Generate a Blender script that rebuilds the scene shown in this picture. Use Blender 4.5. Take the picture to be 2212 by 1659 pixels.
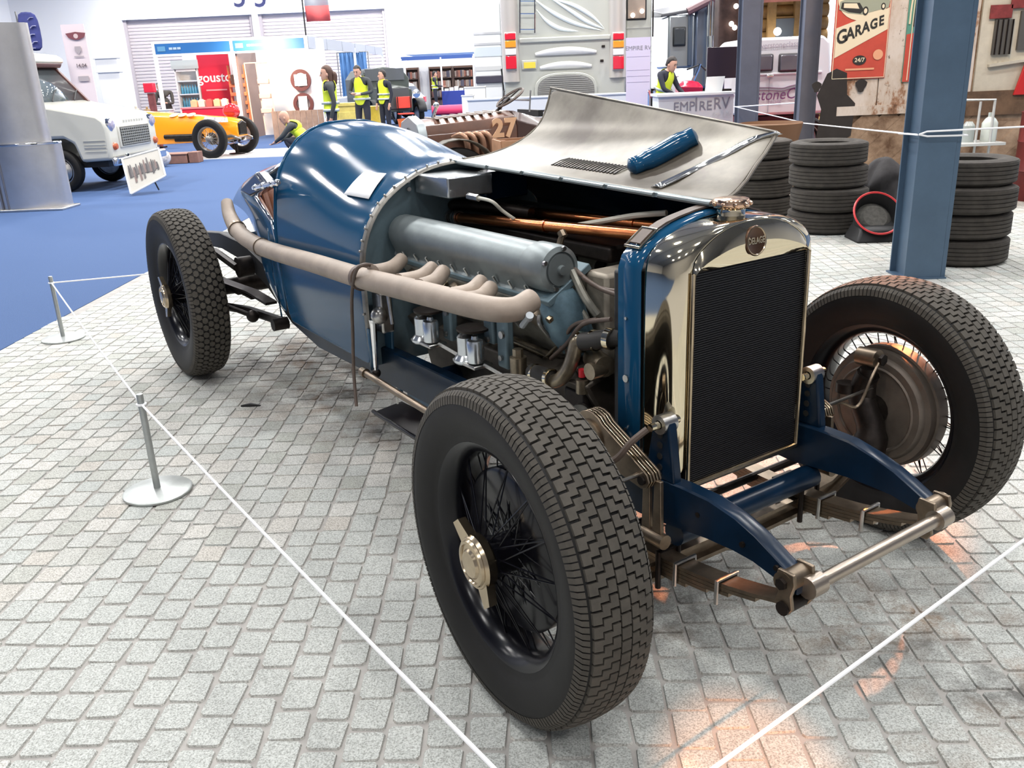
import bpy, bmesh, math, random
from mathutils import Vector, Matrix, noise
from math import pi, sin, cos, radians, sqrt
random.seed(7)
S = bpy.context.scene
COL = S.collection
for o in list(bpy.data.objects): bpy.data.objects.remove(o)

# ------------------------------------------------------------------ camera (hall frame: X right, Y into the hall, Z up)
FPX, IW, IH, CZ = 1901.82, 2212, 1659, 1.45
RW = Matrix(((0.99915439, 0.00571019, -0.04071739), (-0.03651984, -0.33171764, -0.94267158), (-0.01888951, 0.94336142, -0.3312286)))
cam_d = bpy.data.cameras.new('camera'); cam = bpy.data.objects.new('camera', cam_d); COL.objects.link(cam)
cam_d.sensor_width = 36; cam_d.lens = FPX / IW * 36; cam_d.clip_start = .05; cam_d.clip_end = 300
r_, d_, f_ = RW[0], RW[1], RW[2]
cam.matrix_world = Matrix(((r_[0], -d_[0], -f_[0], 0), (r_[1], -d_[1], -f_[1], 0), (r_[2], -d_[2], -f_[2], CZ), (0, 0, 0, 1)))
S.camera = cam

# ------------------------------------------------------------------ light
S.view_settings.view_transform = 'Standard'; S.view_settings.look = 'None'; S.view_settings.gamma = 1
S.view_settings.use_curve_mapping = False; S.view_settings.exposure = -0.55
W = bpy.data.worlds.new('hall_ambient_fill'); S.world = W; W.use_nodes = True
bg = W.node_tree.nodes['Background']; bg.inputs[0].default_value = (.93, .97, 1, 1); bg.inputs[1].default_value = .40  # even background fill standing in for light bounced around the hall
def area(name, loc, target, size, power, col=(1, 1, 1), sy=None, spread=pi):
    l = bpy.data.lights.new(name, 'AREA'); l.energy = power; l.color = col; l.size = size
    if sy: l.shape = 'RECTANGLE'; l.size_y = sy
    else: l.shape = 'DISK'
    l.spread = spread
    o = bpy.data.objects.new(name, l); COL.objects.link(o); o.location = loc
    o.rotation_euler = (Vector(target) - Vector(loc)).to_track_quat('-Z', 'Y').to_euler(); return o
for x in (-22, -13, -6.5, -1.5, 3.5, 9, 18, 28):
    for y in (-6, 0, 6, 12, 19, 27, 36, 46, 55):
        if abs(x) > 12 and y < 10: continue
        area('hall_lamp', (x, y, 9.3), (x, y, 0), .9, 330 if y < 10 else (850 if y < 40 else 2000), (1, .985, .96))
def spot(name, loc, target, power, col, ang, blend=.25, rad=.05):
    l = bpy.data.lights.new(name, 'SPOT'); l.energy = power; l.color = col; l.spot_size = radians(ang); l.spot_blend = blend; l.shadow_soft_size = rad
    o = bpy.data.objects.new(name, l); COL.objects.link(o); o.location = loc
    o.rotation_euler = (Vector(target) - Vector(loc)).to_track_quat('-Z', 'Y').to_euler(); return o
spot('warm_spot_lamp', (4.1, 7.2, 4.2), (.62, 2.62, 0), 6500, (1, .30, .10), 12.5)
spot('added_patch_spot', (.1, -4.2, 4.8), (.445, 1.47, 0), 6500, (1, .40, .17), 3.1)  # unseen spot added behind the camera to throw the orange floor patch
spot('warm_wall_lamp', (3.4, 7.6, 4.0), (4.0, 10.4, 1.6), 420, (1, .62, .35), 90, .8, .15)
spot('stand_lamp', (-7.0, 24.5, 2.6), (-6.9, 27.5, 1.2), 900, (1, .72, .5), 120, .8, .15)

# ------------------------------------------------------------------ helpers
def at(px, py, Y):
    """point of the hall seen at a photo pixel, standing Y metres in front of the photographer"""
    d = RW.transposed() @ Vector(((px - IW / 2) / FPX, (py - IH / 2) / FPX, 1)); return Vector((0, 0, CZ)) + d * (Y / d.y)
def V(*a): return Vector(a)
def crv(pts, n=6):
    P = [Vector(p) for p in pts]; out = []
    for i in range(len(P) - 1):
        p0 = P[max(i - 1, 0)]; p1 = P[i]; p2 = P[i + 1]; p3 = P[min(i + 2, len(P) - 1)]
        for k in range(n):
            t = k / n
            out.append(.5 * ((2 * p1) + (p2 - p0) * t + (2 * p0 - 5 * p1 + 4 * p2 - p3) * t * t + (3 * p1 - p0 - 3 * p2 + p3) * t ** 3))
    out.append(P[-1]); return out
def basis(ax):
    z = Vector(ax).normalized(); u = z.orthogonal().normalized()
    for c in (V(0, 0, 1), V(1, 0, 0)):
        if abs(z.dot(c)) < .9: u = (c - z * z.dot(c)).normalized(); break
    return u, z.cross(u), z
class MB:
    def __init__(s): s.v = []; s.f = []
    def add(s, vs, fs):
        n = len(s.v); s.v += [tuple(v) for v in vs]; s.f += [tuple(i + n for i in f) for f in fs]; return s
    def box(s, c, d, rot=None):
        c = Vector(c); h = Vector(d) / 2
        vs = [V(x * h.x, y * h.y, z * h.z) for x in (-1, 1) for y in (-1, 1) for z in (-1, 1)]
        if rot is not None:
            m = rot if isinstance(rot, Matrix) else Matrix.Rotation(rot, 3, 'Z'); vs = [m @ v for v in vs]
        return s.add([c + v for v in vs], [(0, 1, 3, 2), (4, 6, 7, 5), (0, 4, 5, 1), (2, 3, 7, 6), (0, 2, 6, 4), (1, 5, 7, 3)])
    def hexa(s, p): return s.add(p, [(0, 3, 2, 1), (4, 5, 6, 7), (0, 1, 5, 4), (1, 2, 6, 5), (2, 3, 7, 6), (3, 0, 4, 7)])
    def loft(s, secs, closed=True, cap=True, loop=False):
        n = len(secs[0]); vs = [p for q in secs for p in q]; fs = []
        m = len(secs)
        for i in range(m if loop else m - 1):
            a = i * n; b = ((i + 1) % m) * n
            for j in range(n if closed else n - 1):
                k = (j + 1) % n; fs.append((a + j, a + k, b + k, b + j))
        if cap and closed and not loop:
            fs.append(tuple(range(n))[::-1]); fs.append(tuple((m - 1) * n + j for j in range(n)))
        return s.add(vs, fs)
    def tube(s, pts, r, seg=10, cap=True, loop=False, flat=1.0):
        P = [Vector(p) for p in pts]; n = len(P); R = r if isinstance(r, (list, tuple)) else [r] * n
        u = None; secs = []
        for i in range(n):
            a = P[i - 1] if (i > 0 or loop) else P[i]; b = P[(i + 1) % n] if (i < n - 1 or loop) else P[i]
            t = (b - a).normalized()
            if u is None: u, w, _ = basis(t)
            else: u = (u - t * u.dot(t)).normalized()
            w = t.cross(u)
            secs.append([P[i] + (u * cos(2 * pi * k / seg) * flat + w * sin(2 * pi * k / seg)) * R[i] for k in range(seg)])
        return s.loft(secs, True, cap, loop)
    def cyl(s, a, b, r, r2=None, seg=16): return s.tube([a, b], [r, r if r2 is None else r2], seg)
    def lathe(s, prof, o=(0, 0, 0), ax=(0, 0, 1), seg=32, cap=True, loop=False):
        u, w, z = basis(ax); o = Vector(o)
        secs = [[o + z * h + (u * cos(2 * pi * k / seg) + w * sin(2 * pi * k / seg)) * max(r, 1e-5) for k in range(seg)] for r, h in prof]
        return s.loft(secs, True, cap, loop)
    def prism(s, poly, o, ux, uy, dep):
        o = Vector(o); ux = Vector(ux); uy = Vector(uy); nrm = ux.cross(uy).normalized() * dep
        a = [o + ux * x + uy * y for x, y in poly]; n = len(a)
        return s.add(a + [p + nrm for p in a], [tuple(range(n))[::-1], tuple(range(n, 2 * n))] + [(i, (i + 1) % n, (i + 1) % n + n, i + n) for i in range(n)])
    def ball(s, c, r, seg=14, rings=9):
        r = Vector(r) if not isinstance(r, (int, float)) else V(r, r, r); c = Vector(c)
        secs = [[c + V(r.x * sin(pi * i / rings) * cos(2 * pi * k / seg), r.y * sin(pi * i / rings) * sin(2 * pi * k / seg), r.z * cos(pi * i / rings)) for k in range(seg)] for i in [.08] + list(range(1, rings)) + [rings - .08]]
        return s.loft(secs)
    def mesh(s, name, mat=None, smooth=35):
        me = bpy.data.meshes.new(name); me.from_pydata(s.v, [], s.f); me.update()
        bm = bmesh.new(); bm.from_mesh(me); bmesh.ops.recalc_face_normals(bm, faces=bm.faces); bm.to_mesh(me); bm.free()
        if smooth: me.shade_smooth(); me.set_sharp_from_angle(angle=radians(smooth))
        if mat: me.materials.append(mat)
        return me
    def build(s, name, mat, parent=None, smooth=35, bev=0, sol=0, sub=0):
        return link(name, s.mesh(name, mat, smooth), parent, bev, sol, sub)
def link(name, me, parent=None, bev=0, sol=0, sub=0):
    o = bpy.data.objects.new(name, me); COL.objects.link(o)
    if parent: o.parent = parent
    if sol: m = o.modifiers.new('thickness', 'SOLIDIFY'); m.thickness = sol; m.offset = 0
    if sub: m = o.modifiers.new('round', 'SUBSURF'); m.levels = sub; m.render_levels = sub
    if bev: m = o.modifiers.new('edge', 'BEVEL'); m.width = bev; m.segments = 2; m.limit_method = 'ANGLE'; m.angle_limit = radians(40)
    return o
def empty(name, loc=(0, 0, 0), rz=0):
    o = bpy.data.objects.new(name, None); COL.objects.link(o); o.location = loc; o.rotation_euler = (0, 0, rz); o.empty_display_size = .2; return o
def tag(o, label=None, cat=None, group=None, kind=None):
    if label: o['label'] = label
    if cat: o['category'] = cat
    if group: o['group'] = group
    if kind: o['kind'] = kind
    return o
def thing(name, label, cat, loc=(0, 0, 0), rz=0, group=None): return tag(empty(name, loc, rz), label, cat, group)
KIDS = {}
def copy_tree(o, parent=None):
    c = o.copy(); COL.objects.link(c)
    if parent: c.parent = parent
    for ch in [x for x in bpy.data.objects if x.parent == o]: copy_tree(ch, c)
    return c
def text(name, body, size, mat, parent, o, ux, uy, ext=.002, bold=0, align='CENTER', sx=1.0, shear=0):
    cu = bpy.data.curves.new(name, 'FONT'); cu.body = body; cu.size = size; cu.extrude = ext; cu.offset = bold; cu.align_x = align; cu.align_y = 'CENTER'; cu.resolution_u = 3; cu.shear = shear
    t = bpy.data.objects.new(name, cu); COL.objects.link(t)
    bpy.context.view_layer.update()
    me = bpy.data.meshes.new_from_object(t.evaluated_get(bpy.context.evaluated_depsgraph_get()))
    bpy.data.objects.remove(t)
    ux = Vector(ux).normalized(); uy = Vector(uy).normalized(); n = ux.cross(uy); o = Vector(o)
    for v in me.vertices: v.co = o + ux * v.co.x * sx + uy * v.co.y + n * v.co.z
    me.materials.clear(); me.materials.append(mat); return link(name, me, parent)

# ------------------------------------------------------------------ materials
MATS = {}
def M(name, col, rough=.5, metal=0, coat=0, var=0, vs=8, bump=0, bs=60, emit=0, col2=None, spec=None, aniso=0):
    if name in MATS: return MATS[name]
    m = bpy.data.materials.new(name); m.use_nodes = True; nt = m.node_tree; b = nt.nodes['Principled BSDF']; MATS[name] = m
    b.inputs['Base Color'].default_value = (*col, 1); b.inputs['Roughness'].default_value = rough; b.inputs['Metallic'].default_value = metal
    b.inputs['Coat Weight'].default_value = coat; b.inputs['Coat Roughness'].default_value = .03
    if spec is not None: b.inputs['Specular IOR Level'].default_value = spec
    if emit: b.inputs['Emission Color'].default_value = (*col, 1); b.inputs['Emission Strength'].default_value = emit
    if var or bump:
        tc = nt.nodes.new('ShaderNodeTexCoord')
    if var:
        n = nt.nodes.new('ShaderNodeTexNoise'); n.inputs['Scale'].default_value = vs; n.inputs['Detail'].default_value = 6; n.inputs['Roughness'].default_value = .65
        nt.links.new(tc.outputs['Object'], n.inputs['Vector'])
        rp = nt.nodes.new('ShaderNodeValToRGB'); rp.color_ramp.elements[0].position = .32; rp.color_ramp.elements[1].position = .68
        c2 = col2 or tuple(max(0, c * (1 - var)) for c in col)
        rp.color_ramp.elements[0].color = (*c2, 1); rp.color_ramp.elements[1].color = (*(min(1, c * (1 + var * .35)) for c in col), 1)
        nt.links.new(n.outputs['Fac'], rp.inputs['Fac']); nt.links.new(rp.outputs['Color'], b.inputs['Base Color'])
    if bump:
        n2 = nt.nodes.new('ShaderNodeTexNoise'); n2.inputs['Scale'].default_value = bs; n2.inputs['Detail'].default_value = 4
        nt.links.new(tc.outputs['Object'], n2.inputs['Vector'])
        bp = nt.nodes.new('ShaderNodeBump'); bp.inputs['Strength'].default_value = bump; bp.inputs['Distance'].default_value = .01
        nt.links.new(n2.outputs['Fac'], bp.inputs['Height']); nt.links.new(bp.outputs['Normal'], b.inputs['Normal'])
    return m
blue = M('racing_blue_paint', (.007, .060, .135), .12, 0, 0, spec=.28)
dblue = M('chassis_blue_paint', (.0028, .0145, .036), .28, 0, 0, var=.35, vs=9, spec=.3)
blueA = M('faded_blue_paint', (.02, .085, .16), .38, 0, 0, var=.3, vs=5)
nickel = M('nickel_silver', (.75, .66, .48), .07, 1)
gold = M('worn_brass', (.52, .42, .29), .22, 1, var=.25, vs=14)
chrome = M('chrome', (.85, .86, .88), .06, 1)
steel = M('machined_steel', (.50, .49, .47), .3, 1, var=.3, vs=20)
dsteel = M('oily_dark_steel', (.035, .028, .025), .45, .8, var=.5, vs=18)
bsteel = M('bronzed_steel', (.26, .205, .15), .36, .9, var=.35, vs=16)
alu = M('dull_cast_aluminium', (.22, .25, .255), .42, .6, var=.22, vs=7, bump=.06, bs=40)
alub = M('grey_painted_casting', (.13, .19, .22), .5, .3, var=.25, vs=6)
block = M('stained_crankcase_metal', (.36, .32, .26), .55, .5, var=.4, vs=7)
exh = M('heat_tanned_exhaust', (.36, .29, .235), .55, .1, var=.22, vs=6, col2=(.26, .21, .17), bump=.05, bs=90)
copper = M('polished_copper', (.62, .21, .075), .22, 1, var=.2, vs=10)
rubber = M('black_tyre_rubber', (.0095, .0088, .0085), .6, var=.25, vs=20, spec=.3)
tread = M('worn_tread_rubber', (.066, .058, .047), .85, var=.3, vs=26)
enamel = M('black_enamel', (.004, .004, .006), .22, spec=.3)
black = M('matt_black', (.012, .012, .013), .6)
core = M('radiator_black', (.012, .012, .014), .45, .3)
leather = M('brown_leather', (.22, .075, .035), .42, var=.4, vs=9, bump=.1, bs=120)
strapm = M('dark_leather', (.10, .07, .055), .55, var=.3, vs=20)
white = M('white_paint', (.78, .78, .77), .45)
red = M('red_plastic', (.55, .02, .03), .35)
# ------------------------------------------------------------------ floor, carpet, cobbles
def floor_mat():
    m = bpy.data.materials.new('granite_cobble'); m.use_nodes = True; nt = m.node_tree; b = nt.nodes['Principled BSDF']
    N = nt.nodes.new; L = nt.links.new
    g = N('ShaderNodeNewGeometry')
    def noise(sc, det=4, rough=.6):
        n = N('ShaderNodeTexNoise'); n.inputs['Scale'].default_value = sc; n.inputs['Detail'].default_value = det; n.inputs['Roughness'].default_value = rough
        L(g.outputs['Position'], n.inputs['Vector']); return n
    def ramp(src, e):
        r = N('ShaderNodeValToRGB'); r.color_ramp.elements[0].position = e[0][0]; r.color_ramp.elements[1].position = e[-1][0]
        r.color_ramp.elements[0].color = (*e[0][1], 1); r.color_ramp.elements[1].color = (*e[-1][1], 1)
        for p, c in e[1:-1]: k = r.color_ramp.elements.new(p); k.color = (*c, 1)
        L(src, r.inputs['Fac']); return r
    def mix(a, c, fac, mode='MIX'):
        x = N('ShaderNodeMix'); x.data_type = 'RGBA'; x.blend_type = mode
        L(a, x.inputs[6]); L(c, x.inputs[7])
        if isinstance(fac, float): x.inputs[0].default_value = fac
        else: L(fac, x.inputs[0])
        return x.outputs[2]
    isl = ramp(g.outputs['Random Per Island'], [(0, (.40, .41, .375)), (.35, (.49, .485, .46)), (.6, (.43, .45, .43)), (.85, (.53, .52, .49)), (1, (.455, .43, .39))])
    sp = ramp(noise(230, 2, .7).outputs['Fac'], [(.33, (.52, .52, .5)), (.5, (.9, .9, .9)), (.68, (1.2, 1.2, 1.2))])
    c = mix(isl.outputs[0], sp.outputs[0], 1.0, 'MULTIPLY')
    # oil and rust stains from leaks, widened under the car as painted shade
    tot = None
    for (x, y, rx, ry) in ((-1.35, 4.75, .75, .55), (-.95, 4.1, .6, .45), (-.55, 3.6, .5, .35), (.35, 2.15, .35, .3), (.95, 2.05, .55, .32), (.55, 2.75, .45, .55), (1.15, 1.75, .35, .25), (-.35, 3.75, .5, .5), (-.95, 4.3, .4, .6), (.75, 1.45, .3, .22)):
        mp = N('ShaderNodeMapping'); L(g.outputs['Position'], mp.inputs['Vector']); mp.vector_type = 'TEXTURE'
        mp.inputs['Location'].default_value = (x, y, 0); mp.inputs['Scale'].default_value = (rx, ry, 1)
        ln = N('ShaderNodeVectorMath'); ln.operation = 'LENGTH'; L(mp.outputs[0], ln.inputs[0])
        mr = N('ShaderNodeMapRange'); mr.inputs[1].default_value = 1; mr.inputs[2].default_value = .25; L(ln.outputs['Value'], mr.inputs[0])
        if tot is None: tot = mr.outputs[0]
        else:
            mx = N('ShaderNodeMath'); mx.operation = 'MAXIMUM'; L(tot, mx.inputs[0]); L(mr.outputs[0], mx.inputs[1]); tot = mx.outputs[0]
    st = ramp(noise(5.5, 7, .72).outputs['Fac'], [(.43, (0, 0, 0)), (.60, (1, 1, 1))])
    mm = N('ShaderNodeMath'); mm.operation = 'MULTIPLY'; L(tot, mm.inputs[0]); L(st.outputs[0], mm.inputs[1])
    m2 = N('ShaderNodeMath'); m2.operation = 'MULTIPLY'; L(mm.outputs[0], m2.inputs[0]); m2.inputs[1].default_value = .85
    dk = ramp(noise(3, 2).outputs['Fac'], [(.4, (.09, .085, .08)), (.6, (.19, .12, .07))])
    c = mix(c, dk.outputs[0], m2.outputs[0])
    L(c, b.inputs['Base Color']); b.inputs['Roughness'].default_value = .85; b.inputs['Specular IOR Level'].default_value = .25
    bp = N('ShaderNodeBump'); bp.inputs['Strength'].default_value = .25; bp.inputs['Distance'].default_value = .004
    L(noise(160, 3).outputs['Fac'], bp.inputs['Height']); L(bp.outputs[0], b.inputs['Normal'])
    return m
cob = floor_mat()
joint = M('sandy_joint', (.36, .345, .325), .9, var=.25, vs=12)
carp = M('blue_carpet', (.040, .088, .215), .95, var=.3, vs=160, bump=.3, bs=220)
floor = MB().box((0, 28, -.09), (70, 84, .1)).build('floor', M('hall_concrete', (.35, .35, .36), .8)); tag(floor, kind='structure')
PX0, PX1, PY0, PY1 = -3.2, 6.4, -.6, 11.2
cm = MB().box((-17.6, 28, -.02), (28.8, 84, .04)).box((15, 43, -.02), (36.4, 63.6, .04)).box((20.7, 5.3, -.02), (28.6, 11.8, .04)).build('carpet', carp, floor)
MB().box(((PX0 + PX1) / 2, (PY0 + PY1) / 2, -.022), (PX1 - PX0, PY1 - PY0, .036)).build('paving_bed', joint, floor)
rc = random.Random(3)
def cobble_pts(w, l, q):
    """outline of one stone with knocked-off corners; low domed top"""
    hx, hy = w / 2, l / 2; j = lambda a: q.uniform(-a, a)
    c = [(-hx + j(.004), -hy + j(.005)), (hx + j(.004), -hy + j(.005)), (hx + j(.004), hy + j(.005)), (-hx + j(.004), hy + j(.005))]
    out = []
    for i in range(4):
        p = c[i]; a = c[i - 1]; b = c[(i + 1) % 4]; k = q.uniform(.05, .11)
        out.append((p[0] + (a[0] - p[0]) * k, p[1] + (a[1] - p[1]) * k)); out.append((p[0] + (b[0] - p[0]) * k, p[1] + (b[1] - p[1]) * k))
    return out
def cobble_geo(pts, ox, oy, mb):
    top = [(x * .95 + ox, y * .95 + oy, .0015) for x, y in pts]; low = [(x + ox, y + oy, -.005) for x, y in pts]
    mb.add(low + top, [(i, (i + 1) % 8, (i + 1) % 8 + 8, i + 8) for i in range(8)] + [tuple(range(8, 16))])
PW, PL = .0945, .108
spots_ = []
for i in range(int((PX1 - PX0) / PW)):
    off = rc.uniform(0, PL)
    y = PY0 + off
    while y < PY1 - PL * .6:
        l = PL * rc.uniform(.86, 1.16)
        x = PX0 + (i + .5) * PW + .010 * sin(y * 1.7 + i * .12) + rc.uniform(-.002, .002)
        if PX0 + PW * .45 < x < PX1 - PW * .5: spots_.append((x, y + l / 2, l))
        y += l
def seen(x, y):
    d = RW @ Vector((x, y, -CZ))
    return d.z > .3 and -40 < IW / 2 + FPX * d.x / d.z < IW + 40 and -20 < IH / 2 + FPX * d.y / d.z < IH + 40
near = sorted([s for s in spots_ if seen(s[0], s[1])], key=lambda s: s[0] ** 2 + s[1] ** 2)
single = set(near[:300])
vari = []
for k in range(14):
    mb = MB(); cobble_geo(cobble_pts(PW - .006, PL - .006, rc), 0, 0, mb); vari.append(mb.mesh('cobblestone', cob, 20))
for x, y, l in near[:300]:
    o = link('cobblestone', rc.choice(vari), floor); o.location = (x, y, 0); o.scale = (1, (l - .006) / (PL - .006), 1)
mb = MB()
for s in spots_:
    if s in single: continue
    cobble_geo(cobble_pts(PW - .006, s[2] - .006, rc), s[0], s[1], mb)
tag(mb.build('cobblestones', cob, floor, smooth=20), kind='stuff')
# ------------------------------------------------------------------ the blue racing car (its own frame: x forward, y to its left)
CAR = thing('vintage_racing_car', 'dark blue vintage open racing car with its bonnet open and engine bare', 'car', (.55162, 2.22286, 0), radians(-55))
def part(mb, name, mat, parent=CAR, **k): return mb.build(name, mat, parent, **k)
def car_at(px, py, ax, v):
    R3 = Matrix.Rotation(radians(55), 3, 'Z'); d = RW.transposed() @ Vector(((px - IW / 2) / FPX, (py - IH / 2) / FPX, 1))
    o = R3 @ (Vector((0, 0, CZ)) - Vector((.55162, 2.22286, 0))); d = R3 @ d; return o + d * ((v - o[ax]) / d[ax])
# --- wheels
def tyre_mb(R):
    k = R - .41
    half = [(.050, .258), (.062, .262), (.070, .272), (.071, .284), (.076, .290), (.0865, .318), (.0925, .342), (.0925, .360), (.0895, .374), (.0885, .3765), (.0845, .385), (.079, .3895), (.06, .3955), (.03, .4005), (0, .4015)]
    half = [(y, r + k * min(1, max(0, (r - .27) / .1))) for y, r in half]
    prof = [(r, y) for y, r in half] + [(r, -y) for y, r in half[::-1][1:]] + [(.250, -.03), (.250, .03)]
    return MB().lathe(prof, (0, 0, 0), (0, 1, 0), 72, cap=False, loop=True)
def tread_mb(R, N=84, style=0):
    mb = MB(); pit = 2 * pi / N
    def rad(y): return R - .0065 - 1.65 * y * y * (1 + (abs(y) / .08) ** 6 * .35)
    def blk(outline, thick=.0055):
        t = [V((rad(y) + thick) * sin(a), y, (rad(y) + thick) * cos(a)) for a, y in outline]; b = [V((rad(y) - .004) * sin(a), y, (rad(y) - .004) * cos(a)) for a, y in outline]
        n = len(t); mb.add(b + t, [tuple(range(n, 2 * n))] + [(i, (i + 1) % n, (i + 1) % n + n, i + n) for i in range(n)])
    g = .0062 / R / 2; gy = .0012
    if style == 0:
        rows = ((-.073, -.0135, 1, 0), (-.0125, .0125, 0, .1), (.0135, .073, -1, .2))
        for y0, y1, sg, ph in rows:
            h = pit * .44 * sg; l = pit / 2 - g; n3 = 3 if sg else 1
            yb = [y0 + gy + (y1 - y0 - 2 * gy) * k / n3 for k in range(n3 + 1)]
            for i in range(N):
                a = (i + ph) * pit; up_, lo_ = [], []
                for k in range(n3):
                    o = (k - (n3 - 1) / 2) * h
                    e0 = .0017 * sg * (k > 0); e1 = .0017 * sg * (k < n3 - 1)
                    up_ += [(a + l + o, yb[k] + e0), (a + l + o, yb[k + 1] + e1)]; lo_ += [(a - l + o, yb[k] - e0), (a - l + o, yb[k + 1] - e1)]
                blk(lo_[::-1] + up_)
    else:
        for r in range(6):
            y0 = -.078 + r * .0262; y1 = y0 + .0242; ym = (y0 + y1) / 2
            for i in range(N):
                a = (i + (r % 2) * .5) * pit; l = pit / 2 - g; q = l * .55
                blk([(a - q, y0), (a + q, y0), (a + l, ym), (a + q, y1), (a - q, y1), (a - l, ym)], .004)
    for s in (-1, 1):     # fine shoulder ribs
        for i in range(N * 2):
            a = i * pit / 2; da = pit * .20; vs = []
            for k in (-1, 1):
                for y, r, up in ((.0755, .3905, .0025), (.0865, .3805, .0022), (.0925, .363, .0006)): vs.append(V((r + R - .41 + up) * sin(a + k * da), s * (y + up), (r + R - .41 + up) * cos(a + k * da)))
            mb.add(vs, [(0, 1, 4, 3), (1, 2, 5, 4)])
    return mb
def rim_mb():
    p = [(.262, -.066), (.271, -.070), (.274, -.066), (.268, -.060), (.256, -.058), (.252, -.046), (.242, -.030), (.242, .020), (.252, .046), (.256, .058), (.268, .060), (.274, .066), (.271, .070), (.262, .066), (.246, .052), (.236, .022), (.236, -.030), (.245, -.046)]
    return MB().lathe(p, (0, 0, 0), (0, 1, 0), 64, cap=False, loop=True)
def hub_mb():   # outer side is +y
    return MB().lathe([(.0, -.05), (.075, -.05), (.078, -.04), (.066, -.03), (.05, -.015), (.046, .05), (.052, .072), (.056, .085), (.05, .092), (0, .092)], (0, 0, 0), (0, 1, 0), 28, cap=False)
def cap_mb():
    mb = MB().lathe([(0, .088), (.060, .088), (.066, .094), (.066, .112), (.060, .120), (.056, .120), (.053, .126), (.047, .127), (.045, .123), (.036, .124), (.031, .130), (0, .131)], (0, 0, 0), (0, 1, 0), 36, cap=False)
    return mb
def ear_mb(s):
    return MB().hexa([(-.026, .094, .050 * s), (.026, .094, .050 * s), (.026, .116, .050 * s), (-.026, .116, .050 * s), (-.016, .104, .104 * s), (.016, .104, .104 * s), (.016, .124, .104 * s), (-.016, .124, .104 * s)])
def spoke_mesh(row):
    a, b = ((.048, .082), (.238, .026)) if row == 0 else ((.052, .028), (.236, .004))
    t = .34 if row == 0 else .5
    m = []
    for s in (1, -1):
        m.append(MB().cyl((0, a[1], a[0]), (sin(s * t) * b[0], b[1], cos(t) * b[0]), .0019, seg=6).mesh('spoke', enamel))
    return m
TY = {}
SPK = [spoke_mesh(0), spoke_mesh(1)]
rimM, hubM, capM, earM = rim_mb().mesh('rim', enamel), hub_mb().mesh('hub', enamel), cap_mb().mesh('hub_cap', gold), [ear_mb(1).mesh('cap_ear', gold), ear_mb(-1).mesh('cap_ear', gold)]
def wheel(x, y, R, side, steer=0, style=0, ear=0, n=14):
    key = (R, style)
    if key not in TY: TY[key] = (tyre_mb(R).mesh('tyre', rubber, 50), tread_mb(R, 84 if style == 0 else 70, style).mesh('tread', tread, 30))
    w = link('wheel', TY[key][0], CAR); w.location = (x, y, R); w.rotation_euler = (0, 0, steer + (pi if side < 0 else 0))
    t = link('tread', TY[key][1], w)
    link('rim', rimM, w); link('hub', hubM, w)
    c = link('hub_cap', capM, w)
    for e in earM:
        k = link('cap_ear', e, w); k.rotation_euler = (0, ear, 0)
    for row in (0, 1):
        for i in range(n):
            for q in (0, 1):
                s = link('spoke', SPK[row][q], w); s.rotation_euler = (0, 2 * pi * (i + .5 * q + .25 * row) / n, 0)
    return w
RF, RR = .41, .439
wfr = wheel(0, -.7221, RF, -1, radians(-3.3), 0, radians(38))
wrr = wheel(-3.2057, -.5953, RR, -1, 0, 1, radians(10))
wfl = wheel(0, .7221, RF, 1, radians(-3.3), 0, radians(-35))
wrl = wheel(-3.2057, .5953, RR, 1, 0, 1, radians(50))
drumM = M('brown_drum_steel', (.17, .14, .115), .5, .5, var=.35, vs=9)
for s, w in ((-1, wfr), (1, wfl)):
    mb = MB().lathe([(0, -.055), (.160, -.055), (.166, -.050), (.170, -.040), (.186, -.036), (.189, -.030), (.189, -.012), (.196, -.010), (.198, .030), (.188, .036), (0, .030)], (0, 0, 0), (0, 1, 0), 48, cap=False)
    mb.v = [(x, y - .015, z) for x, y, z in mb.v]
    d = mb.build('brake_drum', drumM if s > 0 else enamel, w)
    MB().lathe([(.13, -.071), (.135, -.075), (.14, -.071)], (0, 0, 0), (0, 1, 0), 48, cap=False).build('backplate_rib', drumM, w)
for s, w in ((-1, wrr), (1, wrl)):
    MB().lathe([(0, -.09), (.19, -.09), (.20, -.08), (.20, -.02), (0, -.02)], (0, 0, 0), (0, 1, 0), 40, cap=False).build('brake_drum', dsteel, w)
# --- chassis rails with curved front horns
def rail(s):
    st = [(.455, .372, .030), (.42, .388, .038), (.38, .408, .05), (.33, .432, .064), (.27, .452, .082), (.19, .468, .100), (.10, .470, .112), (0, .466, .118), (-.3, .478, .125), (-.9, .500, .13), (-1.5, .505, .13), (-2.0, .50, .13), (-2.3, .54, .12), (-2.6, .67, .10), (-2.9, .735, .09), (-3.3, .74, .08), (-3.7, .70, .07)]
    ys = [.268, .268, .268, .268, .268, .272, .276, .28, .30, .33, .345, .35, .35, .345, .34, .33, .32]
    secs = []
    for (x, z, h), y in zip(st, ys):
        b = .024; e = .006; secs.append([V(x, s * (y + dy), z + dz) for dy, dz in ((-b, 0), (-b + e, e * .6), (b - e, e * .6), (b, 0), (b, -h), (b - e, -h - .003), (-b + e, -h - .003), (-b, -h))])
    r0 = part(MB().loft(secs[:13]), 'chassis_rail', dblue, smooth=30)
    MB().loft([[V(p.x, p.y, p.z - .03 * min(1, (-2.3 - p.x) * 3)) for p in q] for q in secs[12:]]).build('rail_kick_up', black, r0, smooth=30)
    return r0
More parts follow.
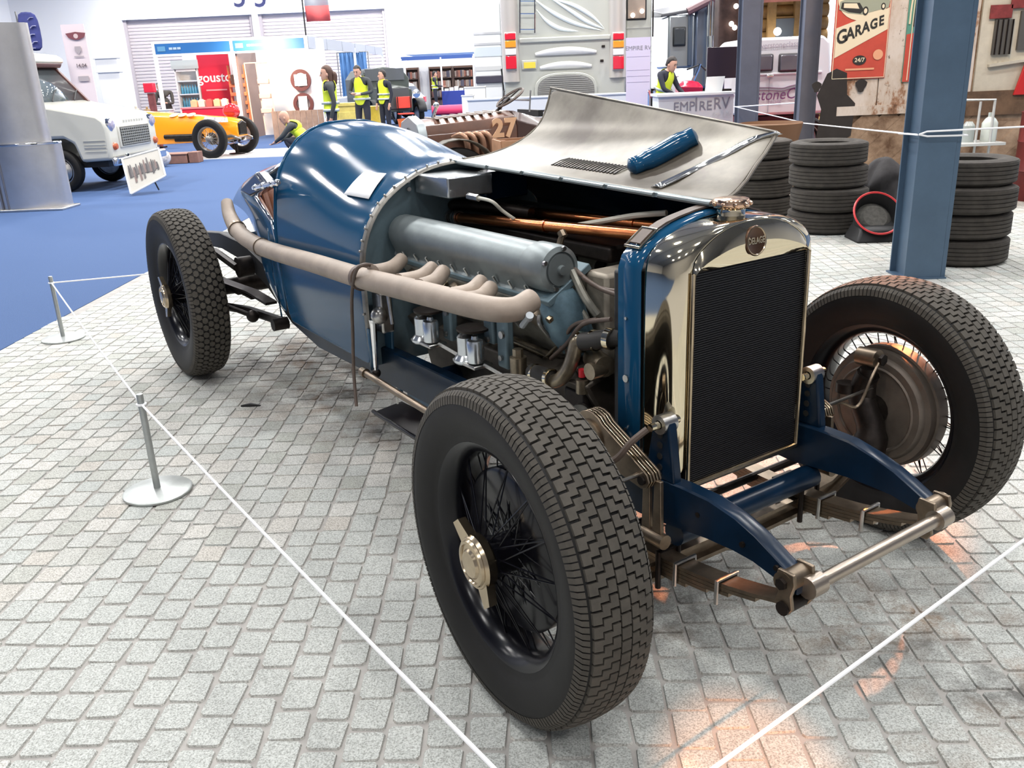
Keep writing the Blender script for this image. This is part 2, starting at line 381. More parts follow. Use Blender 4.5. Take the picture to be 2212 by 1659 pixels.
for s in (-1, 1):
    rl = rail(s)
    for x, z in ((.30, .40), (.16, .42), (-.02, .41), (.40, .385), (-.6, .43), (-1.0, .45)):
        yy = s * (.270 + (.03 if x < -.5 else 0) + .024); MB().cyl((x, yy - s * .004, z), (x, yy + s * .005, z), .007, seg=8).build('rivet', dsteel, rl)
part(MB().tube([(.06, -.275, .318), (.06, 0, .318), (.06, .275, .318)], .034, 14), 'front_cross_member', dblue)
part(MB().box((-.02, 0, .395), (.03, .50, .03)), 'radiator_cross_bar', black, bev=.004)
part(MB().tube([(-1.15, -.31, .42), (-1.15, .31, .42)], .04, 12), 'rear_cross_member', dblue)
# tie tube between the horn tips with its end castings
part(MB().tube([(.4654, -.272, .3548), (.4654, -.225, .3548)], .026, 14).tube([(.4654, .272, .3548), (.4654, .225, .3548)], .026, 14).tube([(.4654, -.235, .3548), (.4654, .235, .3548)], .0165, 14), 'front_tie_tube', M('tan_tube_steel', (.42, .36, .30), .3, .9, var=.15, vs=10))
for s in (-1, 1):
    sh = part(MB().cyl((.432, s * .235, .368), (.432, s * .312, .368), .026, seg=18), 'spring_shackle', bsteel)
    for yy in (.242, .306):
        MB().prism([(-.022, .026), (.022, .026), (.026, 0), (.018, -.03), (.024, -.062), (.012, -.08), (-.012, -.08), (-.026, -.058), (-.018, -.03), (-.026, 0)], (.437, s * (yy - .005), .372), (1, 0, 0), (0, 0, 1), .010).build('shackle_plate', bsteel, sh, bev=.003)
    MB().cyl((.437, s * .236, .306), (.437, s * .316, .306), .017, seg=12).build('shackle_bolt', dsteel, sh)
    MB().cyl((.432, s * .310, .368), (.432, s * .322, .368), .014, seg=6).build('shackle_nut', dsteel, sh)
# --- leaf springs, front axle
def leaf(s, k, L0, L1, sag):
    ys = s * .285; pts = []
    for i in range(13):
        x = L0 + (L1 - L0) * i / 12; c = (x + .02) / .46
        z = .243 + .070 * c * c - k * .0105 + sag; pts.append((x, z))
    return MB().loft([[V(x, ys - .027, z), V(x, ys + .027, z), V(x, ys + .027, z - .0095), V(x, ys - .027, z - .0095)] for x, z in pts])
for s in (-1, 1):
    sp = part(leaf(s, 0, -.48, .43, .012), 'leaf_spring', bsteel)
    for k, (a, b) in enumerate(((-.42, .36), (-.34, .28), (-.27, .21), (-.2, .14)), 1): leaf(s, k, a, b, .012).build('spring_leaf', bsteel, sp)
    for x in (.11, .25):
        c = (x + .02) / .46; z = .255 + .07 * c * c
        MB().tube([(x, s * .25, z - .055), (x, s * .25, z + .006), (x, s * .32, z + .006), (x, s * .32, z - .055)], .006, 8).build('spring_clip', steel, sp)
    for x in (-.05, .05): MB().tube([(x, s * .25, .17), (x, s * .25, .275), (x, s * .32, .275), (x, s * .32, .17)], .008, 8).build('spring_bolt', dsteel, sp)
ax_ = [(-.62, .300), (-.56, .285), (-.50, .25), (-.42, .215), (-.30, .205), (0, .200), (.30, .205), (.42, .215), (.50, .25), (.56, .285), (.62, .300)]
part(MB().loft([[V(-.032, y, z + .03), V(.032, y, z + .03), V(.032, y, z + .018), V(.012, y, z + .014), V(.012, y, z - .014), V(.032, y, z - .018), V(.032, y, z - .03), V(-.032, y, z - .03), V(-.032, y, z - .018), V(-.012, y, z - .014), V(-.012, y, z + .014), V(-.032, y, z + .018)] for y, z in ax_]), 'front_axle', bsteel)
for s in (-1, 1):
    kp = part(MB().cyl((0, s * .615, .24), (0, s * .600, .56), .026, seg=16).tube([(0, s * .610, .42), (0, s * .64, .41), (0, s * .69, .41)], [.045, .05, .045], 16), 'king_pin', dsteel)
    MB().cyl((-.03, s * .590, .595), (.035, s * .590, .598), .028, seg=18).build('brake_cam_housing', bsteel, kp)
    MB().cyl((.045, s * .590, .598), (.055, s * .590, .598), .018, seg=6).build('cam_nut', dsteel, kp)
    MB().tube(crv([(.0, s * .60, .54), (-.02, s * .605, .47), (.03, s * .600, .36), (.03, s * .58, .26)]), [.035] * 7 + [.042] * 6 + [.05] * 6, 12).build('stub_axle_forging', dsteel, kp)
    MB().cyl((-.06, s * .58, .50), (-.06, s * .58, .47), .03, seg=14).build('steering_arm_boss', dsteel, kp)
    part(MB().tube([(.02, s * .600, .50), (.02, s * .33, .495)], .005, 8), 'brake_rod', steel)
    part(MB().tube(crv([(.045, s * .585, .598), (.05, s * .54, .55), (.04, s * .50, .47), (.02, s * .44, .49), (.015, s * .33, .50)]), .0045, 8), 'brake_pipe', bsteel)
part(MB().cyl((-.13, -.56, .25), (-.13, .56, .25), .013, seg=10), 'track_rod', dsteel)
# --- friction dampers (stack of discs with tapering arms) on either side
for s in (-1, 1):
    dm = part(MB().cyl((-.170, s * .312, .535), (-.170, s * .372, .535), .052, seg=24), 'friction_damper', bsteel)
    for k in range(5):
        y = s * (.322 + k * .0098)
        poly = [(.066 * cos(a), .066 * sin(a)) for a in [radians(q) for q in range(40, 301, 20)]] + [(.200, -.083), (.218, -.077), (.228, -.059), (.220, -.040), (.205, -.031)]
        MB().prism(poly, (-.170, y - .003, .545), (1, 0, 0), (0, 0, 1), -.0062).build('damper_arm', gold if k % 2 else bsteel, dm, bev=.0015)
    MB().cyl((-.170, s * .300, .545), (-.170, s * .380, .545), .016, seg=6).build('damper_nut', dsteel, dm)
    for dx in (-.012, .028):
        MB().prism([(-.011, 0), (.011, 0), (.016, -.16), (-.016, -.16)], (.035 + dx, s * .335 + .006, .487), (1, 0, .1), (0, 0, 1), .012).build('drop_link', bsteel, dm, bev=.002)
    MB().cyl((.036, s * .310, .488), (.036, s * .372, .488), .012, seg=10).build('link_pin', dsteel, dm)
    MB().cyl((.01, s * .335, .325), (.09, s * .335, .325), .020, seg=12).build('link_eye', bsteel, dm)
    br = part(MB().prism([(-.055, 0), (.05, 0), (.028, .15), (.016, .168), (-.016, .168), (-.028, .15)], (.03, s * .285 + .015, .468), (1, 0, 0), (0, 0, 1), .030), 'headlamp_bracket', dblue, bev=.006)
    for z in (.035, .065, .095, .122): MB().cyl((.03, s * .285 - .018, .468 + z), (.03, s * .285 + .018, .468 + z), .009, seg=10).build('lightening_hole', black, br)
    MB().lathe([(.012, -.022), (.025, -.022), (.025, .022), (.012, .022)], (.03, s * .285, .618), (0, 1, 0), 20, cap=False, loop=True).build('bracket_bush', steel, br)
    MB().cyl((.03, s * .335, .618), (.03, s * .24, .618), .010, seg=10).build('bracket_pin', nickel, br)
part(MB().tube(crv([(.02, -.335, .612), (.0, -.37, .58), (-.03, -.40, .53), (-.10, -.42, .51), (-.16, -.415, .525)]), .009, 8), 'flexible_hose', strapm)
# --- radiator
S0 = [(.211, .424), (.211, .70), (.211, .975), (.205, 1.012), (.181, 1.034), (.145, 1.056), (.101, 1.076), (.05, 1.085), (0, 1.087)]
S1 = [(.272, .424), (.272, .70), (.272, .965), (.268, 1.012), (.247, 1.040), (.212, 1.062), (.145, 1.082), (.075, 1.090), (0, 1.093)]
S2 = [(.283, .424), (.283, .70), (.283, .985), (.272, 1.012), (.247, 1.036), (.205, 1.056), (.14, 1.079), (.07, 1.094), (0, 1.099)]
S3 = [(.287, .424), (.287, .70), (.286, .985), (.275, 1.014), (.249, 1.038), (.206, 1.058), (.14, 1.081), (.07, 1.097), (0, 1.103)]
def fullarc(S, x): return [V(x, -y, z) for y, z in S] + [V(x, y, z) for y, z in S[::-1][1:]]
def blend(a, b, t): return [(p[0] + (q[0] - p[0]) * t, p[1] + (q[1] - p[1]) * t) for p, q in zip(a, b)]
shell = [fullarc(S0, .036)] + [fullarc(blend(S0, S1, sin(t * pi / 2) ** .8), .036 - .086 * t * t if t < 1 else -.05) for t in (.25, .5, .75, 1)] + [fullarc(blend(S1, S2, .3), -.062)]
rad = part(MB().loft(shell, closed=False), 'radiator_shell', nickel, sol=.003, sub=1)
# front face of the header tank (kept as shallow dished plate above and beside the core)
HC = [(-.2147, .985), (.2147, .985)]
n = len(S0); arc = [V(.036, -y, z) for y, z in S0[2:]] + [V(.036, y, z) for y, z in S0[2:][::-1][1:]]
low = [V(.043, -.2147 + .4294 * i / (len(arc) - 1), .984 + (.003 if 0 < i < len(arc) - 1 else 0)) for i in range(len(arc))]
mid = [(a * .5 + b * .5) + V(.016, 0, 0) for a, b in zip(arc, low)]
MB().loft([arc, mid, low], closed=False).build('header_face', nickel, rad, sub=1)
fr = MB()
for s in (-1, 1): fr.tube([(.043, s * .2135, .424), (.043, s * .2135, .984)], .006, 8)
fr.tube([(.043, -.2135, .424), (.043, .2135, .424)], .008, 8)
fr.build('core_frame', gold, rad)
cr_ = part(MB().box((.020, 0, .704), (.03, .424, .556)), 'radiator_core', core)
fb = MB()
for i in range(92):
    z = .432 + i * .006; fb.hexa([(.034, -.211, z), (.034, .211, z), (.0395, .211, z + .001), (.0395, -.211, z + .001), (.034, -.211, z + .002), (.034, .211, z + .002), (.0395, .211, z + .0022), (.0395, -.211, z + .0022)])
tag(fb.build('core_fins', M('core_fin_metal', (.03, .03, .034), .4, .4), cr_, smooth=0), kind='stuff')
cp = part(MB().lathe([(.046, -.012), (.040, .004), (.036, .012), (.036, .038), (.040, .042)], (-.04, 0, 1.070), (0, 0, 1), 28), 'radiator_neck', nickel)
MB().lathe([(.036, .040), (.045, .042), (.047, .046), (.047, .058), (.044, .063), (.030, .066), (0, .067)], (-.04, 0, 1.070), (0, 0, 1), 28).build('filler_cap', M('coppery_cap', (.72, .48, .33), .15, 1), cp)
for k in range(10):
    a = 2 * pi * k / 10; MB().ball((-.04 + .047 * cos(a), .047 * sin(a), 1.122), .0065, 8, 5).build('cap_knurl', MATS['coppery_cap'], cp)
bdg = part(MB().lathe([(0, 0), (.036, 0), (.038, .003), (.036, .006), (.033, .004), (0, .004)], (.046, -.005, 1.037), (1, 0, .12), 32), 'maker_badge', M('bronze_badge', (.10, .055, .035), .35, .8))
bdg.scale = (1, 1, 1)
text('badge_letter', 'DELAGE', .023, nickel, bdg, (.0512, -.005, 1.0375), (0, 1, 0), (-.12, 0, 1), .0006, .0004, sx=.72)
MB().lathe([(.033, .004), (.036, .0065), (.034, .0068)], (.046, -.005, 1.037), (1, 0, .12), 32, cap=False).build('badge_ring', gold, bdg)
# blue scuttle band behind the radiator, with the bonnet strap
bandS = [fullarc(S2, -.064), fullarc(S3, -.10), fullarc(S3, -.142)]
bd_ = part(MB().loft(bandS, closed=False), 'radiator_band', blue, sol=.004)
for z in (.70, .86, .56): MB().cyl((-.11, -.289, z), (-.11, -.293, z), .010 if z == .70 else .004, seg=12).build('band_stud', steel, bd_)
stp = [(-.205, 1.0665), (-.165, 1.082), (-.12, 1.092), (-.06, 1.102), (0, 1.108), (.06, 1.102), (.12, 1.092), (.18, 1.075), (.24, 1.045)]
st_ = part(MB().loft([[V(-.118 - .016, y, z), V(-.118 + .016, y, z), V(-.118 + .016, y, z + .005), V(-.118 - .016, y, z + .005)] for y, z in stp]), 'bonnet_strap', strapm)
bk = MB()
for u in (-1, 1):
    bk.tube([(-.118 + u * .026, -.262, 1.037), (-.118 + u * .026, -.205, 1.074)], .004, 8)
for y, z in ((-.262, 1.037), (-.205, 1.074)): bk.tube([(-.146, y, z), (-.090, y, z)], .004, 8)
bk.build('buckle', nickel, st_)
MB().box((-.118, -.232, 1.058), (.036, .05, .005), Matrix.Rotation(radians(33), 3, 'X')).build('strap_keeper', strapm, st_)
# --- body: scuttle bell from bulkhead hoop to cockpit rim
HOOP = [(0, 1.158), (.08, 1.152), (.149, 1.139), (.217, 1.113), (.286, 1.07), (.332, 1.035), (.378, .975), (.406, .913), (.421, .855), (.425, .75), (.425, .60), (.415, .44)]
RIM = [(0, 1.282), (.09, 1.279), (.172, 1.257), (.242, 1.221), (.303, 1.168), (.353, 1.108), (.393, 1.035), (.415, .95), (.425, .87), (.428, .75), (.425, .60), (.41, .45)]
TOP = [(-1.378, 1.157), (-1.44, 1.155), (-1.52, 1.159), (-1.60, 1.171), (-1.675, 1.188), (-1.79, 1.214), (-1.905, 1.242), (-2.03, 1.265), (-2.162, 1.278), (-2.26, 1.282), (-2.32, 1.2825)]
def sec(x, zt):
    t = (x + 1.378) / (-2.32 + 1.378); w = (zt - 1.157) / (1.2825 - 1.157)
    return [((1 - t) * h[0] + t * r[0], (1 - w) * h[1] + w * r[1]) if i < 7 else ((1 - t) * h[0] + t * r[0], (1 - t) * h[1] + t * r[1]) for i, (h, r) in enumerate(zip(HOOP, RIM))]
def arcs(sc, x): return [V(x, -y, z) for y, z in sc[::-1]] + [V(x, y, z) for y, z in sc[1:]]
body = part(MB().loft([[V(p.x + .115 * max(0, min(1, (-1.7 - x) / .62)) ** 1.5 * max(0, min(1, (1.27 - p.z) / .30)), p.y, p.z) for p in arcs(sec(x, z), x)] for x, z in TOP], closed=False), 'scuttle_body', blue, sol=.006, sub=2, smooth=60)
MB().tube([V(-2.322 + .115 * max(0, min(1, (1.27 - p.z) / .30)), p.y, p.z) for p in arcs(RIM, 0)[2:-2]], .009, 8).build('cockpit_rim', blue, body, smooth=60)
tr = [V(-1.370, p.y, p.z) for p in arcs(HOOP, 0)]
hp = MB().loft([[p + V(.02, 0, 0) - V(0, p.y, p.z - .7).normalized() * .004 for p in tr], [p + V(.016, 0, 0) + V(0, p.y, p.z - .7).normalized() * .006 for p in tr], [p + V(-.016, 0, 0) + V(0, p.y, p.z - .7).normalized() * .006 for p in tr], [p + V(-.02, 0, 0) - V(0, p.y, p.z - .7).normalized() * .004 for p in tr]], closed=False)
hoop = hp.build('bulkhead_trim', M('worn_trim_metal', (.20, .19, .17), .4, .7, var=.4, vs=20), body, sub=1)
tr2 = crv(tr, 3)
for k in range(4, len(tr2) - 4, 2):
    p = tr2[k]; nn = V(0, p.y, p.z - .7).normalized(); MB().ball(p + nn * .008, .005, 8, 5).build('trim_rivet', steel, body)
bulk = part(MB().prism([(-p.y, p.z) for p in tr], (-1.395, 0, 0), (0, -1, 0), (0, 0, 1), .004), 'bulkhead', alub)
mb = MB().prism([(0, 0), (.16, .06), (.13, .15), (-.02, .09)], (0, 0, 0), (1, 0, 0), (0, 1, 0), .0004)
pl = [V(*p) for p in ((-1.50, -.378, .985), (-1.515, -.285, 1.075), (-1.66, -.275, 1.095), (-1.69, -.375, 1.01))]
body.data.materials[0]
# --- tone for a painted T-shaped reflection on the scuttle flank; unused
mk = M('flank_reflection_tone', (.62, .66, .68), .3, .6)
# --- tail with seat opening
def lerp(a, b, t): return a + (b - a) * t
F = [(-2.22, .45, -.408), (-2.20, .60, -.424), (-2.20, .78, -.427), (-2.245, .895, -.424), (-2.34, .935, -.420), (-2.44, .975, -.412), (-2.56, 1.00, -.38), (-2.68, 1.04, -.30), (-2.76, 1.085, -.16), (-2.79, 1.11, 0)]
def tail_sec(t):
    out = []
    for i, (x, z, y) in enumerate(F):
        X = lerp(x, -4.15, t); w = 1 - max(0, (t - .13) / .87) ** .9; zc = lerp(.84, .76, t)
        zb = z
        if i < 3: zb = max(z, lerp(.44, .80, min(1, t * 2.4)) + (z - .44) * .5 * (1 - t) if i else lerp(.44, .80, min(1, t * 2.4)))
        out.append(V(X, y * w, zc + (zb - zc) * (1 - t ** 1.25)))
    return out + [V(p.x, -p.y, p.z) for p in out[::-1][1:]]
tail = part(MB().loft([tail_sec(t) for t in (0, .06, .14, .25, .38, .52, .68, .84, .95, .995)], closed=False), 'tail_body', blue, sol=.006, sub=1, smooth=60)
MB().tube([p for p in tail_sec(0)][2:-2], .008, 8).build('coaming_edge', chrome, tail, smooth=60)
# side skins below the cockpit cut
for s in (-1, 1):
    part(MB().loft([[V(-2.31, s * .425, .86), V(-2.31, s * .428, .75), V(-2.31, s * .425, .60), V(-2.31, s * .41, .45)], [V(-2.29, s * .4255, .86), V(-2.29, s * .429, .75), V(-2.29, s * .426, .60), V(-2.33, s * .41, .45)]], closed=False), 'side_skin', blue, sol=.005)
seat = part(MB().loft([[V(x, y, z) for y, z in ((-.35, zb), (-.35, zt - .1), (-.29, zt), (-.1, zt + .03), (.1, zt + .03), (.29, zt), (.35, zt - .1), (.35, zb))] for x, zb, zt in ((-2.42, .66, .70), (-2.50, .66, .90), (-2.56, .68, 1.0), (-2.62, .72, 1.04), (-2.66, .76, 1.01))]), 'seat', leather, sub=1, smooth=60)
for k in range(7):
    y = -.33 + k * .11; MB().tube([(-2.46, y, .74), (-2.53, y, .90), (-2.59, y, 1.02)], .016, 8).build('seat_pleat', leather, seat)
for s in (-1, 1): part(MB().loft([[V(-2.25, s * .40, .56), V(-2.25, s * .405, .86), V(-2.34, s * .40, .92)], [V(-2.52, s * .375, .64), V(-2.54, s * .38, .86), V(-2.54, s * .365, .97)]], closed=False), 'cockpit_lining', leather, sol=.01)
whl = part(MB().lathe([(.185, -.011), (.196, 0), (.185, .011), (.174, 0)], (-2.40, -.12, 1.02), (-1, 0, .35), 36, cap=False, loop=True), 'steering_wheel', strapm)
for a in (0, pi / 2, pi, 3 * pi / 2):
    u, w_, z_ = basis((-1, 0, .35)); MB().cyl(V(-2.40, -.12, 1.02), V(-2.40, -.12, 1.02) + (u * cos(a) + w_ * sin(a)) * .18, .008, seg=6).build('wheel_spoke', steel, whl)
# mirror pod standing off the cockpit edge with its bright clamp
a0, a1, a2, a3 = car_at(565, 370, 1, -.44), car_at(592, 402, 1, -.44), car_at(553, 424, 1, -.44), car_at(528, 410, 1, -.44)
mir = part(MB().loft([[p + V(0, -.03, 0) * k + (sum((a0, a1, a2, a3), V(0, 0, 0)) / 4 - p) * e for p in (a0, a1, a2, a3)] for k, e in ((-1, .12), (-.6, 0), (.6, 0), (1, .12))]), 'side_mirror', M('dark_navy_gloss', (.012, .018, .045), .2, 0, .5), bev=.006)
q0, q1 = car_at(548, 406, 1, -.475), car_at(602, 394, 1, -.46)
MB().tube([q0, lerp(q0, q1, .3), lerp(q0, q1, .7), q1], .010, 8).build('mirror_clamp', chrome, mir)
for t in (.1, .4, .75, .95): MB().ball(lerp(q0, q1, t), .015, 10, 6).build('clamp_knob', chrome, mir)
# white card lying on the scuttle flank
c4 = []
for px, py in ((746, 424), (789, 376), (838, 379), (800, 434)):
    best = None
    for k in range(400):   # walk along the sight line until it meets the scuttle skin
        o = car_at(px, py, 1, -.6 + k * .0015); t = (o.x + 1.378) / (-2.32 + 1.378)
        if not 0 <= t <= 1: continue
        zt = [lerp(TOP[i][1], TOP[i + 1][1], (o.x - TOP[i][0]) / (TOP[i + 1][0] - TOP[i][0])) for i in range(len(TOP) - 1) if TOP[i + 1][0] <= o.x <= TOP[i][0]][0]
        sc = sec(o.x, zt)
        for (y0, z0), (y1, z1) in zip(sc, sc[1:]):
            if z1 <= o.z <= z0:
                yy = lerp(y0, y1, (z0 - o.z) / (z0 - z1 + 1e-9))
                if -o.y <= yy: best = o
                break
        if best is not None: break
    c4.append(best)
if all(c4):
    off = V(0, -.6, .8) * .010
    card = MB().loft([[lerp(lerp(c4[0], c4[3], u), lerp(c4[1], c4[2], u), v) + off + V(0, -.6, .8) * .004 * sin(pi * v) for u in (0, .25, .5, .75, 1)] for v in (0, .25, .5, .75, 1)], closed=False).build('paper_card', M('white_card', (.85, .85, .86), .6), None, sol=.001, smooth=60)
    card.parent = CAR
# --- the flipped bonnet leaf
alus = M('bare_aluminium_sheet', (.22, .20, .16), .42, .35, var=.35, vs=2.3, col2=(.065, .050, .036), bump=.02, bs=8)
BB = [(0, 1.160), (.06, 1.1615), (.135, 1.167), (.242, 1.188), (.32, 1.218), (.377, 1.253), (.412, 1.294), (.437, 1.353), (.45, 1.395)]
BF = [(-.075, 0, 1.121), (-.078, .03, 1.126), (-.085, .07, 1.139), (-.10, .125, 1.163), (-.118, .18, 1.196), (-.135, .232, 1.220), (-.148, .268, 1.240), (-.158, .295, 1.256), (-.166, .318, 1.268)]
bsec = []
for i in range(9):
    t = i / 8; bsec.append([lerp(V(-1.38, y, z), V(*b), t) for (y, z), b in zip(BB, BF)])
bon = part(MB().loft(bsec, closed=False), 'bonnet_leaf', alus, sol=.004, sub=2, smooth=60)
def bpt(u, v):   # u along the hinge (0 rear .. 1 front), v across
    a = u * 8; i = min(7, int(a)); b = v * 8; j = min(7, int(b)); fa, fb = a - i, b - j
    return lerp(lerp(bsec[i][j], bsec[i + 1][j], fa), lerp(bsec[i][j + 1], bsec[i + 1][j + 1], fa), fb)
for k in range(20):
    u = .355 + k * .0135; p = bpt(u, .22); q = bpt(u + .010, .33)
    MB().tube([p + V(0, 0, .004), lerp(p, q, .5) + V(0, 0, .008), q + V(0, 0, .005)], .0045, 6, flat=.5).build('louvre', dsteel, bon)
MB().tube([bpt(t / 8, 1.0) for t in range(9)], .005, 6).build('edge_bead', alus, bon)
MB().tube([bpt(1, t / 8) for t in range(9)], .005, 6).build('edge_bead', alus, bon)
MB().tube([bpt(0, t / 8) for t in range(9)], .004, 6).build('edge_bead', alus, bon)
# blue scoop on the leaf and the folded strip along it
pts = [bpt(.655, .27), bpt(.685, .40), bpt(.725, .55), bpt(.765, .69)]
up = V(.15, -.45, .75).normalized()
sc_ = MB().tube([p + up * .022 for p in crv(pts, 5)], [.012] + [.034] * 3 + [.040] * 8 + [.036] * 3 + [.012], 14, flat=.8).build('bonnet_scoop', blue, bon, smooth=60)
a = crv([bpt(.785, .08), bpt(.81, .375), bpt(.87, .55), bpt(.92, .756), bpt(.985, .93)], 4)
MB().loft([[p + up * .004, p + V(.02, .0, 0) + up * .012, p + V(.04, 0, 0) + up * .004] for p in a], closed=False).build('stiffening_strip', M('bright_aluminium', (.72, .72, .70), .12, 1), bon, sol=.003, smooth=60)
hg = part(MB().loft([[V(x, -.020, z - .008), V(x, -.018, z + .003), V(x, .022, z + .003), V(x, .022, z - .008)] for x, z in ((-1.38, 1.160), (-.07, 1.118))]), 'centre_hinge', M('grey_hinge_metal', (.30, .36, .38), .32, .8, var=.3, vs=12))
for k in range(6): 
    x0 = -1.33 + k * .21; MB().cyl((x0, -.021, 1.156 - k * .0067), (x0 + .19, -.021, 1.156 - (k + .9) * .0067), .007, seg=8).build('hinge_knuckle', alu, hg)
# fixed far-side panel below the open leaf
part(MB().loft([[V(x, y, z) for y, z in ((.10 * k, 1.135 * f2 ), (.25 * k, 1.085 * f2), (.36 * k, .99 * f2), (.40 * k, .86 * f2), (.40 * k, .62))] for x, k, f2 in ((-1.375, 1, 1), (-.145, .72, .995))], closed=False), 'far_bonnet_side', dblue, sol=.003, sub=0, smooth=60)
# ------------------------------------------------------------------ exhaust
ep = [car_at(490, 437, 1, -.42), car_at(498, 470, 1, -.44), car_at(522, 507, 1, -.46), car_at(560, 531, 1, -.47), car_at(600, 546, 1, -.48), car_at(680, 569, 1, -.49), car_at(780, 600, 1, -.495), car_at(880, 625, 1, -.495), car_at(960, 645, 1, -.49), car_at(1020, 660, 1, -.48), car_at(1075, 669, 1, -.46), car_at(1115, 667, 1, -.42), car_at(1148, 648, 1, -.36)]
ec = crv(ep, 6)
def er(t): return (.0275 + .0095 * min(1, t / .13)) if t < .3 else (.037 - .004 * max(0, (t - .6) / .4))
EX = part(MB().tube(ec, [er(i / (len(ec) - 1)) for i in range(len(ec))], 20), 'exhaust_pipe', exh, smooth=60)
MB().lathe([(.018, 0), (.0225, .001)], ec[0] + (ec[0] - ec[1]).normalized() * .0015, (ec[0] - ec[1]), 20).build('pipe_bore', black, EX)
def ring(i, dr, name, mat, w=.012):
    t = (ec[i + 1] - ec[i - 1]).normalized(); r = er(i / (len(ec) - 1)) + .0015
    MB().lathe([(r, -w), (r + dr, -w), (r + dr, w), (r, w)], ec[i], t, 20, cap=False, loop=True).build(name, mat, EX)
ring(10, .004, 'pipe_clamp', bsteel, .009); ring(19, .003, 'pipe_joint', bsteel, .004); ring(36, .006, 'pipe_clamp', strapm, .010)
hd = [(862, 562), (948, 580), (975, 588), (1035, 612), (1062, 622)]
for (px, py), (qx, qy), yy in (((868, 560), (806, 590), -.335), ((935, 578), (862, 610), -.335), ((958, 586), (905, 622), -.335), ((1040, 608), (972, 642), -.335), ((1060, 622), (1000, 652), -.335)):
    p = car_at(px, py, 1, yy); q = car_at(qx, qy, 1, -.488)
    MB().tube(crv([p, lerp(p, q, .35) + V(.012, -.01, -.012), q], 6), [.024 + .005 * i / 12 for i in range(13)], 14).build('exhaust_branch', exh, EX, smooth=60)
ENG = part(MB().prism([(-.17, .36), (.17, .36), (.20, .50), (.27, .62), (.12, .66), (0, .60), (-.12, .66), (-.27, .62), (-.20, .50)], (-1.36, 0, 0), (0, 1, 0), (0, 0, 1), 1.06), 'crankcase', M('oil_dark_casting', (.10, .085, .07), .45, .6, var=.5, vs=9), bev=.01)
def bank(s):
    c = V(0, s * .245, .930); ax = V(0, s * .5, .866); pr = V(0, -s * .866, .5)
    return c, ax, pr
cylb = M('grimy_cylinder_block', (.30, .29, .25), .5, .55, var=.45, vs=10)
for s in (-1, 1):
    c, ax, pr = bank(s)
    prof = [(-.085, -.30), (.085, -.30), (.088, -.07), (-.088, -.07)]
    bl = part(MB().loft([[V(x, 0, 0) + c + pr * a + ax * b for a, b in prof] for x in (-1.34, -.47)]), 'cylinder_block', cylb, bev=.006)
    cs = [(-.082, -.062), (-.082, -.048), (-.070, -.045)] + [(.066 * cos(a), .066 * sin(a) - .005) for a in [pi - pi * k / 10 for k in range(11)]] + [(.070, -.045), (.082, -.048), (.082, -.062)]
    cv = part(MB().loft([[V(x, 0, 0) + c + pr * a * k + ax * b * k for a, b in cs] for x, k in ((-1.375, .80), (-1.37, .97), (-1.35, 1), (-.55, 1), (-.535, 1.0))]), 'cam_cover', alu, smooth=50, bev=.002)
    e0 = c + V(-.535, 0, 0)
    MB().lathe([(.066, -.01), (.070, .0), (.070, .075), (.066, .092), (.052, .098), (.050, .092), (.046, .093), (.045, .099), (.015, .101), (.013, .112), (0, .113)], e0 - ax * .004, (1, 0, 0), 36, cap=False).build('cover_end', alu, cv)
    MB().loft([[V(x, 0, 0) + c + pr * a + ax * b for a, b in ((-.088, -.068), (-.088, -.048), (.088, -.048), (.088, -.068))] for x in (-1.36, -.43)]).build('cover_flange', alub, cv, bev=.003)
    for k in range(10):
        x = -1.28 + k * .083; p = c + V(x, 0, 0) - pr * .076 - ax * .048
        MB().cyl(p, p + ax * .030, .0042, seg=6).build('cover_stud', steel, cv)
    for a_ in (.8, 2.2, 3.9): MB().cyl(e0 + V(.094, 0, 0) + pr * .058 * cos(a_) + ax * .058 * sin(a_), e0 + V(.103, 0, 0) + pr * .058 * cos(a_) + ax * .058 * sin(a_), .007, seg=6).build('end_bolt', steel, cv)
    # exhaust ports, flanges and plugs along the outer face of the bank
    for k in range(6):
        x = -1.26 + k * .148; p = c + V(x, 0, 0) - pr * .088 - ax * .115
        MB().cyl(p + pr * .01, p - pr * .022, .032, seg=14).build('exhaust_port', bsteel, bl)
        MB().tube(crv([p - pr * .018 + V(.036, 0, 0) + ax * .02, p - pr * .035 + V(.045, 0, 0), p - pr * .03 + V(.05, 0, 0) - ax * .05]), .006, 8).build('port_bridge', steel, bl)
        MB().cyl(p + V(.074, 0, 0) + pr * .01 + ax * .01, p + V(.074, 0, 0) - pr * .02 + ax * .01, .011, seg=6).build('spark_plug', gold, bl)
        q = c + V(x, 0, 0) + pr * .085 - ax * .14
        MB().cyl(q - pr * .01, q + pr * .012, .022, seg=14).build('core_plug', dsteel, bl)
# timing tower below the near cover's front end
part(MB().loft([[V(x, y, z) for x, y, z in r] for r in ([(-.52, -.33, .86), (-.42, -.30, .87), (-.40, -.20, .90), (-.48, -.16, .90)], [(-.52, -.31, .78), (-.41, -.28, .78), (-.36, -.17, .80), (-.48, -.14, .80)], [(-.52, -.26, .66), (-.40, -.23, .64), (-.34, -.12, .64), (-.48, -.10, .64)])]), 'timing_tower', M('blue_grey_casting', (.16, .26, .32), .42, .4, var=.5, vs=8), sub=1, smooth=60)
part(MB().box((-.40, 0, .70), (.10, .30, .42)).box((-.36, .12, .80), (.05, .26, .30)), 'timing_case', block, bev=.012)
for y, z in ((-.08, .86), (.02, .90), (.14, .92), (.2, .80), (.05, .78)):
    part(MB().cyl((-.345, y, z), (-.315, y, z), .012, seg=8), 'case_plug', steel if y > 0 else bsteel)
part(MB().box((-.325, .10, .80), (.02, .03, .16)), 'case_rib', block, bev=.006)
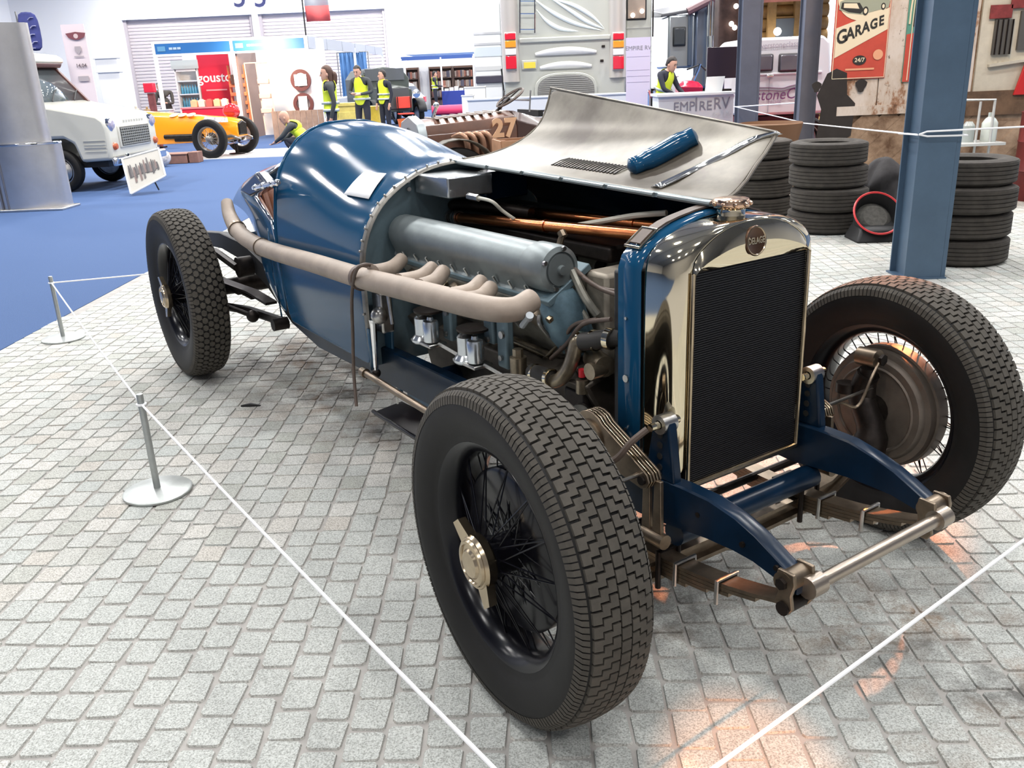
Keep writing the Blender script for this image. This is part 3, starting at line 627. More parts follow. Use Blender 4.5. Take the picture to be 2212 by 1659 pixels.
part(MB().tube(crv([(-.33, -.03, 1.0), (-.28, -.05, .93), (-.28, -.06, .85), (-.22, -.06, .80), (-.16, -.05, .78)]), .014, 10), 'overflow_hose', M('navy_rubber_hose', (.02, .03, .07), .45))
# copper water rails with rubber joints
for y, x0, x1, z0, z1, nm in ((-.035, -1.33, -.20, .957, 1.018, 'copper_pipe'), (.14, -1.10, -.20, .978, 1.010, 'copper_pipe')):
    cpx = part(MB().cyl((x0, y, z0), (x1, y, z1), .0185, seg=18), nm, copper)
    f = lambda x: z0 + (z1 - z0) * (x - x0) / (x1 - x0)
    MB().cyl((x0 - .09, y, f(x0 - .09)), (x0 + .01, y, f(x0)), .021, seg=14).build('pipe_hose', M('ribbed_hose', (.03, .028, .026), .6), cpx)
    for dx in (-.075, -.05, -.012, .005): MB().lathe([(.021, -.006), (.026, -.006), (.026, .006), (.021, .006)], (x0 + dx, y, f(x0 + dx)), (1, 0, .05), 16, cap=False, loop=True).build('hose_clip', steel, cpx)
    MB().lathe([(.018, -.005), (.0215, -.005), (.0215, .005), (.018, .005)], (x0 + .55, y, f(x0 + .55)), (1, 0, .05), 16, cap=False, loop=True).build('pipe_collar', copper, cpx)
part(MB().tube(crv([(-1.39, -.02, .99), (-1.36, -.01, 1.0), (-1.2, .05, .995), (-1.05, .1, .985)]), .022, 12), 'inlet_trunk', dsteel)
part(MB().box((-.9, .05, .93), (.85, .16, .05)), 'valley_cover', dsteel, bev=.01)
# header tank on the bulkhead, with pipe and cloth-covered cable
tk = part(MB().box((-1.265, -.085, 1.092), (.235, .185, .072)), 'bulkhead_tank', M('planished_aluminium', (.52, .55, .57), .24, .9, var=.2, vs=9), bev=.006)
MB().box((-1.29, .10, 1.075), (.19, .19, .10)).build('tank_saddle', dblue, tk, bev=.008)
for z in (1.105, 1.075): MB().cyl((-1.385, -.205, z), (-1.375, -.205, z), .008, seg=10).build('tank_rivet', steel, tk)
tf = MB().cyl(car_at(1012, 424, 1, -.13), car_at(1034, 428, 1, -.13), .012, seg=6).build('tank_union', steel, tk)
part(MB().tube(crv([car_at(1030, 427, 1, -.13), car_at(1062, 435, 1, -.12), car_at(1085, 455, 1, -.08), car_at(1112, 474, 1, -.04)]), .006, 8), 'fuel_line', M('pale_braided_line', (.55, .53, .45), .6))
part(MB().tube(crv([car_at(1248, 487, 1, -.01), car_at(1300, 478, 1, .0), car_at(1370, 466, 1, .02), car_at(1440, 460, 1, .05)]), .0085, 8), 'cloth_covered_cable', MATS['pale_braided_line'])
part(MB().tube(crv([car_at(1215, 508, 1, -.12), car_at(1208, 530, 1, -.13)], 3), .010, 8).tube([car_at(1212, 500, 1, -.12), car_at(1218, 512, 1, -.12)], .013, 8), 'breather_stub', bsteel)
# carburettors on the near side
carbm = M('bright_carburettor_metal', (.62, .66, .69), .22, .9, var=.15, vs=14)
for px, py in ((915, 708), (1008, 750)):
    c = car_at(px, py, 1, -.36)
    cb = part(MB().lathe([(0, -.048), (.040, -.048), (.044, -.043), (.044, -.036), (.040, -.032), (.036, -.026), (.030, -.02), (.030, .036), (.022, .044), (0, .046)], c, (0, 0, 1), 24, cap=False), 'carburettor', carbm)
    MB().lathe([(0, -.01), (.026, -.01), (.027, .0), (.027, .052), (.024, .060), (.012, .064), (.010, .074), (0, .075)], c + V(.062, -.006, -.022), (0, 0, 1), 24, cap=False).build('float_bowl', carbm, cb)
    MB().box(c + V(.03, 0, -.042), (.13, .07, .012)).build('bowl_flange', steel, cb, bev=.004)
    MB().cyl(c + V(-.01, .03, .01), c + V(.0, .14, .05), .028, seg=16).build('intake_stub', alub, cb)
    MB().lathe([(.03, 0), (.052, .004), (.054, .012), (.03, .016)], c + V(.03, .01, .058), (0, 0, 1), 22).build('carburettor_lid', dsteel, cb)
    MB().tube([c + V(.10, 0, -.035), c + V(.22, 0, -.045)], .006, 6).build('control_link', steel, cb)
for px, py, w_, h_ in ((972, 690, .030, .14), (1092, 740, .032, .16), (1062, 700, .03, .12)):
    c = car_at(px, py, 1, -.31); bkt = part(MB().box(c, (.055, .03, h_)), 'carburettor_bracket', alub, bev=.008)
    MB().cyl(c + V(.01, -.016, .03), c + V(.01, -.024, .03), .012, seg=10).build('bracket_bolt', steel, bkt)
    MB().cyl(c + V(.0, -.016, -.045), c + V(.0, -.024, -.045), .009, seg=10).build('bracket_bolt', steel, bkt)
c = car_at(1137, 692, 1, -.40); part(MB().cyl(c + V(-.02, 0, -.02), c + V(.02, -.005, .016), .009, seg=10).cyl(c + V(.012, 0, .008), c + V(.024, -.005, .02), .011, seg=12), 'priming_cock', M('pale_cock_metal', (.42, .45, .47), .6, .3))
# steering box, drop arm, brake rods
sb = part(MB().box((-1.33, -.375, .66), (.07, .05, .15)).ball((-1.30, -.405, .655), .032), 'steering_box', steel, bev=.008)
da = car_at(806, 690, 1, -.425); db = car_at(813, 806, 1, -.425)
MB().tube([da, lerp(da, db, .1), lerp(da, db, .5), lerp(da, db, .92), db], [.016, .013, .010, .0085, .012], 10).build('drop_arm', chrome, sb)
MB().ball(db, .017).build('drop_arm_ball', dsteel, sb)
MB().cyl(car_at(836, 625, 1, -.40), car_at(848, 700, 1, -.40), .007, seg=8).build('hand_brake_rod', steel, sb)
part(MB().prism([(-.06, .18), (.02, .20), (.0, -.02), (.05, -.20), (-.03, -.20), (-.06, -.02)], car_at(852, 745, 1, -.335), (1, 0, 0), (0, 0, 1), .012), 'chassis_gusset', blueA, bev=.004)
pr0, pr1 = car_at(783, 802, 1, -.45), car_at(930, 893, 1, -.45)
part(MB().tube([pr0, pr1, pr1 + (pr1 - pr0) * 1.2], .0125, 12).cyl(pr0, lerp(pr0, pr1, .06), .018, seg=12), 'brake_cross_rod', bsteel)
stp_ = [car_at(px, py, 2, .21) for px, py in ((806, 890), (868, 866), (985, 925), (960, 985))]
part(MB().hexa([p - V(0, 0, .012) for p in stp_] + stp_), 'undertray_step', enamel, bev=.003)
MB().tube([stp_[0] + V(.0, 0, .004), stp_[3] + V(0, 0, .004)], .008, 8).build('step_edge', enamel, bpy.data.objects['undertray_step'])
part(MB().cyl(car_at(857, 830, 1, -.36), car_at(859, 872, 1, -.36), .004, seg=6), 'step_hanger', steel)
part(MB().tube(crv([car_at(812, 575, 1, -.46), car_at(785, 572, 1, -.52), car_at(768, 588, 1, -.54), car_at(760, 640, 1, -.52), car_at(762, 720, 1, -.50), car_at(764, 800, 1, -.50), car_at(770, 878, 1, -.52)]), .0062, 8), 'hanging_cable', strapm)
part(MB().loft([[V(x, -.43, .60), V(x, -.428, .44)] for x in (-1.36, -1.34)], closed=False), 'side_panel_lip', blueA, sol=.006)
part(MB().box((-.95, -.30, .36), (.75, .02, .10)), 'engine_undershield', blueA, bev=.004)
# water pump plumbing ahead of the engine
pm = M('dirty_brass_fitting', (.30, .25, .18), .35, .85, var=.4, vs=20)
def hose(name, pts, r, mat, y, par=CAR, **k): return part(MB().tube(crv([car_at(a, b, 1, c) for a, b, c in pts], 5), r, 12), name, mat, par, **k)
h1 = hose('water_hose', [(1258, 738, -.25), (1300, 733, -.235), (1345, 728, -.215)], .026, MATS['ribbed_hose'], 0)
for px, py in ((1285, 735), (1318, 732), (1258, 738)): c = car_at(px, py, 1, -.235); MB().lathe([(.026, -.009), (.030, -.009), (.030, .009), (.026, .009)], c, (1, .2, .0), 18, cap=False, loop=True).build('hose_clip', nickel, h1)
hose('water_elbow', [(1262, 738, -.25), (1246, 742, -.26), (1238, 770, -.27), (1226, 800, -.28), (1205, 822, -.29), (1170, 822, -.30)], .021, pm, 0)
h2 = hose('lower_hose', [(1192, 818, -.295), (1172, 810, -.30), (1148, 802, -.305)], .024, MATS['ribbed_hose'], 0)
for px, py in ((1190, 817), (1158, 806)): c = car_at(px, py, 1, -.30); MB().lathe([(.024, -.007), (.028, -.007), (.028, .007), (.024, .007)], c, (.9, 0, .15), 18, cap=False, loop=True).build('hose_clip', nickel, h2)
c = car_at(1288, 782, 1, -.23); part(MB().cyl(c + V(-.04, .02, 0), c + V(.05, -.01, 0), .030, seg=18).cyl(c + V(.03, -.05, -.01), c + V(.03, .0, -.01), .024, seg=16), 'water_pump', pm)
c = car_at(1120, 795, 1, -.32); part(MB().cyl(c + V(0, 0, -.04), c + V(0, 0, .035), .026, seg=16).cyl(c + V(0, 0, .035), c + V(0, 0, .06), .016, seg=6), 'oil_filter', pm)
c = car_at(1258, 828, 1, -.26); rcp = part(MB().cyl(c + V(0, 0, -.028), c + V(0, 0, .012), .019, seg=14), 'oil_union', pm); MB().cyl(c + V(0, 0, .02), c + V(0, 0, .042), .011, seg=12).build('red_cap', red, rcp)
c = car_at(1252, 888, 1, -.26); mg = part(MB().box(c + V(-.03, .05, .0), (.10, .09, .12)), 'magneto', dsteel, bev=.012); MB().cyl(c + V(.01, -.0, 0), c + V(.018, -.012, 0), .028, seg=24).build('magneto_cap', steel, mg)
for k, q in enumerate([[(1190, 775), (1225, 742), (1260, 700), (1320, 690)], [(1212, 750), (1225, 720), (1245, 700), (1290, 690)], [(1222, 730), (1228, 770), (1250, 800), (1256, 812)], [(1170, 780), (1195, 755), (1215, 735)], [(1110, 735), (1150, 752), (1190, 770)], [(1260, 600), (1300, 625), (1345, 640)], [(1240, 580), (1290, 620), (1345, 630)]]):
    hose('ignition_lead' if k in (0, 1, 2, 5, 6) else 'linkage_rod', [(a, b, -.25 + .01 * k) for a, b in q], .0065 if k not in (3, 4) else (.005 if k == 3 else .013), strapm if k in (0, 1, 2, 5, 6) else pm, 0)
part(MB().box((-.205, 0, .70), (.05, .46, .52)), 'radiator_back_duct', black, bev=.01)
part(MB().tube(crv([car_at(1236, 585, 1, -.2), car_at(1262, 640, 1, -.2), car_at(1290, 680, 1, -.18)]), .012, 8).tube(crv([car_at(1228, 610, 1, -.2), car_at(1245, 650, 1, -.2), car_at(1268, 690, 1, -.19)]), .010, 8), 'drain_tube', cylb)
# --- rear axle, springs and arms
ra = part(MB().tube([(-3.2057, -.53, .439), (-3.2057, -.10, .439), (-3.2057, .10, .439), (-3.2057, .53, .439)], [.040, .050, .050, .040], 16).ball((-3.2057, 0, .439), (.17, .14, .17)), 'rear_axle', dsteel)
for s in (-1, 1):
    rs = part(MB().loft([[V(x, s * .44 - .027, z), V(x, s * .44 + .027, z), V(x, s * .44 + .027, z - .012), V(x, s * .44 - .027, z - .012)] for x, z in ((-2.35, .52), (-2.6, .53), (-2.9, .515), (-3.2057, .50), (-3.5, .515), (-3.75, .55))]), 'rear_spring', dsteel)
    for k, (a, b) in enumerate(((-2.55, -3.6), (-2.75, -3.45), (-2.9, -3.35)), 1): MB().hexa([(a, s * .44 - .026, .512 - k * .013), (b, s * .44 - .026, .512 - k * .013), (b, s * .44 + .026, .512 - k * .013), (a, s * .44 + .026, .512 - k * .013), (a, s * .44 - .026, .522 - k * .013), (b, s * .44 - .026, .522 - k * .013), (b, s * .44 + .026, .522 - k * .013), (a, s * .44 + .026, .522 - k * .013)]).build('spring_leaf', dsteel, rs)
    part(MB().tube([(-3.15, s * .46, .36), (-2.75, s * .42, .40), (-2.30, s * .41, .43)], .022, 10), 'radius_arm', dsteel)
    part(MB().tube([(-3.1, s * .50, .40), (-2.55, s * .47, .42)], .012, 8).ball((-2.55, s * .47, .42), .03), 'brake_pull_rod', dsteel)
    dd = part(MB().cyl((-2.75, s * .38, .62), (-2.75, s * .45, .62), .05, seg=20), 'rear_damper', dsteel)
    MB().tube([(-2.75, s * .45, .62), (-3.05, s * .46, .66), (-3.18, s * .47, .64)], .020, 8).build('damper_arm', dsteel, dd); MB().tube([(-3.18, s * .47, .64), (-3.2, s * .48, .48)], .014, 8).build('drop_link', dsteel, dd)
    part(MB().cyl((-2.28, s * .40, .43), (-2.28, s * .47, .43), .028, seg=14), 'radius_arm_pivot', dsteel)
part(MB().tube([(-2.95, -.35, .72), (-2.95, .35, .72)], .03, 10), 'rear_frame_tube', dblue)
# ------------------------------------------------------------------ stanchions and ropes
brush = M('brushed_steel', (.44, .46, .45), .45, .85, var=.12, vs=30)
ropem = M('white_rope', (.82, .82, .84), .6)
def stanchion(x, y, label, ring_z=.36):
    t = thing('rope_stanchion', label, 'stanchion', (x, y, 0), 0, 'low rope stanchions around the blue car')
    MB().lathe([(0, 0), (.122, 0), (.126, .003), (.126, .010), (.120, .014), (.02, .020), (0, .021)], (0, 0, .001), (0, 0, 1), 40, cap=False).build('base', brush, t)
    MB().lathe([(0, .018), (.0125, .018), (.0125, .395), (.011, .40), (0, .402)], (0, 0, 0), (0, 0, 1), 16, cap=False).build('post', brush, t)
    MB().lathe([(.012, ring_z - .004), (.019, ring_z - .003), (.019, ring_z + .003), (.012, ring_z + .004)], (0, 0, 0), (0, 0, 1), 18, cap=False, loop=True).build('rope_ring', ropem, t)
    return t
SA, SB = V(-1.43, 3.03, 0), V(-2.905, 5.29, 0)
stanchion(SA.x, SA.y, 'nearest rope stanchion with a round steel base, left of the front wheel')
stanchion(SB.x, SB.y, 'farther rope stanchion at the carpet edge, left of the rear wheel')
SC = V(.058, .985, 0)
stanchion(SC.x, SC.y, 'rope stanchion at the near corner, just below the picture edge')
SD = V(2.15, 2.65, 0); stanchion(SD.x, SD.y, 'rope stanchion off to the right of the blue car')
SE = V(-.57, 6.15, 0); stanchion(SE.x, SE.y, 'rope stanchion hidden behind the blue car')
hz = V(0, 0, .36)
def rope(a, b, label, sag=.01, r=.0042):
    P = [lerp(a, b, t / 12) - V(0, 0, sag * 4 * (t / 12) * (1 - t / 12)) for t in range(13)]
    return tag(MB().tube(P, r, 8).build('barrier_rope', ropem), label, 'rope', 'white barrier ropes')
rope(SB + hz, SA + hz, 'white rope between the two left stanchions')
rope(SA + hz, SC + hz, 'white rope from the nearest stanchion to the bottom edge, left of the wheel')
rope(SC + hz, SD + hz, 'white rope running from bottom edge to right edge before the car')
rope(SB + hz, SE + hz, 'white rope passing behind the rear wheel along the carpet')
rope(SD + hz, SE + hz, 'white rope passing behind the far front wheel')
# ------------------------------------------------------------------ garage frame of blue steel columns
postm = M('blue_steel_column', (.075, .125, .19), .42, .2, var=.15, vs=3)
postm2 = M('grey_blue_column', (.11, .125, .17), .5, .1, var=.15, vs=3)
def column(x, y, w, d, label, mat, h=6.4):
    t = thing('steel_column', label, 'column', (x, y, 0), 0, 'steel columns of the garage set')
    g = .014
    MB().box((0, -d / 2 + g / 2, h / 2), (w, g, h)).build('front_flange', mat, t, bev=.003)
    MB().box((0, d / 2 - g / 2, h / 2), (w, g, h)).build('rear_flange', mat, t, bev=.003)
    MB().box((-w * .32, 0, h / 2), (.012, d - 2 * g, h)).box((w * .32, 0, h / 2), (.012, d - 2 * g, h)).build('web', mat, t)
    MB().box((w / 2 + .016, -d / 2 + .03, h / 2), (.032, .05, h)).build('edge_channel', mat, t, bev=.003)
    MB().box((.008, 0, .006), (w + .05, d + .03, .012)).build('base_plate', mat, t)
    return t
column(2.745, 6.13, .25, .26, 'blue steel column in front of the tyre stacks, with rope tied round it', postm)
column(3.165, 12.9, .24, .26, 'grey blue steel column left of the white lettered van', postm2)
column(3.53, 11.45, .17, .22, 'grey blue steel column at the left edge of the weathered garage wall', postm2)
PZ = at(1970, 291, 6.0).z
tag(MB().tube([at(1585, 230, 12.72), at(1735, 265, 11.26)], .006, 8).build('barrier_rope', ropem), 'white rope slanting between the two grey columns before the white van', 'rope', 'white barrier ropes')
tag(MB().tube([at(1736, 266, 11.25), V(2.595, 5.975, PZ)], .006, 8).build('barrier_rope', ropem), 'white rope slanting across the garage wall to the blue column', 'rope', 'white barrier ropes')
tag(MB().tube([V(2.610, 5.985, PZ), V(2.655, 5.975, PZ + .018), V(2.93, 5.975, PZ + .020), V(4.6, 6.02, PZ + .03)], .006, 8).build('barrier_rope', ropem), 'white rope leaving the blue column towards the right edge', 'rope', 'white barrier ropes')
tag(MB().tube([V(2.610, 5.985, PZ), V(2.66, 5.975, PZ - .012), V(2.92, 5.975, PZ - .016), V(2.935, 6.28, PZ - .016), V(2.6, 6.285, PZ - .01), V(2.600, 5.99, PZ)], .006, 8).build('barrier_rope', ropem), 'white rope looped once round the blue column', 'rope', 'white barrier ropes')
tag(MB().tube([at(1587, 231, 12.76), at(1722, 222, 11.6)], .007, 8).build('barrier_rope', ropem), 'short white rope between the two far grey columns', 'rope', 'white barrier ropes')
# ------------------------------------------------------------------ stacks of old tyres
oldr = M('dusty_old_tyre', (.050, .043, .036), .85, var=.4, vs=14)
def car_tyre_mesh(R, w):
    p = [(R * .62, -w * .40), (R * .70, -w * .5), (R * .84, -w * .52), (R * .93, -w * .46), (R * .975, -w * .41)]
    for k in range(5):
        a = -w * .36 + k * w * .16; p += [(R, a), (R, a + w * .12), (R * .982, a + w * .125), (R * .982, a + w * .155)]
    p += [(R * .975, w * .44), (R * .93, w * .47), (R * .84, w * .52), (R * .70, w * .5), (R * .62, w * .40), (R * .66, w * .2), (R * .66, -w * .2)]
    return MB().lathe(p, (0, 0, 0), (0, 0, 1), 40, cap=False, loop=True).mesh('car_tyre', oldr, 40)
rt = random.Random(5)
def stack(x, y, R, hs, where, q=0.02):
    z = 0; names = ['bottom', 'second', 'third', 'fourth', 'fifth']
    for i, h in enumerate(hs):
        o = link('car_tyre', car_tyre_mesh(R * rt.uniform(.97, 1.0), h / 1.04)); o.location = (x + rt.uniform(-q, q), y + rt.uniform(-q, q), z + h / 2); z += h
        o.rotation_euler = (0, 0, rt.uniform(0, 6))
        tag(o, '%s old car tyre of the stack %s' % ('topmost' if i == len(hs) - 1 else names[i], where), 'tyre', 'old tyres stacked on the cobbles')
stack(2.74, 8.06, .335, (.195, .20, .195, .20), 'left of the red rimmed tub')
stack(3.27, 6.62, .355, (.188, .185, .19, .188), 'right of the blue column')
stack(2.40, 9.15, .34, (.185, .188, .185, .185), 'behind the raised bonnet tip')
# ------------------------------------------------------------------ tub with red rim and the dark clutter behind
t = thing('rubber_tub', 'black tub with a red rim lying tilted beside the tyre stack', 'tub', (2.98, 7.50, .20))
tl = Matrix.Rotation(radians(52), 3, 'X') @ Matrix.Rotation(radians(0), 3, 'Y')
def tl_(v): return tl @ Vector(v)
u_ = tl_((0, 0, 1))
MB().lathe([(.10, -.16), (.14, -.15), (.195, .05), (.188, .05), (.13, -.13), (0, -.13)], (0, 0, 0), u_, 32, cap=False).build('tub_body', black, t)
MB().lathe([(.188, .05), (.197, .042), (.206, .05), (.197, .058)], (0, 0, 0), u_, 40, cap=False, loop=True).build('tub_rim', M('red_rim_paint', (.60, .035, .04), .4), t)
MB().lathe([(0, -.02), (.10, -.01), (.155, -.06), (.16, -.08), (0, -.10)], (0, 0, 0), u_, 20, cap=False).build('rag_filling', M('grey_rags', (.10, .095, .085), .9, var=.4, vs=30), t)
MB().hexa([V(-.20, -.16, -.20), V(.22, -.16, -.20), V(.22, .18, -.20), V(-.20, .18, -.20), V(-.15, -.10, -.09), V(.17, -.10, -.09), V(.15, .12, -.02), V(-.13, .12, -.02)]).build('tub_foot', black, t, bev=.02)
def sack(x, y, r, label):
    mb = MB(); q = random.Random(int(x * 100)); secs = []
    for i in range(15):
        z = r[2] * 2 * i / 14; k = sqrt(max(.02, 1 - (i / 14 * 1.25 - .3) ** 2)) if i < 14 else .25
        rw = []
        for j in range(30):
            c = V(cos(2 * pi * j / 30) * r[0] * k, sin(2 * pi * j / 30) * r[1] * k, z); m = 1 + .55 * noise.noise(c * 5 + V(x, y, 0)) + .25 * noise.noise(c * 13 + V(y, x, 0)); rw.append(V(c.x * m, c.y * m, max(0, z * (1 + .3 * noise.noise(c * 4)))))
        secs.append(rw)
    o = mb.loft(secs).build('dark_sack', M('dark_sacking', (.022, .020, .022), .8, var=.4, vs=12, bump=.3, bs=20), None, sub=1, smooth=60); o.location = (x, y, 0)
    tag(o, label, 'sack')
sack(3.42, 8.45, (.30, .30, .27), 'tall black sack standing behind the red rimmed tub')
sack(3.18, 9.25, (.28, .26, .24), 'low black sack between the tyre stack and the wall')
# ------------------------------------------------------------------ weathered garage wall with posters
def peel_mat():
    m = bpy.data.materials.new('peeling_painted_wall'); m.use_nodes = True; nt = m.node_tree; b = nt.nodes['Principled BSDF']; N = nt.nodes.new; L = nt.links.new
    tc = N('ShaderNodeTexCoord')
    def ns(sc, d, sx=1, sz=1):
        mp = N('ShaderNodeMapping'); mp.inputs['Scale'].default_value = (sx, 1, sz); L(tc.outputs['Object'], mp.inputs[0])
        n = N('ShaderNodeTexNoise'); n.inputs['Scale'].default_value = sc; n.inputs['Detail'].default_value = d; n.inputs['Roughness'].default_value = .7; L(mp.outputs[0], n.inputs['Vector']); return n.outputs['Fac']
    r = N('ShaderNodeValToRGB'); e = r.color_ramp.elements; e[0].position = .36; e[0].color = (.10, .05, .03, 1); e[1].position = .60; e[1].color = (.60, .56, .52, 1)
    k = e.new(.43); k.color = (.32, .19, .12, 1); k = e.new(.47); k.color = (.50, .44, .38, 1)
    L(ns(2.6, 9, 1.3, .6), r.inputs[0])
    r2 = N('ShaderNodeValToRGB'); r2.color_ramp.elements[0].position = .30; r2.color_ramp.elements[0].color = (.12, .07, .05, 1); r2.color_ramp.elements[1].position = .37; r2.color_ramp.elements[1].color = (1, 1, 1, 1)
    L(ns(11, 5), r2.inputs[0])
    x = N('ShaderNodeMix'); x.data_type = 'RGBA'; x.blend_type = 'MULTIPLY'; x.inputs[0].default_value = .85; L(r.outputs[0], x.inputs[6]); L(r2.outputs[0], x.inputs[7])
    L(x.outputs[2], b.inputs['Base Color']); b.inputs['Roughness'].default_value = .8; return m
peel = peel_mat()
plank = M('rusty_planks', (.36, .27, .19), .8, var=.7, vs=3.5, col2=(.10, .055, .03), bump=.2, bs=30)
GY = 10.5
wl = MB().box((5.35, GY + .06, 2.3), (3.6, .10, 4.6)).build('wall_garage', plank); tag(wl, kind='structure')
for i in range(5):
    x0, x1 = (3.62, 4.05, 4.50, 4.92, 5.04)[i], (4.05, 4.50, 4.92, 5.04, 5.10)[i]
    MB().box(((x0 + x1) / 2, GY, 2.75), (x1 - x0 - .012, .03 + .008 * (i % 2), 3.76)).build('wall_board', peel, wl)
MB().box((4.35, GY - .02, .905), (1.5, .05, .10)).build('wall_rail', peel, wl)
for i in range(17):
    x = 3.55 + i * .22
    MB().box((x, GY - .01 + .004 * (i % 3), .42), (.17, .03, 1.35), Matrix.Rotation(radians(48), 3, 'Y')).build('slanting_plank', plank, wl)
ivory = M('aged_plaster', (.58, .56, .47), .85, var=.2, vs=3)
MB().box((6.1, GY - .01, 2.6), (1.96, .03, 3.1)).build('plaster_panel', ivory, wl)
MB().box((5.36, GY - .04, 1.62), (.20, .04, .36)).box((5.60, GY - .04, 1.68), (.14, .04, .4)).build('barred_window', M('dim_window', (.09, .09, .085), .6), wl)
for k in range(4): MB().cyl((5.28 + k * .055, GY - .07, 1.44), (5.28 + k * .055, GY - .07, 1.80), .008, seg=6).build('window_bar', dsteel, wl)
MB().box((5.55, GY - .05, 1.36), (.62, .05, .03), Matrix.Rotation(radians(-6), 3, 'Y')).build('window_sill', ivory, wl)
MB().box((6.0, GY - .03, .93), (1.9, .06, .26)).build('lower_rail', M('brown_stained_wood', (.16, .10, .06), .7, var=.5, vs=6), wl)
def poster(x0, x1, z0, z1, label):
    t = thing('tin_sign', label, 'sign', ((x0 + x1) / 2, GY - .03, (z0 + z1) / 2)); return t, (x1 - x0), (z1 - z0)
signred = M('faded_sign_red', (.52, .075, .05), .45, var=.15, vs=4); cream = M('sign_cream', (.72, .66, .50), .5); signdark = M('sign_black', (.02, .022, .022), .5)
P0, P1 = at(1780, 178, GY), at(1925, 0, GY)
t, w, h = poster(P0.x + .06, P1.x - .005, P0.z + .02, P0.z + 1.36, 'red and cream tin sign with a vintage car and the word GARAGE')
def flat(poly, name, mat, dep=.003, lift=0): return MB().prism(poly, (0, -lift, 0), (1, 0, 0), (0, 0, 1), dep).build(name, mat, t)
MB().box((0, 0, 0), (w, .012, h)).build('sign_plate', signred, t, bev=.006)
for sgn in (-1, 1): MB().tube([(sgn * (w / 2 - .012), -.008, -h / 2 + .012), (sgn * (w / 2 - .012), -.008, h / 2 - .012)], .004, 6).build('sign_border', cream, t)
MB().tube([(-w / 2 + .012, -.008, -h / 2 + .012), (w / 2 - .012, -.008, -h / 2 + .012)], .004, 6).build('sign_border', cream, t)
flat([(-w / 2 + .02, -.44), (w / 2 - .02, -.16), (w / 2 - .02, .06), (-w / 2 + .02, -.13)], 'cream_band', cream, .003, .008)
flat([(-.27 + .29 * 1 * cos(a), .15 + .0 + .26 * sin(a)) if False else (.0 + .285 * cos(a), .17 + .235 * sin(a)) for a in [2 * pi * k / 28 for k in range(28)]], 'cream_disc', cream, .003, .009)
for L_, px, pz, sz in zip('GARAGE', (-.215, -.125, -.04, .04, .125, .205), (-.225, -.195, -.165, -.135, -.105, -.075), (.20, .175, .155, .15, .14, .135)):
    text('sign_letter', L_, sz, signdark, t, (px, -.0135, pz), (1, 0, .28), (-.05, 0, 1), .001, .005, sx=.82)
flat([(-.27, .06), (-.26, .14), (-.17, .17), (-.12, .235), (.07, .245), (.13, .19), (.26, .17), (.28, .12), (.27, .06), (.17, .04), (-.02, .0), (-.17, .02)], 'printed_car', M('sign_grey_green', (.30, .34, .27), .5), .002, .0125)
flat([(-.25, .07), (-.24, .13), (-.05, .12), (.0, .05), (-.03, .01), (-.16, .03)], 'printed_grille', signdark, .002, .0145)
flat([(-.22, .075), (-.22, .12), (-.08, .115), (-.05, .06)], 'printed_bumper', cream, .002, .0165)
flat([(-.105, .18), (-.085, .225), (.05, .232), (.08, .185)], 'printed_window', cream, .002, .0145)
for cx, cz, r in ((.02, .035, .045), (.21, .075, .035)): flat([(cx + r * .7 * cos(a), cz + r * sin(a)) for a in [2 * pi * k / 18 for k in range(18)]], 'printed_wheel', signdark, .002, .015); flat([(cx + r * .4 * cos(a), cz + r * .6 * sin(a)) for a in [2 * pi * k / 14 for k in range(14)]], 'printed_hub', cream, .002, .017)
flat([(.0 + .075 * cos(a), -.47 + .05 * sin(a)) for a in [2 * pi * k / 20 for k in range(20)]], 'dark_oval', signdark, .002, .0125)
text('sign_letter', '24/7', .062, cream, t, (0, -.016, -.47), (1, 0, 0), (0, 0, 1), .0008, .001)
flat([(.20 + .055 * cos(a), -.42 + .055 * sin(a)) for a in [2 * pi * k / 20 for k in range(20)]], 'cream_badge', M('sign_peach', (.70, .36, .22), .5), .002, .0125)
flat([(-.15, -.575), (.17, -.575), (.17, -.555), (-.15, -.555)], 'small_print', MATS['sign_peach'], .001, .0125)
flat([(-.27 + .065 * cos(a), .40 + .055 * sin(a)) for a in [2 * pi * k / 20 for k in range(20)]], 'cream_badge', MATS['sign_peach'], .002, .0125)
t, w, h = poster(4.30, 5.03, 1.19, 2.6, 'green and red tin sign half hidden behind the blue column')
gr = M('faded_sign_green', (.10, .30, .24), .5, var=.2, vs=4)
MB().box((0, 0, 0), (w, .012, h)).build('sign_plate', gr, t, bev=.006)
flat([(-w / 2 + .005, -h / 2 + .005), (w / 2 - .005, -h / 2 + .005), (w / 2 - .005, -h / 2 + .62), (-w / 2 + .005, -h / 2 + .5)], 'red_panel', signred, .003, .008)
flat([(-.30 + .0, -.12), (-.16, -.22), (.1, -.2), (.1, .5), (-.1, .55), (-.28, .3)], 'dark_figure', signdark, .003, .0085)
MB().tube(crv([(-.34, -.012, -.1), (-.32, -.012, .2), (-.20, -.012, .45), (-.12, -.012, .68)]), .01, 6).build('cream_line', cream, t)
for dx in (-.31, .31): MB().tube([(dx, -.012, -h / 2 + .02), (dx + .01, -.012, h / 2 - .02)], .006, 6).build('sign_border', cream, t)
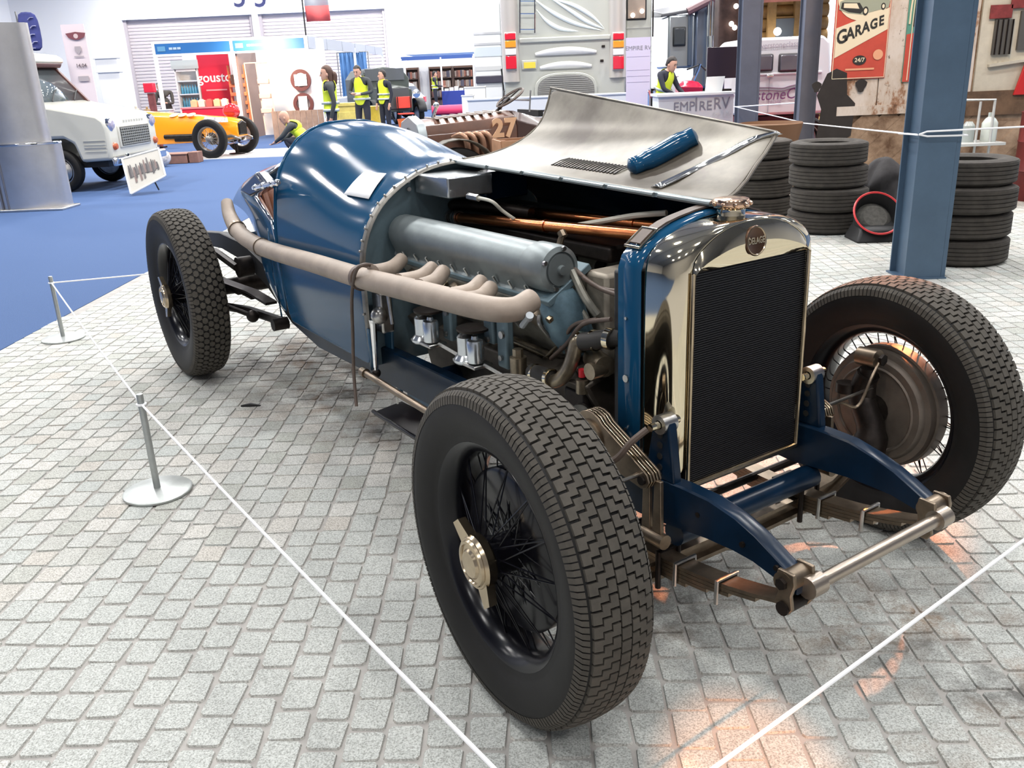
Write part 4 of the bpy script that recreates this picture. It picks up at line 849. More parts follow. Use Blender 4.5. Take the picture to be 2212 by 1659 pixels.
# splash of black damp on the boards
MB().prism([(-.20, -.40), (-.16, -.05), (-.22, .10), (-.12, .33), (-.02, .38), (.10, .33), (.12, .10), (.22, .0), (.2, -.35), (.08, -.42), (.0, -.52)], at(1805, 225, GY - .035), (1, 0, 0), (0, 0, 1), .004).build('tarry_patch', M('tar_black', (.022, .019, .019), .7, var=.3, vs=8), wl, bev=.002)
for px, py, r in ((1764, 188, .05), (1860, 185, .06)): MB().prism([(r * cos(a) * (1 + .3 * sin(3 * a)), r * 1.2 * sin(a)) for a in [2 * pi * k / 12 for k in range(12)]], at(px, py, GY - .035), (1, 0, 0), (0, 0, 1), .003).build('tarry_spot', MATS['tar_black'], wl)
# small red plaques on the plaster and the parts trolley in front of it
for px, py, w, h in ((2163, 25, .24, .14), (2205, 5, .2, .12)):
    p = at(px, py, GY - .05); tag(MB().box(p, (w, .02, h)).build('wall_plaque', M('dull_red_plate', (.24, .04, .04), .6, var=.4, vs=12), None, bev=.004), 'dark red metal plate on the plaster, %s' % ('second from the right edge' if px < 2200 else 'cut by the right picture edge'), 'plaque')
tag(MB().prism([(-.08, -.16), (.3, -.16), (.3, .16), (.0, .16)], at(2207, 172, GY - .06), (1, 0, 0), (0, 0, 1), .03).build('red_hazard_board', M('signal_red', (.60, .03, .03), .4), None, bev=.004), 'bright red board at the right edge of the garage wall', 'board')
t = thing('tool_trolley', 'pale steel frame trolley with cans behind the right tyre stack', 'trolley', (4.42, 9.3, 0))
a = at(2010, 217, 9.2) - t.location; b = at(2150, 215, 9.2) - t.location
pale = M('pale_grey_tube', (.55, .58, .58), .4, .3)
MB().tube([a, b, V(b.x, b.y, .02)], .014, 8).build('handle_frame', pale, t); MB().tube([V(b.x - .14, b.y, a.z - .03), V(b.x - .15, b.y, .02)], .012, 8).build('upright', pale, t)
MB().box((b.x - .1, b.y + .1, .60), (.45, .36, .03)).box((b.x - .1, b.y + .1, .25), (.45, .36, .03)).build('tray', pale, t, bev=.004)
MB().tube([a, V(a.x, a.y, .02)], .014, 8).build('upright', pale, t)
MB().lathe([(0, 0), (.07, 0), (.075, .02), (.075, .18), (.05, .22), (.025, .24), (.025, .28), (0, .28)], (b.x + .02, b.y + .08, .615), (0, 0, 1), 18, cap=False).build('can', M('pale_can', (.55, .62, .60), .4), t)
MB().lathe([(0, 0), (.06, 0), (.06, .16), (.03, .20), (0, .2)], (b.x - .18, b.y + .1, .615), (0, 0, 1), 18, cap=False).build('bottle', M('grey_bottle', (.35, .40, .40), .3), t)
t = thing('motor_oil_drum', 'dark red oil drum at the right edge behind the tyres', 'drum', (5.42, 9.35, 0))
MB().lathe([(0, 0), (.29, 0), (.295, .02), (.29, .04), (.29, .29), (.297, .30), (.29, .31), (.29, .58), (.297, .59), (.29, .60), (.29, .86), (.295, .88), (.28, .885), (.275, .87), (0, .87)], (0, 0, 0), (0, 0, 1), 32, cap=False).build('drum_body', M('dark_red_drum', (.16, .02, .02), .5, var=.4, vs=6), t)
MB().cyl((.14, 0, .865), (.14, 0, .885), .03).build('bung', dsteel, t)

o = tag(MB().loft([[V(-.045, -.004, .002), V(-.045, .004, .002), V(-.045, .004, .008), V(-.045, -.004, .008)], [V(0, -.008, .002), V(0, .008, .002), V(0, .008, .016), V(0, -.008, .016)], [V(.05, -.003, .002), V(.05, .003, .002), V(.05, .003, .006), V(.05, -.003, .006)]]).build('rubber_scrap', black), 'small black scrap of rubber lying on the cobbles left of the front wheel', 'scrap'); p = at(460, 915, 4); o.location = (-1.337, 3.94, .001)
# ------------------------------------------------------------------ hall shell
hallw = M('white_hall_wall', (.80, .80, .81), .7)
pinkw = M('pale_grey_shutter', (.50, .45, .46), .6)
YW = 60
wb = MB()
sh1, sh2 = (-24.9, -16.62), (-16.25, -8.2); ZT = 5.7
for x0, x1, z0, z1 in ((-45, sh1[0], 0, 12), (sh1[0], sh2[1], ZT, 12), (sh1[1], sh2[0], 0, ZT), (sh2[1], 50, 0, 12)): wb.box(((x0 + x1) / 2, YW + .2, (z0 + z1) / 2), (x1 - x0, .4, z1 - z0))
tag(wb.build('wall_back', hallw), kind='structure')
for i, (x0, x1) in enumerate((sh1, sh2)):
    m = MB()
    d = MB().box(((x0 + x1) / 2, YW + .42, ZT / 2), (x1 - x0, .08, ZT)).build('door_%d' % (i + 1), pinkw); tag(d, kind='structure')
    for k in range(28): MB().hexa([(x0, YW + .38, k * .2), (x1, YW + .38, k * .2), (x1, YW + .38, k * .2 + .19), (x0, YW + .38, k * .2 + .19), (x0, YW + .34, k * .2 + .04), (x1, YW + .34, k * .2 + .04), (x1, YW + .34, k * .2 + .15), (x0, YW + .34, k * .2 + .15)]).build('shutter_slat', pinkw, d)
    for xx in (x0 + .1, x1 - .1): MB().box((xx, YW + .25, ZT / 2), (.2, .12, ZT)).build('guide_rail', M('shutter_rail', (.40, .36, .38), .5), d)
wl_ = MB().box((-32, 26, 6), (.3, 72, 12)).build('wall_left', hallw); tag(wl_, kind='structure')
wr_ = MB().box((38, 26, 6), (.3, 72, 12)).build('wall_right', hallw); tag(wr_, kind='structure')
cl = MB().box((3, 26, 9.75), (71, 74, .2)).build('ceiling', M('hall_ceiling', (.42, .43, .45), .8)); tag(cl, kind='structure')
for k in range(12): MB().box((3, -8 + k * 6, 9.45), (70, .25, .4)).build('ceiling_beam', M('beam_grey', (.34, .35, .37), .6), cl)
wf_ = MB().box((3, -10.2, 4.8), (71, .3, 9.8)).build('wall_front', M('shaded_front_wall', (.26, .26, .27), .8)); tag(wf_, kind='structure')
navy = M('navy_lettering', (.03, .035, .12), .5)
for L_, px in (('5', 517), ('5', 562)):
    p = at(px, 0, YW - .05); o = text('bay_number', L_, 1.75, navy, None, (p.x, YW - .03, at(px, 17, YW).z + .60), (1, 0, 0), (0, 0, 1), .01, .01)
    tag(o, 'big dark blue figure on the white back wall, %s of the pair' % ('left one' if px < 540 else 'right one'), 'number')
# tall white partition box above the book stall
pb = MB().box(((at(868, 60, 47).x + at(1020, 60, 47).x) / 2, 49, 7.3), (at(1020, 60, 47).x - at(868, 60, 47).x, 4, 9.4)).build('white_partition', hallw); tag(pb, 'plain white partition box standing above the book stall', 'partition')
# ------------------------------------------------------------------ hanging flag
t = thing('hanging_flag', 'red and white flag hanging above the exhibition stands', 'flag', at(685, 20, 38))
def fl(z0, z1, name, mat):
    MB().loft([[V(x, .08 * sin(x * 7 + z * 2), z) for x in [-.48 + .096 * k for k in range(11)]] for z in (z0, (z0 + z1) / 2, z1)], closed=False).build(name, mat, t, sol=.01, smooth=60)
fz = lambda y: at(685, y, 38).z - at(685, 20, 38).z
fl(fz(46), fz(12), 'red_band', M('flag_red', (.62, .10, .10), .8)); fl(fz(12), fz(-60), 'white_band', white)
MB().cyl((-.56, 0, fz(75)), (-.56, 0, fz(-60)), .03, seg=8).build('flag_pole', black, t)
# ------------------------------------------------------------------ exhibition stand (shell scheme)
fasc = M('fascia_blue', (.02, .15, .42), .5); alw = M('white_stand_panel', (.80, .80, .79), .5); redp = M('stand_red', (.62, .015, .045), .45)
BY = 26.0
xa, xb, xc = at(331, 95, BY).x, at(500, 95, BY).x, at(661, 95, BY).x; zt = 2.68; D = 2.2
t = thing('exhibition_stand', 'white shell scheme stand of two bays with blue name boards', 'stand', (0, 0, 0))
for x in (xa, xb, xc): MB().box((x, BY, zt / 2), (.09, .09, zt)).build('upright', alw, t)
for x in (xa, xc): MB().box((x, BY + D, zt / 2), (.07, .07, zt)).build('upright', alw, t)
for x0, x1, nm in ((xa, xb, 'gousto'), (xb, xc, '')):
    MB().box(((x0 + x1) / 2, BY - .03, zt - .17), (x1 - x0 - .08, .03, .27)).build('fascia_board', fasc, t)
    MB().box(((x0 + x1) / 2, BY - .02, zt), (x1 - x0, .06, .07)).box(((x0 + x1) / 2, BY - .02, zt - .34), (x1 - x0, .06, .05)).build('fascia_frame', alw, t)
    MB().box((x0 + .22, BY - .055, zt - .17), (.22, .01, .13)).build('stand_number_plate', M('fascia_light_blue', (.12, .32, .52), .5), t)
    for k in range(3 if nm else 6): MB().box((x0 + .48 + k * .115, BY - .055, zt - .17), (.095, .008, .06)).build('name_strip', M('fascia_pale', (.45, .58, .70), .5), t)
MB().box(((xa + xc) / 2, BY + D, zt / 2), (xc - xa, .05, zt)).build('back_wall', alw, t)
MB().box((xb, BY + D * .55, zt / 2), (.05, D * .85, zt)).build('divider_wall', M('divider_dark', (.22, .16, .15), .6), t)
MB().box((xc, BY + D * .5, zt / 2), (.05, D, zt)).build('side_wall', alw, t)
# long grey side fascia running away from the corner
t = thing('side_fascia_run', 'long grey fascia of panels running back from the stand corner', 'fascia', (0, 0, 0))
e1 = V(at(662, 92, BY).x, BY, zt - .15); e2 = at(825, 111, 44)
for k in range(6):
    p, q = lerp(e1, e2, k / 6 + .004), lerp(e1, e2, (k + 1) / 6 - .004)
    MB().hexa([p + V(0, 0, -.16), q + V(0, 0, -.16), q + V(.04, 0, -.16), p + V(.04, 0, -.16), p + V(0, 0, .16), q + V(0, 0, .16), q + V(.04, 0, .16), p + V(.04, 0, .16)]).build('side_fascia', M('fascia_grey', (.33, .35, .40), .5), t)
for u in (.5, 1.0): q = lerp(e1, e2, u); MB().box((q.x, q.y, q.z / 2), (.08, .08, q.z)).build('upright', alw, t)
# red gousto panel
gl, gr_ = at(430, 160, BY + 1.4), at(498, 160, BY + 1.4)
t = thing('red_banner_panel', 'tall bright red panel with white lettering in the left stand bay', 'panel', ((gl.x + gr_.x) / 2, BY + 1.4, 0))
MB().box((0, 0, 1.2), (gr_.x - gl.x, .04, 2.4)).build('panel_board', redp, t)
p = at(464, 168, BY + 1.4); text('panel_word', 'gousto', .37, white, t, (p.x - t.location.x, -.03, p.z), (1, 0, 0), (0, 0, 1), .004, .006)
MB().box((0, -.025, p.z - .34), (.62, .004, .04)).build('panel_small_print', M('panel_pink', (.80, .35, .38), .5), t)
# counter
c0, c1 = at(396, 232, BY + .3), at(495, 226, BY + .3)
t = thing('red_counter', 'bright red stand counter in front of the red panel', 'counter', ((c0.x + c1.x) / 2, BY + .4, 0))
MB().box((0, 0, .45), (c1.x - c0.x, .5, .9)).build('counter_body', redp, t, bev=.01); MB().box((0, 0, .92), (c1.x - c0.x + .05, .55, .04)).build('counter_top', M('counter_top_pink', (.75, .20, .22), .4), t)
for k in range(5):
    o = MB().box((0, 0, .09), (.17, .16, .18)).box((0, 0, .19), (.10, .10, .03)).build('food_carton', M('carton_%d' % (k % 3), ((.75, .45, .25), (.75, .62, .50), (.40, .10, .08))[k % 3], .6), None, bev=.006); o.location = (c0.x + .3 + k * .22, BY + .4, .942)
    tag(o, '%s food carton from the left on the red counter' % ('first', 'second', 'third', 'fourth', 'fifth')[k], 'carton', 'cartons on the red counter')
# glass fronted drinks cooler
f0, f1 = at(380, 150, BY + 1.5), at(427, 150, BY + 1.5)
t = thing('drinks_cooler', 'blue lit drinks cooler with three shelves left of red panel', 'cooler', ((f0.x + f1.x) / 2, BY + 1.6, 0)); w = f1.x - f0.x
MB().box((0, .2, 1.0), (w, .04, 2.0)).box((-w / 2, 0, 1.0), (.05, .44, 2.0)).box((w / 2, 0, 1.0), (.05, .44, 2.0)).box((0, 0, .2), (w, .44, .4)).box((0, 0, 1.97), (w, .44, .08)).build('cabinet', alw, t)
MB().box((0, -.24, 2.12), (w + .15, .05, .24)).build('header_sign', M('cooler_header', (.55, .60, .58), .5), t)
for k in range(4): MB().box((0, 0, .55 + k * .37), (w - .06, .40, .035)).build('shelf', M('cooler_white', (.75, .85, .95), .4), t)
for k in range(3):
    q = MB()
    for j in range(7): q.lathe([(0, 0), (.035, 0), (.035, .16), (.014, .2), (.014, .25), (0, .25)], (-w / 2 + .09 + j * (w - .16) / 6, -.08, .57 + k * .37), (0, 0, 1), 8, cap=False)
    tag(q.build('bottle_row', M('cooler_blue', (.05, .25, .40), .3), t), kind='stuff')
# ------------------------------------------------------------------ the bay of racks at right: ladders, wheel frames, fence
orr = M('orange_display', (.70, .20, .08), .6, var=.4, vs=6)
t = thing('display_rack', 'orange ladder shaped rack in the right stand bay', 'rack', at(527, 275, BY + .6))
for dx in (-.23, .23): MB().box((dx, 0, .85), (.05, .05, 1.7)).build('rack_post', orr, t)
for k in range(6): MB().box((0, 0, .2 + k * .24), (.46, .22, .10)).build('rack_tray', orr, t, bev=.01)
MB().box((0, -.05, 1.32), (.30, .2, .26)).build('brown_box', M('dark_brown_box', (.14, .06, .04), .6), t, bev=.01)
t = thing('clothes_rail', 'pale steel garment frame beside the orange rack', 'frame', at(574, 282, BY + .5))
for dx in (-.33, 0, .33): MB().tube([(dx, 0, 0), (dx - .04, 0, 1.85)], .018, 6).build('frame_post', M('warm_pale_tube', (.75, .58, .45), .4), t)
MB().tube([(-.37, 0, 1.85), (.29, 0, 1.85)], .018, 6).build('frame_bar', MATS['warm_pale_tube'], t)
for k in range(3): MB().box((.12, 0, .55 + k * .4), (.32, .2, .14)).build('hanging_goods', M('peach_goods', (.75, .45, .35), .7), t, bev=.02)
fz0 = at(630, 275, BY - .6)
t = thing('low_wood_fence', 'low brown board fence in front of the right stand bay', 'fence', (0, 0, 0))
x0, x1 = at(588, 260, BY - .6).x, at(700, 255, BY - .6).x
for k in range(9): MB().box((x0 + (k + .5) * (x1 - x0) / 9, BY - .6, .38), ((x1 - x0) / 9 - .012, .03, .76)).build('board', M('fawn_boards', (.33, .22, .16), .7, var=.3, vs=4), t)
for n_, py, wd in (('upper', 173, 'square'), ('lower', 224, 'tall')):
    p = at(650 if n_ == 'upper' else 656, py, BY - .2)
    t = thing('wheel_frame_display', '%s dark round frame with a white %s card on the stand board' % (n_, wd), 'display', p)
    MB().lathe([(.19, -.04), (.285, -.04), (.285, .04), (.19, .04)], (0, 0, 0), (0, 1, 0), 32, cap=False, loop=True).build('round_frame', M('dark_red_ring', (.10, .03, .03), .5), t)
    MB().box((0, -.05, 0), (.34 if wd == 'square' else .24, .02, .30 if wd == 'square' else .40)).build('white_card', white, t)
t = tag(MB().box((0, 0, .85), (.62, .04, 1.7)).build('display_board', M('pinkish_board', (.72, .60, .58), .6), None, bev=.01), 'pinkish upright board carrying the two round frames', 'board'); t.location = (at(652, 200, BY).x, BY - .1, 0)
# ------------------------------------------------------------------ people
skin = M('skin_tone', (.55, .31, .22), .55); hivis = M('yellow_high_visibility', (.62, .72, .03), .6); refl = M('reflective_grey_band', (.52, .56, .50), .35, .3)
dk = M('dark_navy_clothes', (.018, .02, .032), .85); charc = M('charcoal_clothes', (.045, .05, .052), .85)
hairb = M('brown_hair', (.075, .035, .022), .6); hairk = M('dark_hair', (.02, .014, .012), .6); shoe = M('dark_shoes', (.015, .013, .012), .5)
def person(label, base, rz, J, H=1.72, top=dk, legs=dk, vest=None, hair=hairk, long=False, bald=False, look=0, group=None, nod=0):
    """J: joints in a 1.72 m figure facing -Y: hips, knees, feet, chest, neck, head, elbows, hands (left, right)"""
    t = thing('person', label, 'person', base, rz); t.scale = (H / 1.72,) * 3
    if group: t['group'] = group
    pel, chest, neck, head = [V(*J[k]) for k in ('pelvis', 'chest', 'neck', 'head')]
    vs, ed, rad, kind = [], [], [], []
    def add(p, r, par, k):
        vs.append(Vector(p)); rad.append(r); kind.append(k)
        if par is not None: ed.append((par, len(vs) - 1))
        return len(vs) - 1
    p0 = add(pel, (.155, .115), None, 'leg'); w1 = add(lerp(pel, chest, .45), (.150, .105), p0, 'top'); c1 = add(chest, (.175, .115), w1, 'top')
    up = (neck - chest); c2 = add(chest + up * .55, (.14, .09), c1, 'top'); n1 = add(neck, (.055, .055), c2, 'skin'); add(lerp(neck, head, .5), (.052, .052), n1, 'skin')
    hands = []
    for s, a in ((1, 'L'), (-1, 'R')):
        hp, kn, ft = V(*J['hip' + a]), V(*J['knee' + a]), V(*J['foot' + a]); sh, el, hd = V(*J['sh' + a]), V(*J['el' + a]), V(*J['hand' + a])
        h = add(hp, (.090, .095), p0, 'leg'); m = add(lerp(hp, kn, .5), (.080, .085), h, 'leg'); k = add(kn, (.062, .064), m, 'leg'); cf = add(lerp(kn, ft, .35), (.058, .062), k, 'leg'); f = add(ft, (.045, .048), cf, 'leg')
        to = V(*J['toe' + a]); hl = add(ft - V(0, 0, .045) , (.045, .040), f, 'shoe'); add(lerp(ft - V(0, 0, .05), to, .6), (.045, .034), hl, 'shoe'); add(to, (.035, .025), len(vs) - 1, 'shoe')
        a1 = add(sh, (.066, .066), c2, 'top'); a2 = add(lerp(sh, el, .5), (.052, .054), a1, 'top'); a3 = add(el, (.044, .045), a2, 'top'); a4 = add(lerp(el, hd, .85), (.032, .034), a3, 'top'); a5 = add(hd, (.026, .03), a4, 'skin')
        dr = (hd - el).normalized(); side = dr.cross(V(0, 0, 1) if abs(dr.z) < .8 else V(0, 1, 0)).normalized(); nn = side.cross(dr)
        pm_ = add(hd + dr * .05, (.036, .020), a5, 'skin')
        for q in range(4):
            b = hd + dr * .085 + side * (q - 1.5) * .020; L = (.060, .075, .078, .062)[q]
            f1 = add(b, (.0095, .0095), pm_, 'skin'); f2 = add(b + dr * L * .55 + nn * .008, (.009, .009), f1, 'skin'); add(b + dr * L * .95 + nn * .026, (.008, .008), f2, 'skin')
        th = add(hd + dr * .03 + side * .036, (.011, .011), pm_, 'skin'); add(hd + dr * .075 + side * .058 + nn * .01, (.009, .009), th, 'skin')
    me = bpy.data.meshes.new('body'); me.from_pydata(vs, ed, []); o = bpy.data.objects.new('body', me); COL.objects.link(o)
    o.modifiers.new('skin', 'SKIN').use_smooth_shade = True
    for i, r in enumerate(rad): me.skin_vertices[0].data[i].radius = r
    me.skin_vertices[0].data[0].use_root = True
    m = o.modifiers.new('s', 'SUBSURF'); m.levels = 1; m.render_levels = 1
    bpy.context.view_layer.update()
    bmz = bpy.data.meshes.new_from_object(o.evaluated_get(bpy.context.evaluated_depsgraph_get())); bpy.data.objects.remove(o)
    mats = {'skin': skin, 'top': top, 'leg': legs, 'shoe': shoe}; order = ['top', 'leg', 'skin', 'shoe']
    bmz.materials.clear()
    for k in order: bmz.materials.append(mats[k])
    segs = [(vs[a], vs[b], b) for a, b in ed]; fk = []
    for f in bmz.polygons:
        c = f.center; best = (9, 0)
        for a, b, i in segs:
            ab = b - a; u = max(0, min(1, (c - a).dot(ab) / (ab.length_squared + 1e-9))); dd = (c - a - ab * u).length - .5 * rad[i][0]
            if dd < best[0]: best = (dd, i)
        fk.append(best[1]); f.material_index = order.index(kind[best[1]]); f.use_smooth = True
    bmz.name = 'body'; body_ = link('body', bmz, t)
    torso = {w1, c1, c2, p0}
    if vest:
        shell_ = bmesh.new(); shell_.from_mesh(bmz); shell_.faces.ensure_lookup_table(); shell_.normal_update()
        axd = (chest - pel).normalized(); L = (neck - pel).length
        kill = []
        for f in shell_.faces:
            u = (f.calc_center_median() - pel).dot(axd) / L
            if not (fk[f.index] in torso and -.10 < u < 1.0): kill.append(f)
        bmesh.ops.delete(shell_, geom=kill, context='FACES')
        todo = set(shell_.verts); isl = []
        while todo:
            st = [todo.pop()]; cur = []
            while st:
                v = st.pop(); cur.append(v)
                for e in v.link_edges:
                    w = e.other_vert(v)
                    if w in todo: todo.discard(w); st.append(w)
            isl.append(cur)
        isl.sort(key=len); bmesh.ops.delete(shell_, geom=[v for c_ in isl[:-1] for v in c_], context='VERTS')
        for v in shell_.verts: v.co += v.normal * .022
        vm = bpy.data.meshes.new('safety_vest'); shell_.to_mesh(vm); 
        vm.materials.append(vest); vo = link('safety_vest', vm, t, sol=.008, sub=1)
        for f in vm.polygons: f.use_smooth = True
        for ub in (.14, .36):
            cc = pel + axd * L * ub; R = lerp(V(.19, .15, 0), V(.2, .15, 0), ub); u1, w1_, z1 = basis(axd)
            ring_ = []
            for k in range(24):
                a = 2 * pi * k / 24; dirv = V(cos(a), sin(a), 0); dirv = (dirv - axd * dirv.dot(axd)).normalized()
                mx = max([((Vector(v.co) - cc).dot(dirv)) for v in vm.vertices if abs((Vector(v.co) - cc).dot(axd)) < .05 and (Vector(v.co) - cc).normalized().dot(dirv) > .9] or [.16])
                ring_.append(cc + dirv * (mx + .010))
            MB().loft([[p - axd * .022 for p in ring_], [p + axd * .022 for p in ring_]]).build('reflective_band', refl, vo, sol=.003, smooth=60) if False else MB().loft([[p - axd * .022 for p in ring_], [p + axd * .022 for p in ring_]], cap=False).build('reflective_band', refl, vo, sol=.003, smooth=60)
        shell_.free()
    # head with face
    hm = Matrix.Rotation(look, 3, 'Z') @ Matrix.Rotation(nod, 3, 'X')
    secs = []
    for z, rx, ry, oy in ((-.125, .02, .03, -.055), (-.112, .042, .048, -.035), (-.08, .060, .075, -.015), (-.03, .068, .088, -.004), (.02, .073, .095, .003), (.065, .071, .090, .006), (.10, .054, .068, .008), (.118, .025, .03, .01)):
        secs.append([head + hm @ V(rx * cos(2 * pi * k / 20), oy + ry * sin(2 * pi * k / 20), z) for k in range(20)])
    hd_ = MB().loft(secs).build('head', skin, t, smooth=70)
    MB().hexa([head + hm @ V(*p) for p in ((-.016, -.085, -.045), (.016, -.085, -.045), (.014, -.118, -.040), (-.014, -.118, -.040), (-.010, -.085, .01), (.010, -.085, .01), (.006, -.096, .008), (-.006, -.096, .008))]).build('nose', skin, hd_, bev=.004)
    for s in (-1, 1):
        MB().ball(head + hm @ V(s * .072, .01, -.02), (.012, .02, .03), 8, 5).build('ear', skin, hd_); MB().ball(head + hm @ V(s * .030, -.085, .008), (.011, .008, .007), 8, 5).build('eye', M('eye_dark', (.03, .02, .02), .3), hd_)
        MB().box(head + hm @ V(s * .030, -.090, .026), (.032, .010, .007)).build('eyebrow', hair, hd_)
    MB().box(head + hm @ V(0, -.086, -.072), (.042, .012, .010)).build('mouth', M('lip_tone', (.40, .16, .13), .5), hd_, bev=.003)
    if not bald:
        hs = []
        for z, rx, ry, oy in ((-.05 if not long else -.16, .066 if not long else .06, .05, .055), (.0, .080, .085, .022), (.045, .083, .096, .012), (.085, .074, .086, .008), (.115, .050, .060, .010), (.134, .02, .022, .012)):
            hs.append([head + hm @ V(rx * cos(2 * pi * k / 20), oy + ry * sin(2 * pi * k / 20) * (1 if sin(2 * pi * k / 20) > 0 or z > .07 else .35), z) for k in range(20)])
        MB().loft(hs).build('hair', hair, t, smooth=70)
        if long: MB().tube(crv([head + hm @ V(0, .085, .03), head + hm @ V(0, .13, -.03), head + hm @ V(0, .12, -.14), head + hm @ V(0, .10, -.24)]), [.03] * 4 + [.045] * 10 + [.03] * 4 + [.012], 12).build('ponytail', hair, t, smooth=70)
    return t
def pose(**k):
    J = dict(pelvis=(0, 0, .93), chest=(0, .0, 1.27), neck=(0, .01, 1.46), head=(0, -.02, 1.585), hipL=(.10, 0, .88), hipR=(-.10, 0, .88), kneeL=(.11, -.02, .48), kneeR=(-.11, -.02, .48), footL=(.12, .02, .09), footR=(-.12, .02, .09), toeL=(.14, -.16, .03), toeR=(-.14, -.16, .03), shL=(.19, .01, 1.40), shR=(-.19, .01, 1.40), elL=(.25, .03, 1.12), elR=(-.25, .03, 1.12), handL=(.24, -.06, .88), handR=(-.24, -.06, .88))
    J.update(k); return J
def spot_at(px, Y): p = at(px, 300, Y); return (p.x, Y, 0)
person('woman with a brown ponytail in a yellow high visibility vest facing left', spot_at(722, 15.6), radians(-78), pose(elL=(.24, .06, 1.13), handL=(.22, -.02, .86)), 1.73, charc, dk, hivis, hairb, True)
person('man in an open yellow vest looking down at his hands behind the car', spot_at(790, 21.5), radians(-18), pose(neck=(0, -.03, 1.45), head=(-.02, -.07, 1.57), elL=(.27, -.02, 1.14), handL=(.08, -.26, 1.10), elR=(-.27, -.02, 1.14), handR=(-.06, -.28, 1.12)), 1.82, charc, dk, hivis, hairk, False, nod=.3)
person('short haired person in dark clothes and a long yellow vest standing in the aisle', spot_at(838, 23.6), radians(-40), pose(), 1.71, dk, dk, hivis, hairk, False, look=-.5)
person('bald man crouching in a yellow vest behind the blue car', spot_at(652, 17.4), radians(-95), pose(pelvis=(0, .16, .34), chest=(0, -.06, .62), neck=(0, -.20, .76), head=(0, -.29, .86), hipL=(.1, .14, .32), hipR=(-.1, .14, .32), kneeL=(.16, -.28, .46), kneeR=(-.16, -.28, .46), footL=(.15, .0, .09), footR=(-.15, .0, .09), toeL=(.17, -.17, .03), toeR=(-.17, -.17, .03), shL=(.19, -.12, .72), shR=(-.19, -.12, .72), elL=(.24, -.30, .52), elR=(-.24, -.30, .52), handL=(.14, -.48, .42), handR=(-.14, -.48, .42)), 1.72, charc, dk, hivis, hairk, False, True, nod=.5)
person('person in a yellow vest reading papers at the far book stall', spot_at(947, 41), radians(100), pose(handL=(.1, -.33, 1.08), handR=(-.1, -.33, 1.08), elL=(.26, -.04, 1.12), elR=(-.26, -.04, 1.12)), 1.74, dk, dk, hivis, hairk)
person('man in a dark jacket leaning on the white plinth of the left stand bay', spot_at(371, BY + .5), radians(20), pose(pelvis=(.05, .05, .93), chest=(-.04, -.04, 1.25), neck=(-.08, -.08, 1.43), head=(-.10, -.12, 1.55), elL=(.2, -.12, 1.08), handL=(.02, -.28, 1.10), elR=(-.28, -.06, 1.10), handR=(-.12, -.28, 1.08)), 1.70, M('brown_grey_jacket', (.06, .055, .05), .9), charc, None, hairk)
person('man in a yellow vest bending over the white barrier at right', spot_at(1425, 16.6), radians(50), pose(chest=(0, -.10, 1.22), neck=(0, -.16, 1.40), head=(0, -.22, 1.51), shL=(.19, -.10, 1.36), shR=(-.19, -.10, 1.36), elL=(.25, -.22, 1.10), handL=(.15, -.40, 1.0), elR=(-.25, -.22, 1.10), handR=(-.15, -.40, 1.0)), 1.72, dk, dk, hivis, hairk, nod=.35)
# ------------------------------------------------------------------ other vehicles in the hall
def road_wheel(par, c, R, w, ay=(0, 1, 0), tm=rubber, hm=steel, spokes=0):
    o = MB().lathe([(R * .62, -w * .4), (R * .72, -w * .5), (R * .88, -w * .5), (R * .97, -w * .38), (R, -w * .2), (R, w * .2), (R * .97, w * .38), (R * .88, w * .5), (R * .72, w * .5), (R * .62, w * .4)], c, ay, 36, cap=False, loop=True).build('wheel', tm, par)
    ax = Vector(ay).normalized()
    MB().lathe([(R * .66, -w * .4), (R * .60, -w * .42), (R * .56, -w * .2), (R * .56, w * .2), (R * .60, w * .42), (R * .66, w * .4)], c, ay, 30, cap=False, loop=True).build('rim', hm, o)
    if spokes:
        u, v, z = basis(ax); c = Vector(c)
        for k in range(spokes):
            a = 2 * pi * k / spokes; b = a + (.35 if k % 2 else -.35)
            MB().cyl(c + z * (w * .42 * (1 if k % 4 < 2 else -.3)) + (u * cos(b) + v * sin(b)) * R * .12, c + (u * cos(a) + v * sin(a)) * R * .6, R * .010, seg=4).build('spoke', hm, o)
        MB().lathe([(0, -w * .5), (R * .15, -w * .4), (R * .13, w * .45), (R * .16, w * .5), (R * .10, w * .6), (0, w * .62)], c, ay, 16, cap=False).build('hub', hm, o)
    else:
        MB().lathe([(0, -w * .3), (R * .57, -w * .25), (R * .5, w * .2), (R * .3, w * .32), (R * .2, w * .42), (0, w * .44)], c, ay, 24, cap=False).build('hub_cap', hm, o)
    return o
# --- white vintage van on the left: heading right, x forward
cream_w = M('van_white', (.56, .55, .49), .28, 0, .5)
glassd = M('dim_vehicle_glass', (.05, .055, .06), .08, 0, 1)
VX, VYn = -6.22, 13.85
t = thing('white_van', 'old white van with oval lamps and wide grille behind the steel partition', 'van', (VX, VYn + .82, 0), radians(-3))
Wd = 1.66
def slab(poly, y0, y1, name, mat, bev=.03, par=t): return MB().prism(poly, (0, y1, 0), (1, 0, 0), (0, 0, 1), y1 - y0).build(name, mat, par, bev=bev)
slab([(0, .46), (.02, .62), (.02, .92), (-.02, 1.05), (-.12, 1.13), (-.92, 1.30), (-1.05, 1.34), (-4.2, 1.36), (-4.25, .45), (-3.6, .42), (-3.5, .74), (-2.95, .74), (-2.85, .42), (-1.22, .42), (-1.14, .72), (-1.0, .80), (-.70, .80), (-.56, .72), (-.48, .44)], -Wd / 2, Wd / 2, 'van_body', cream_w, .05)
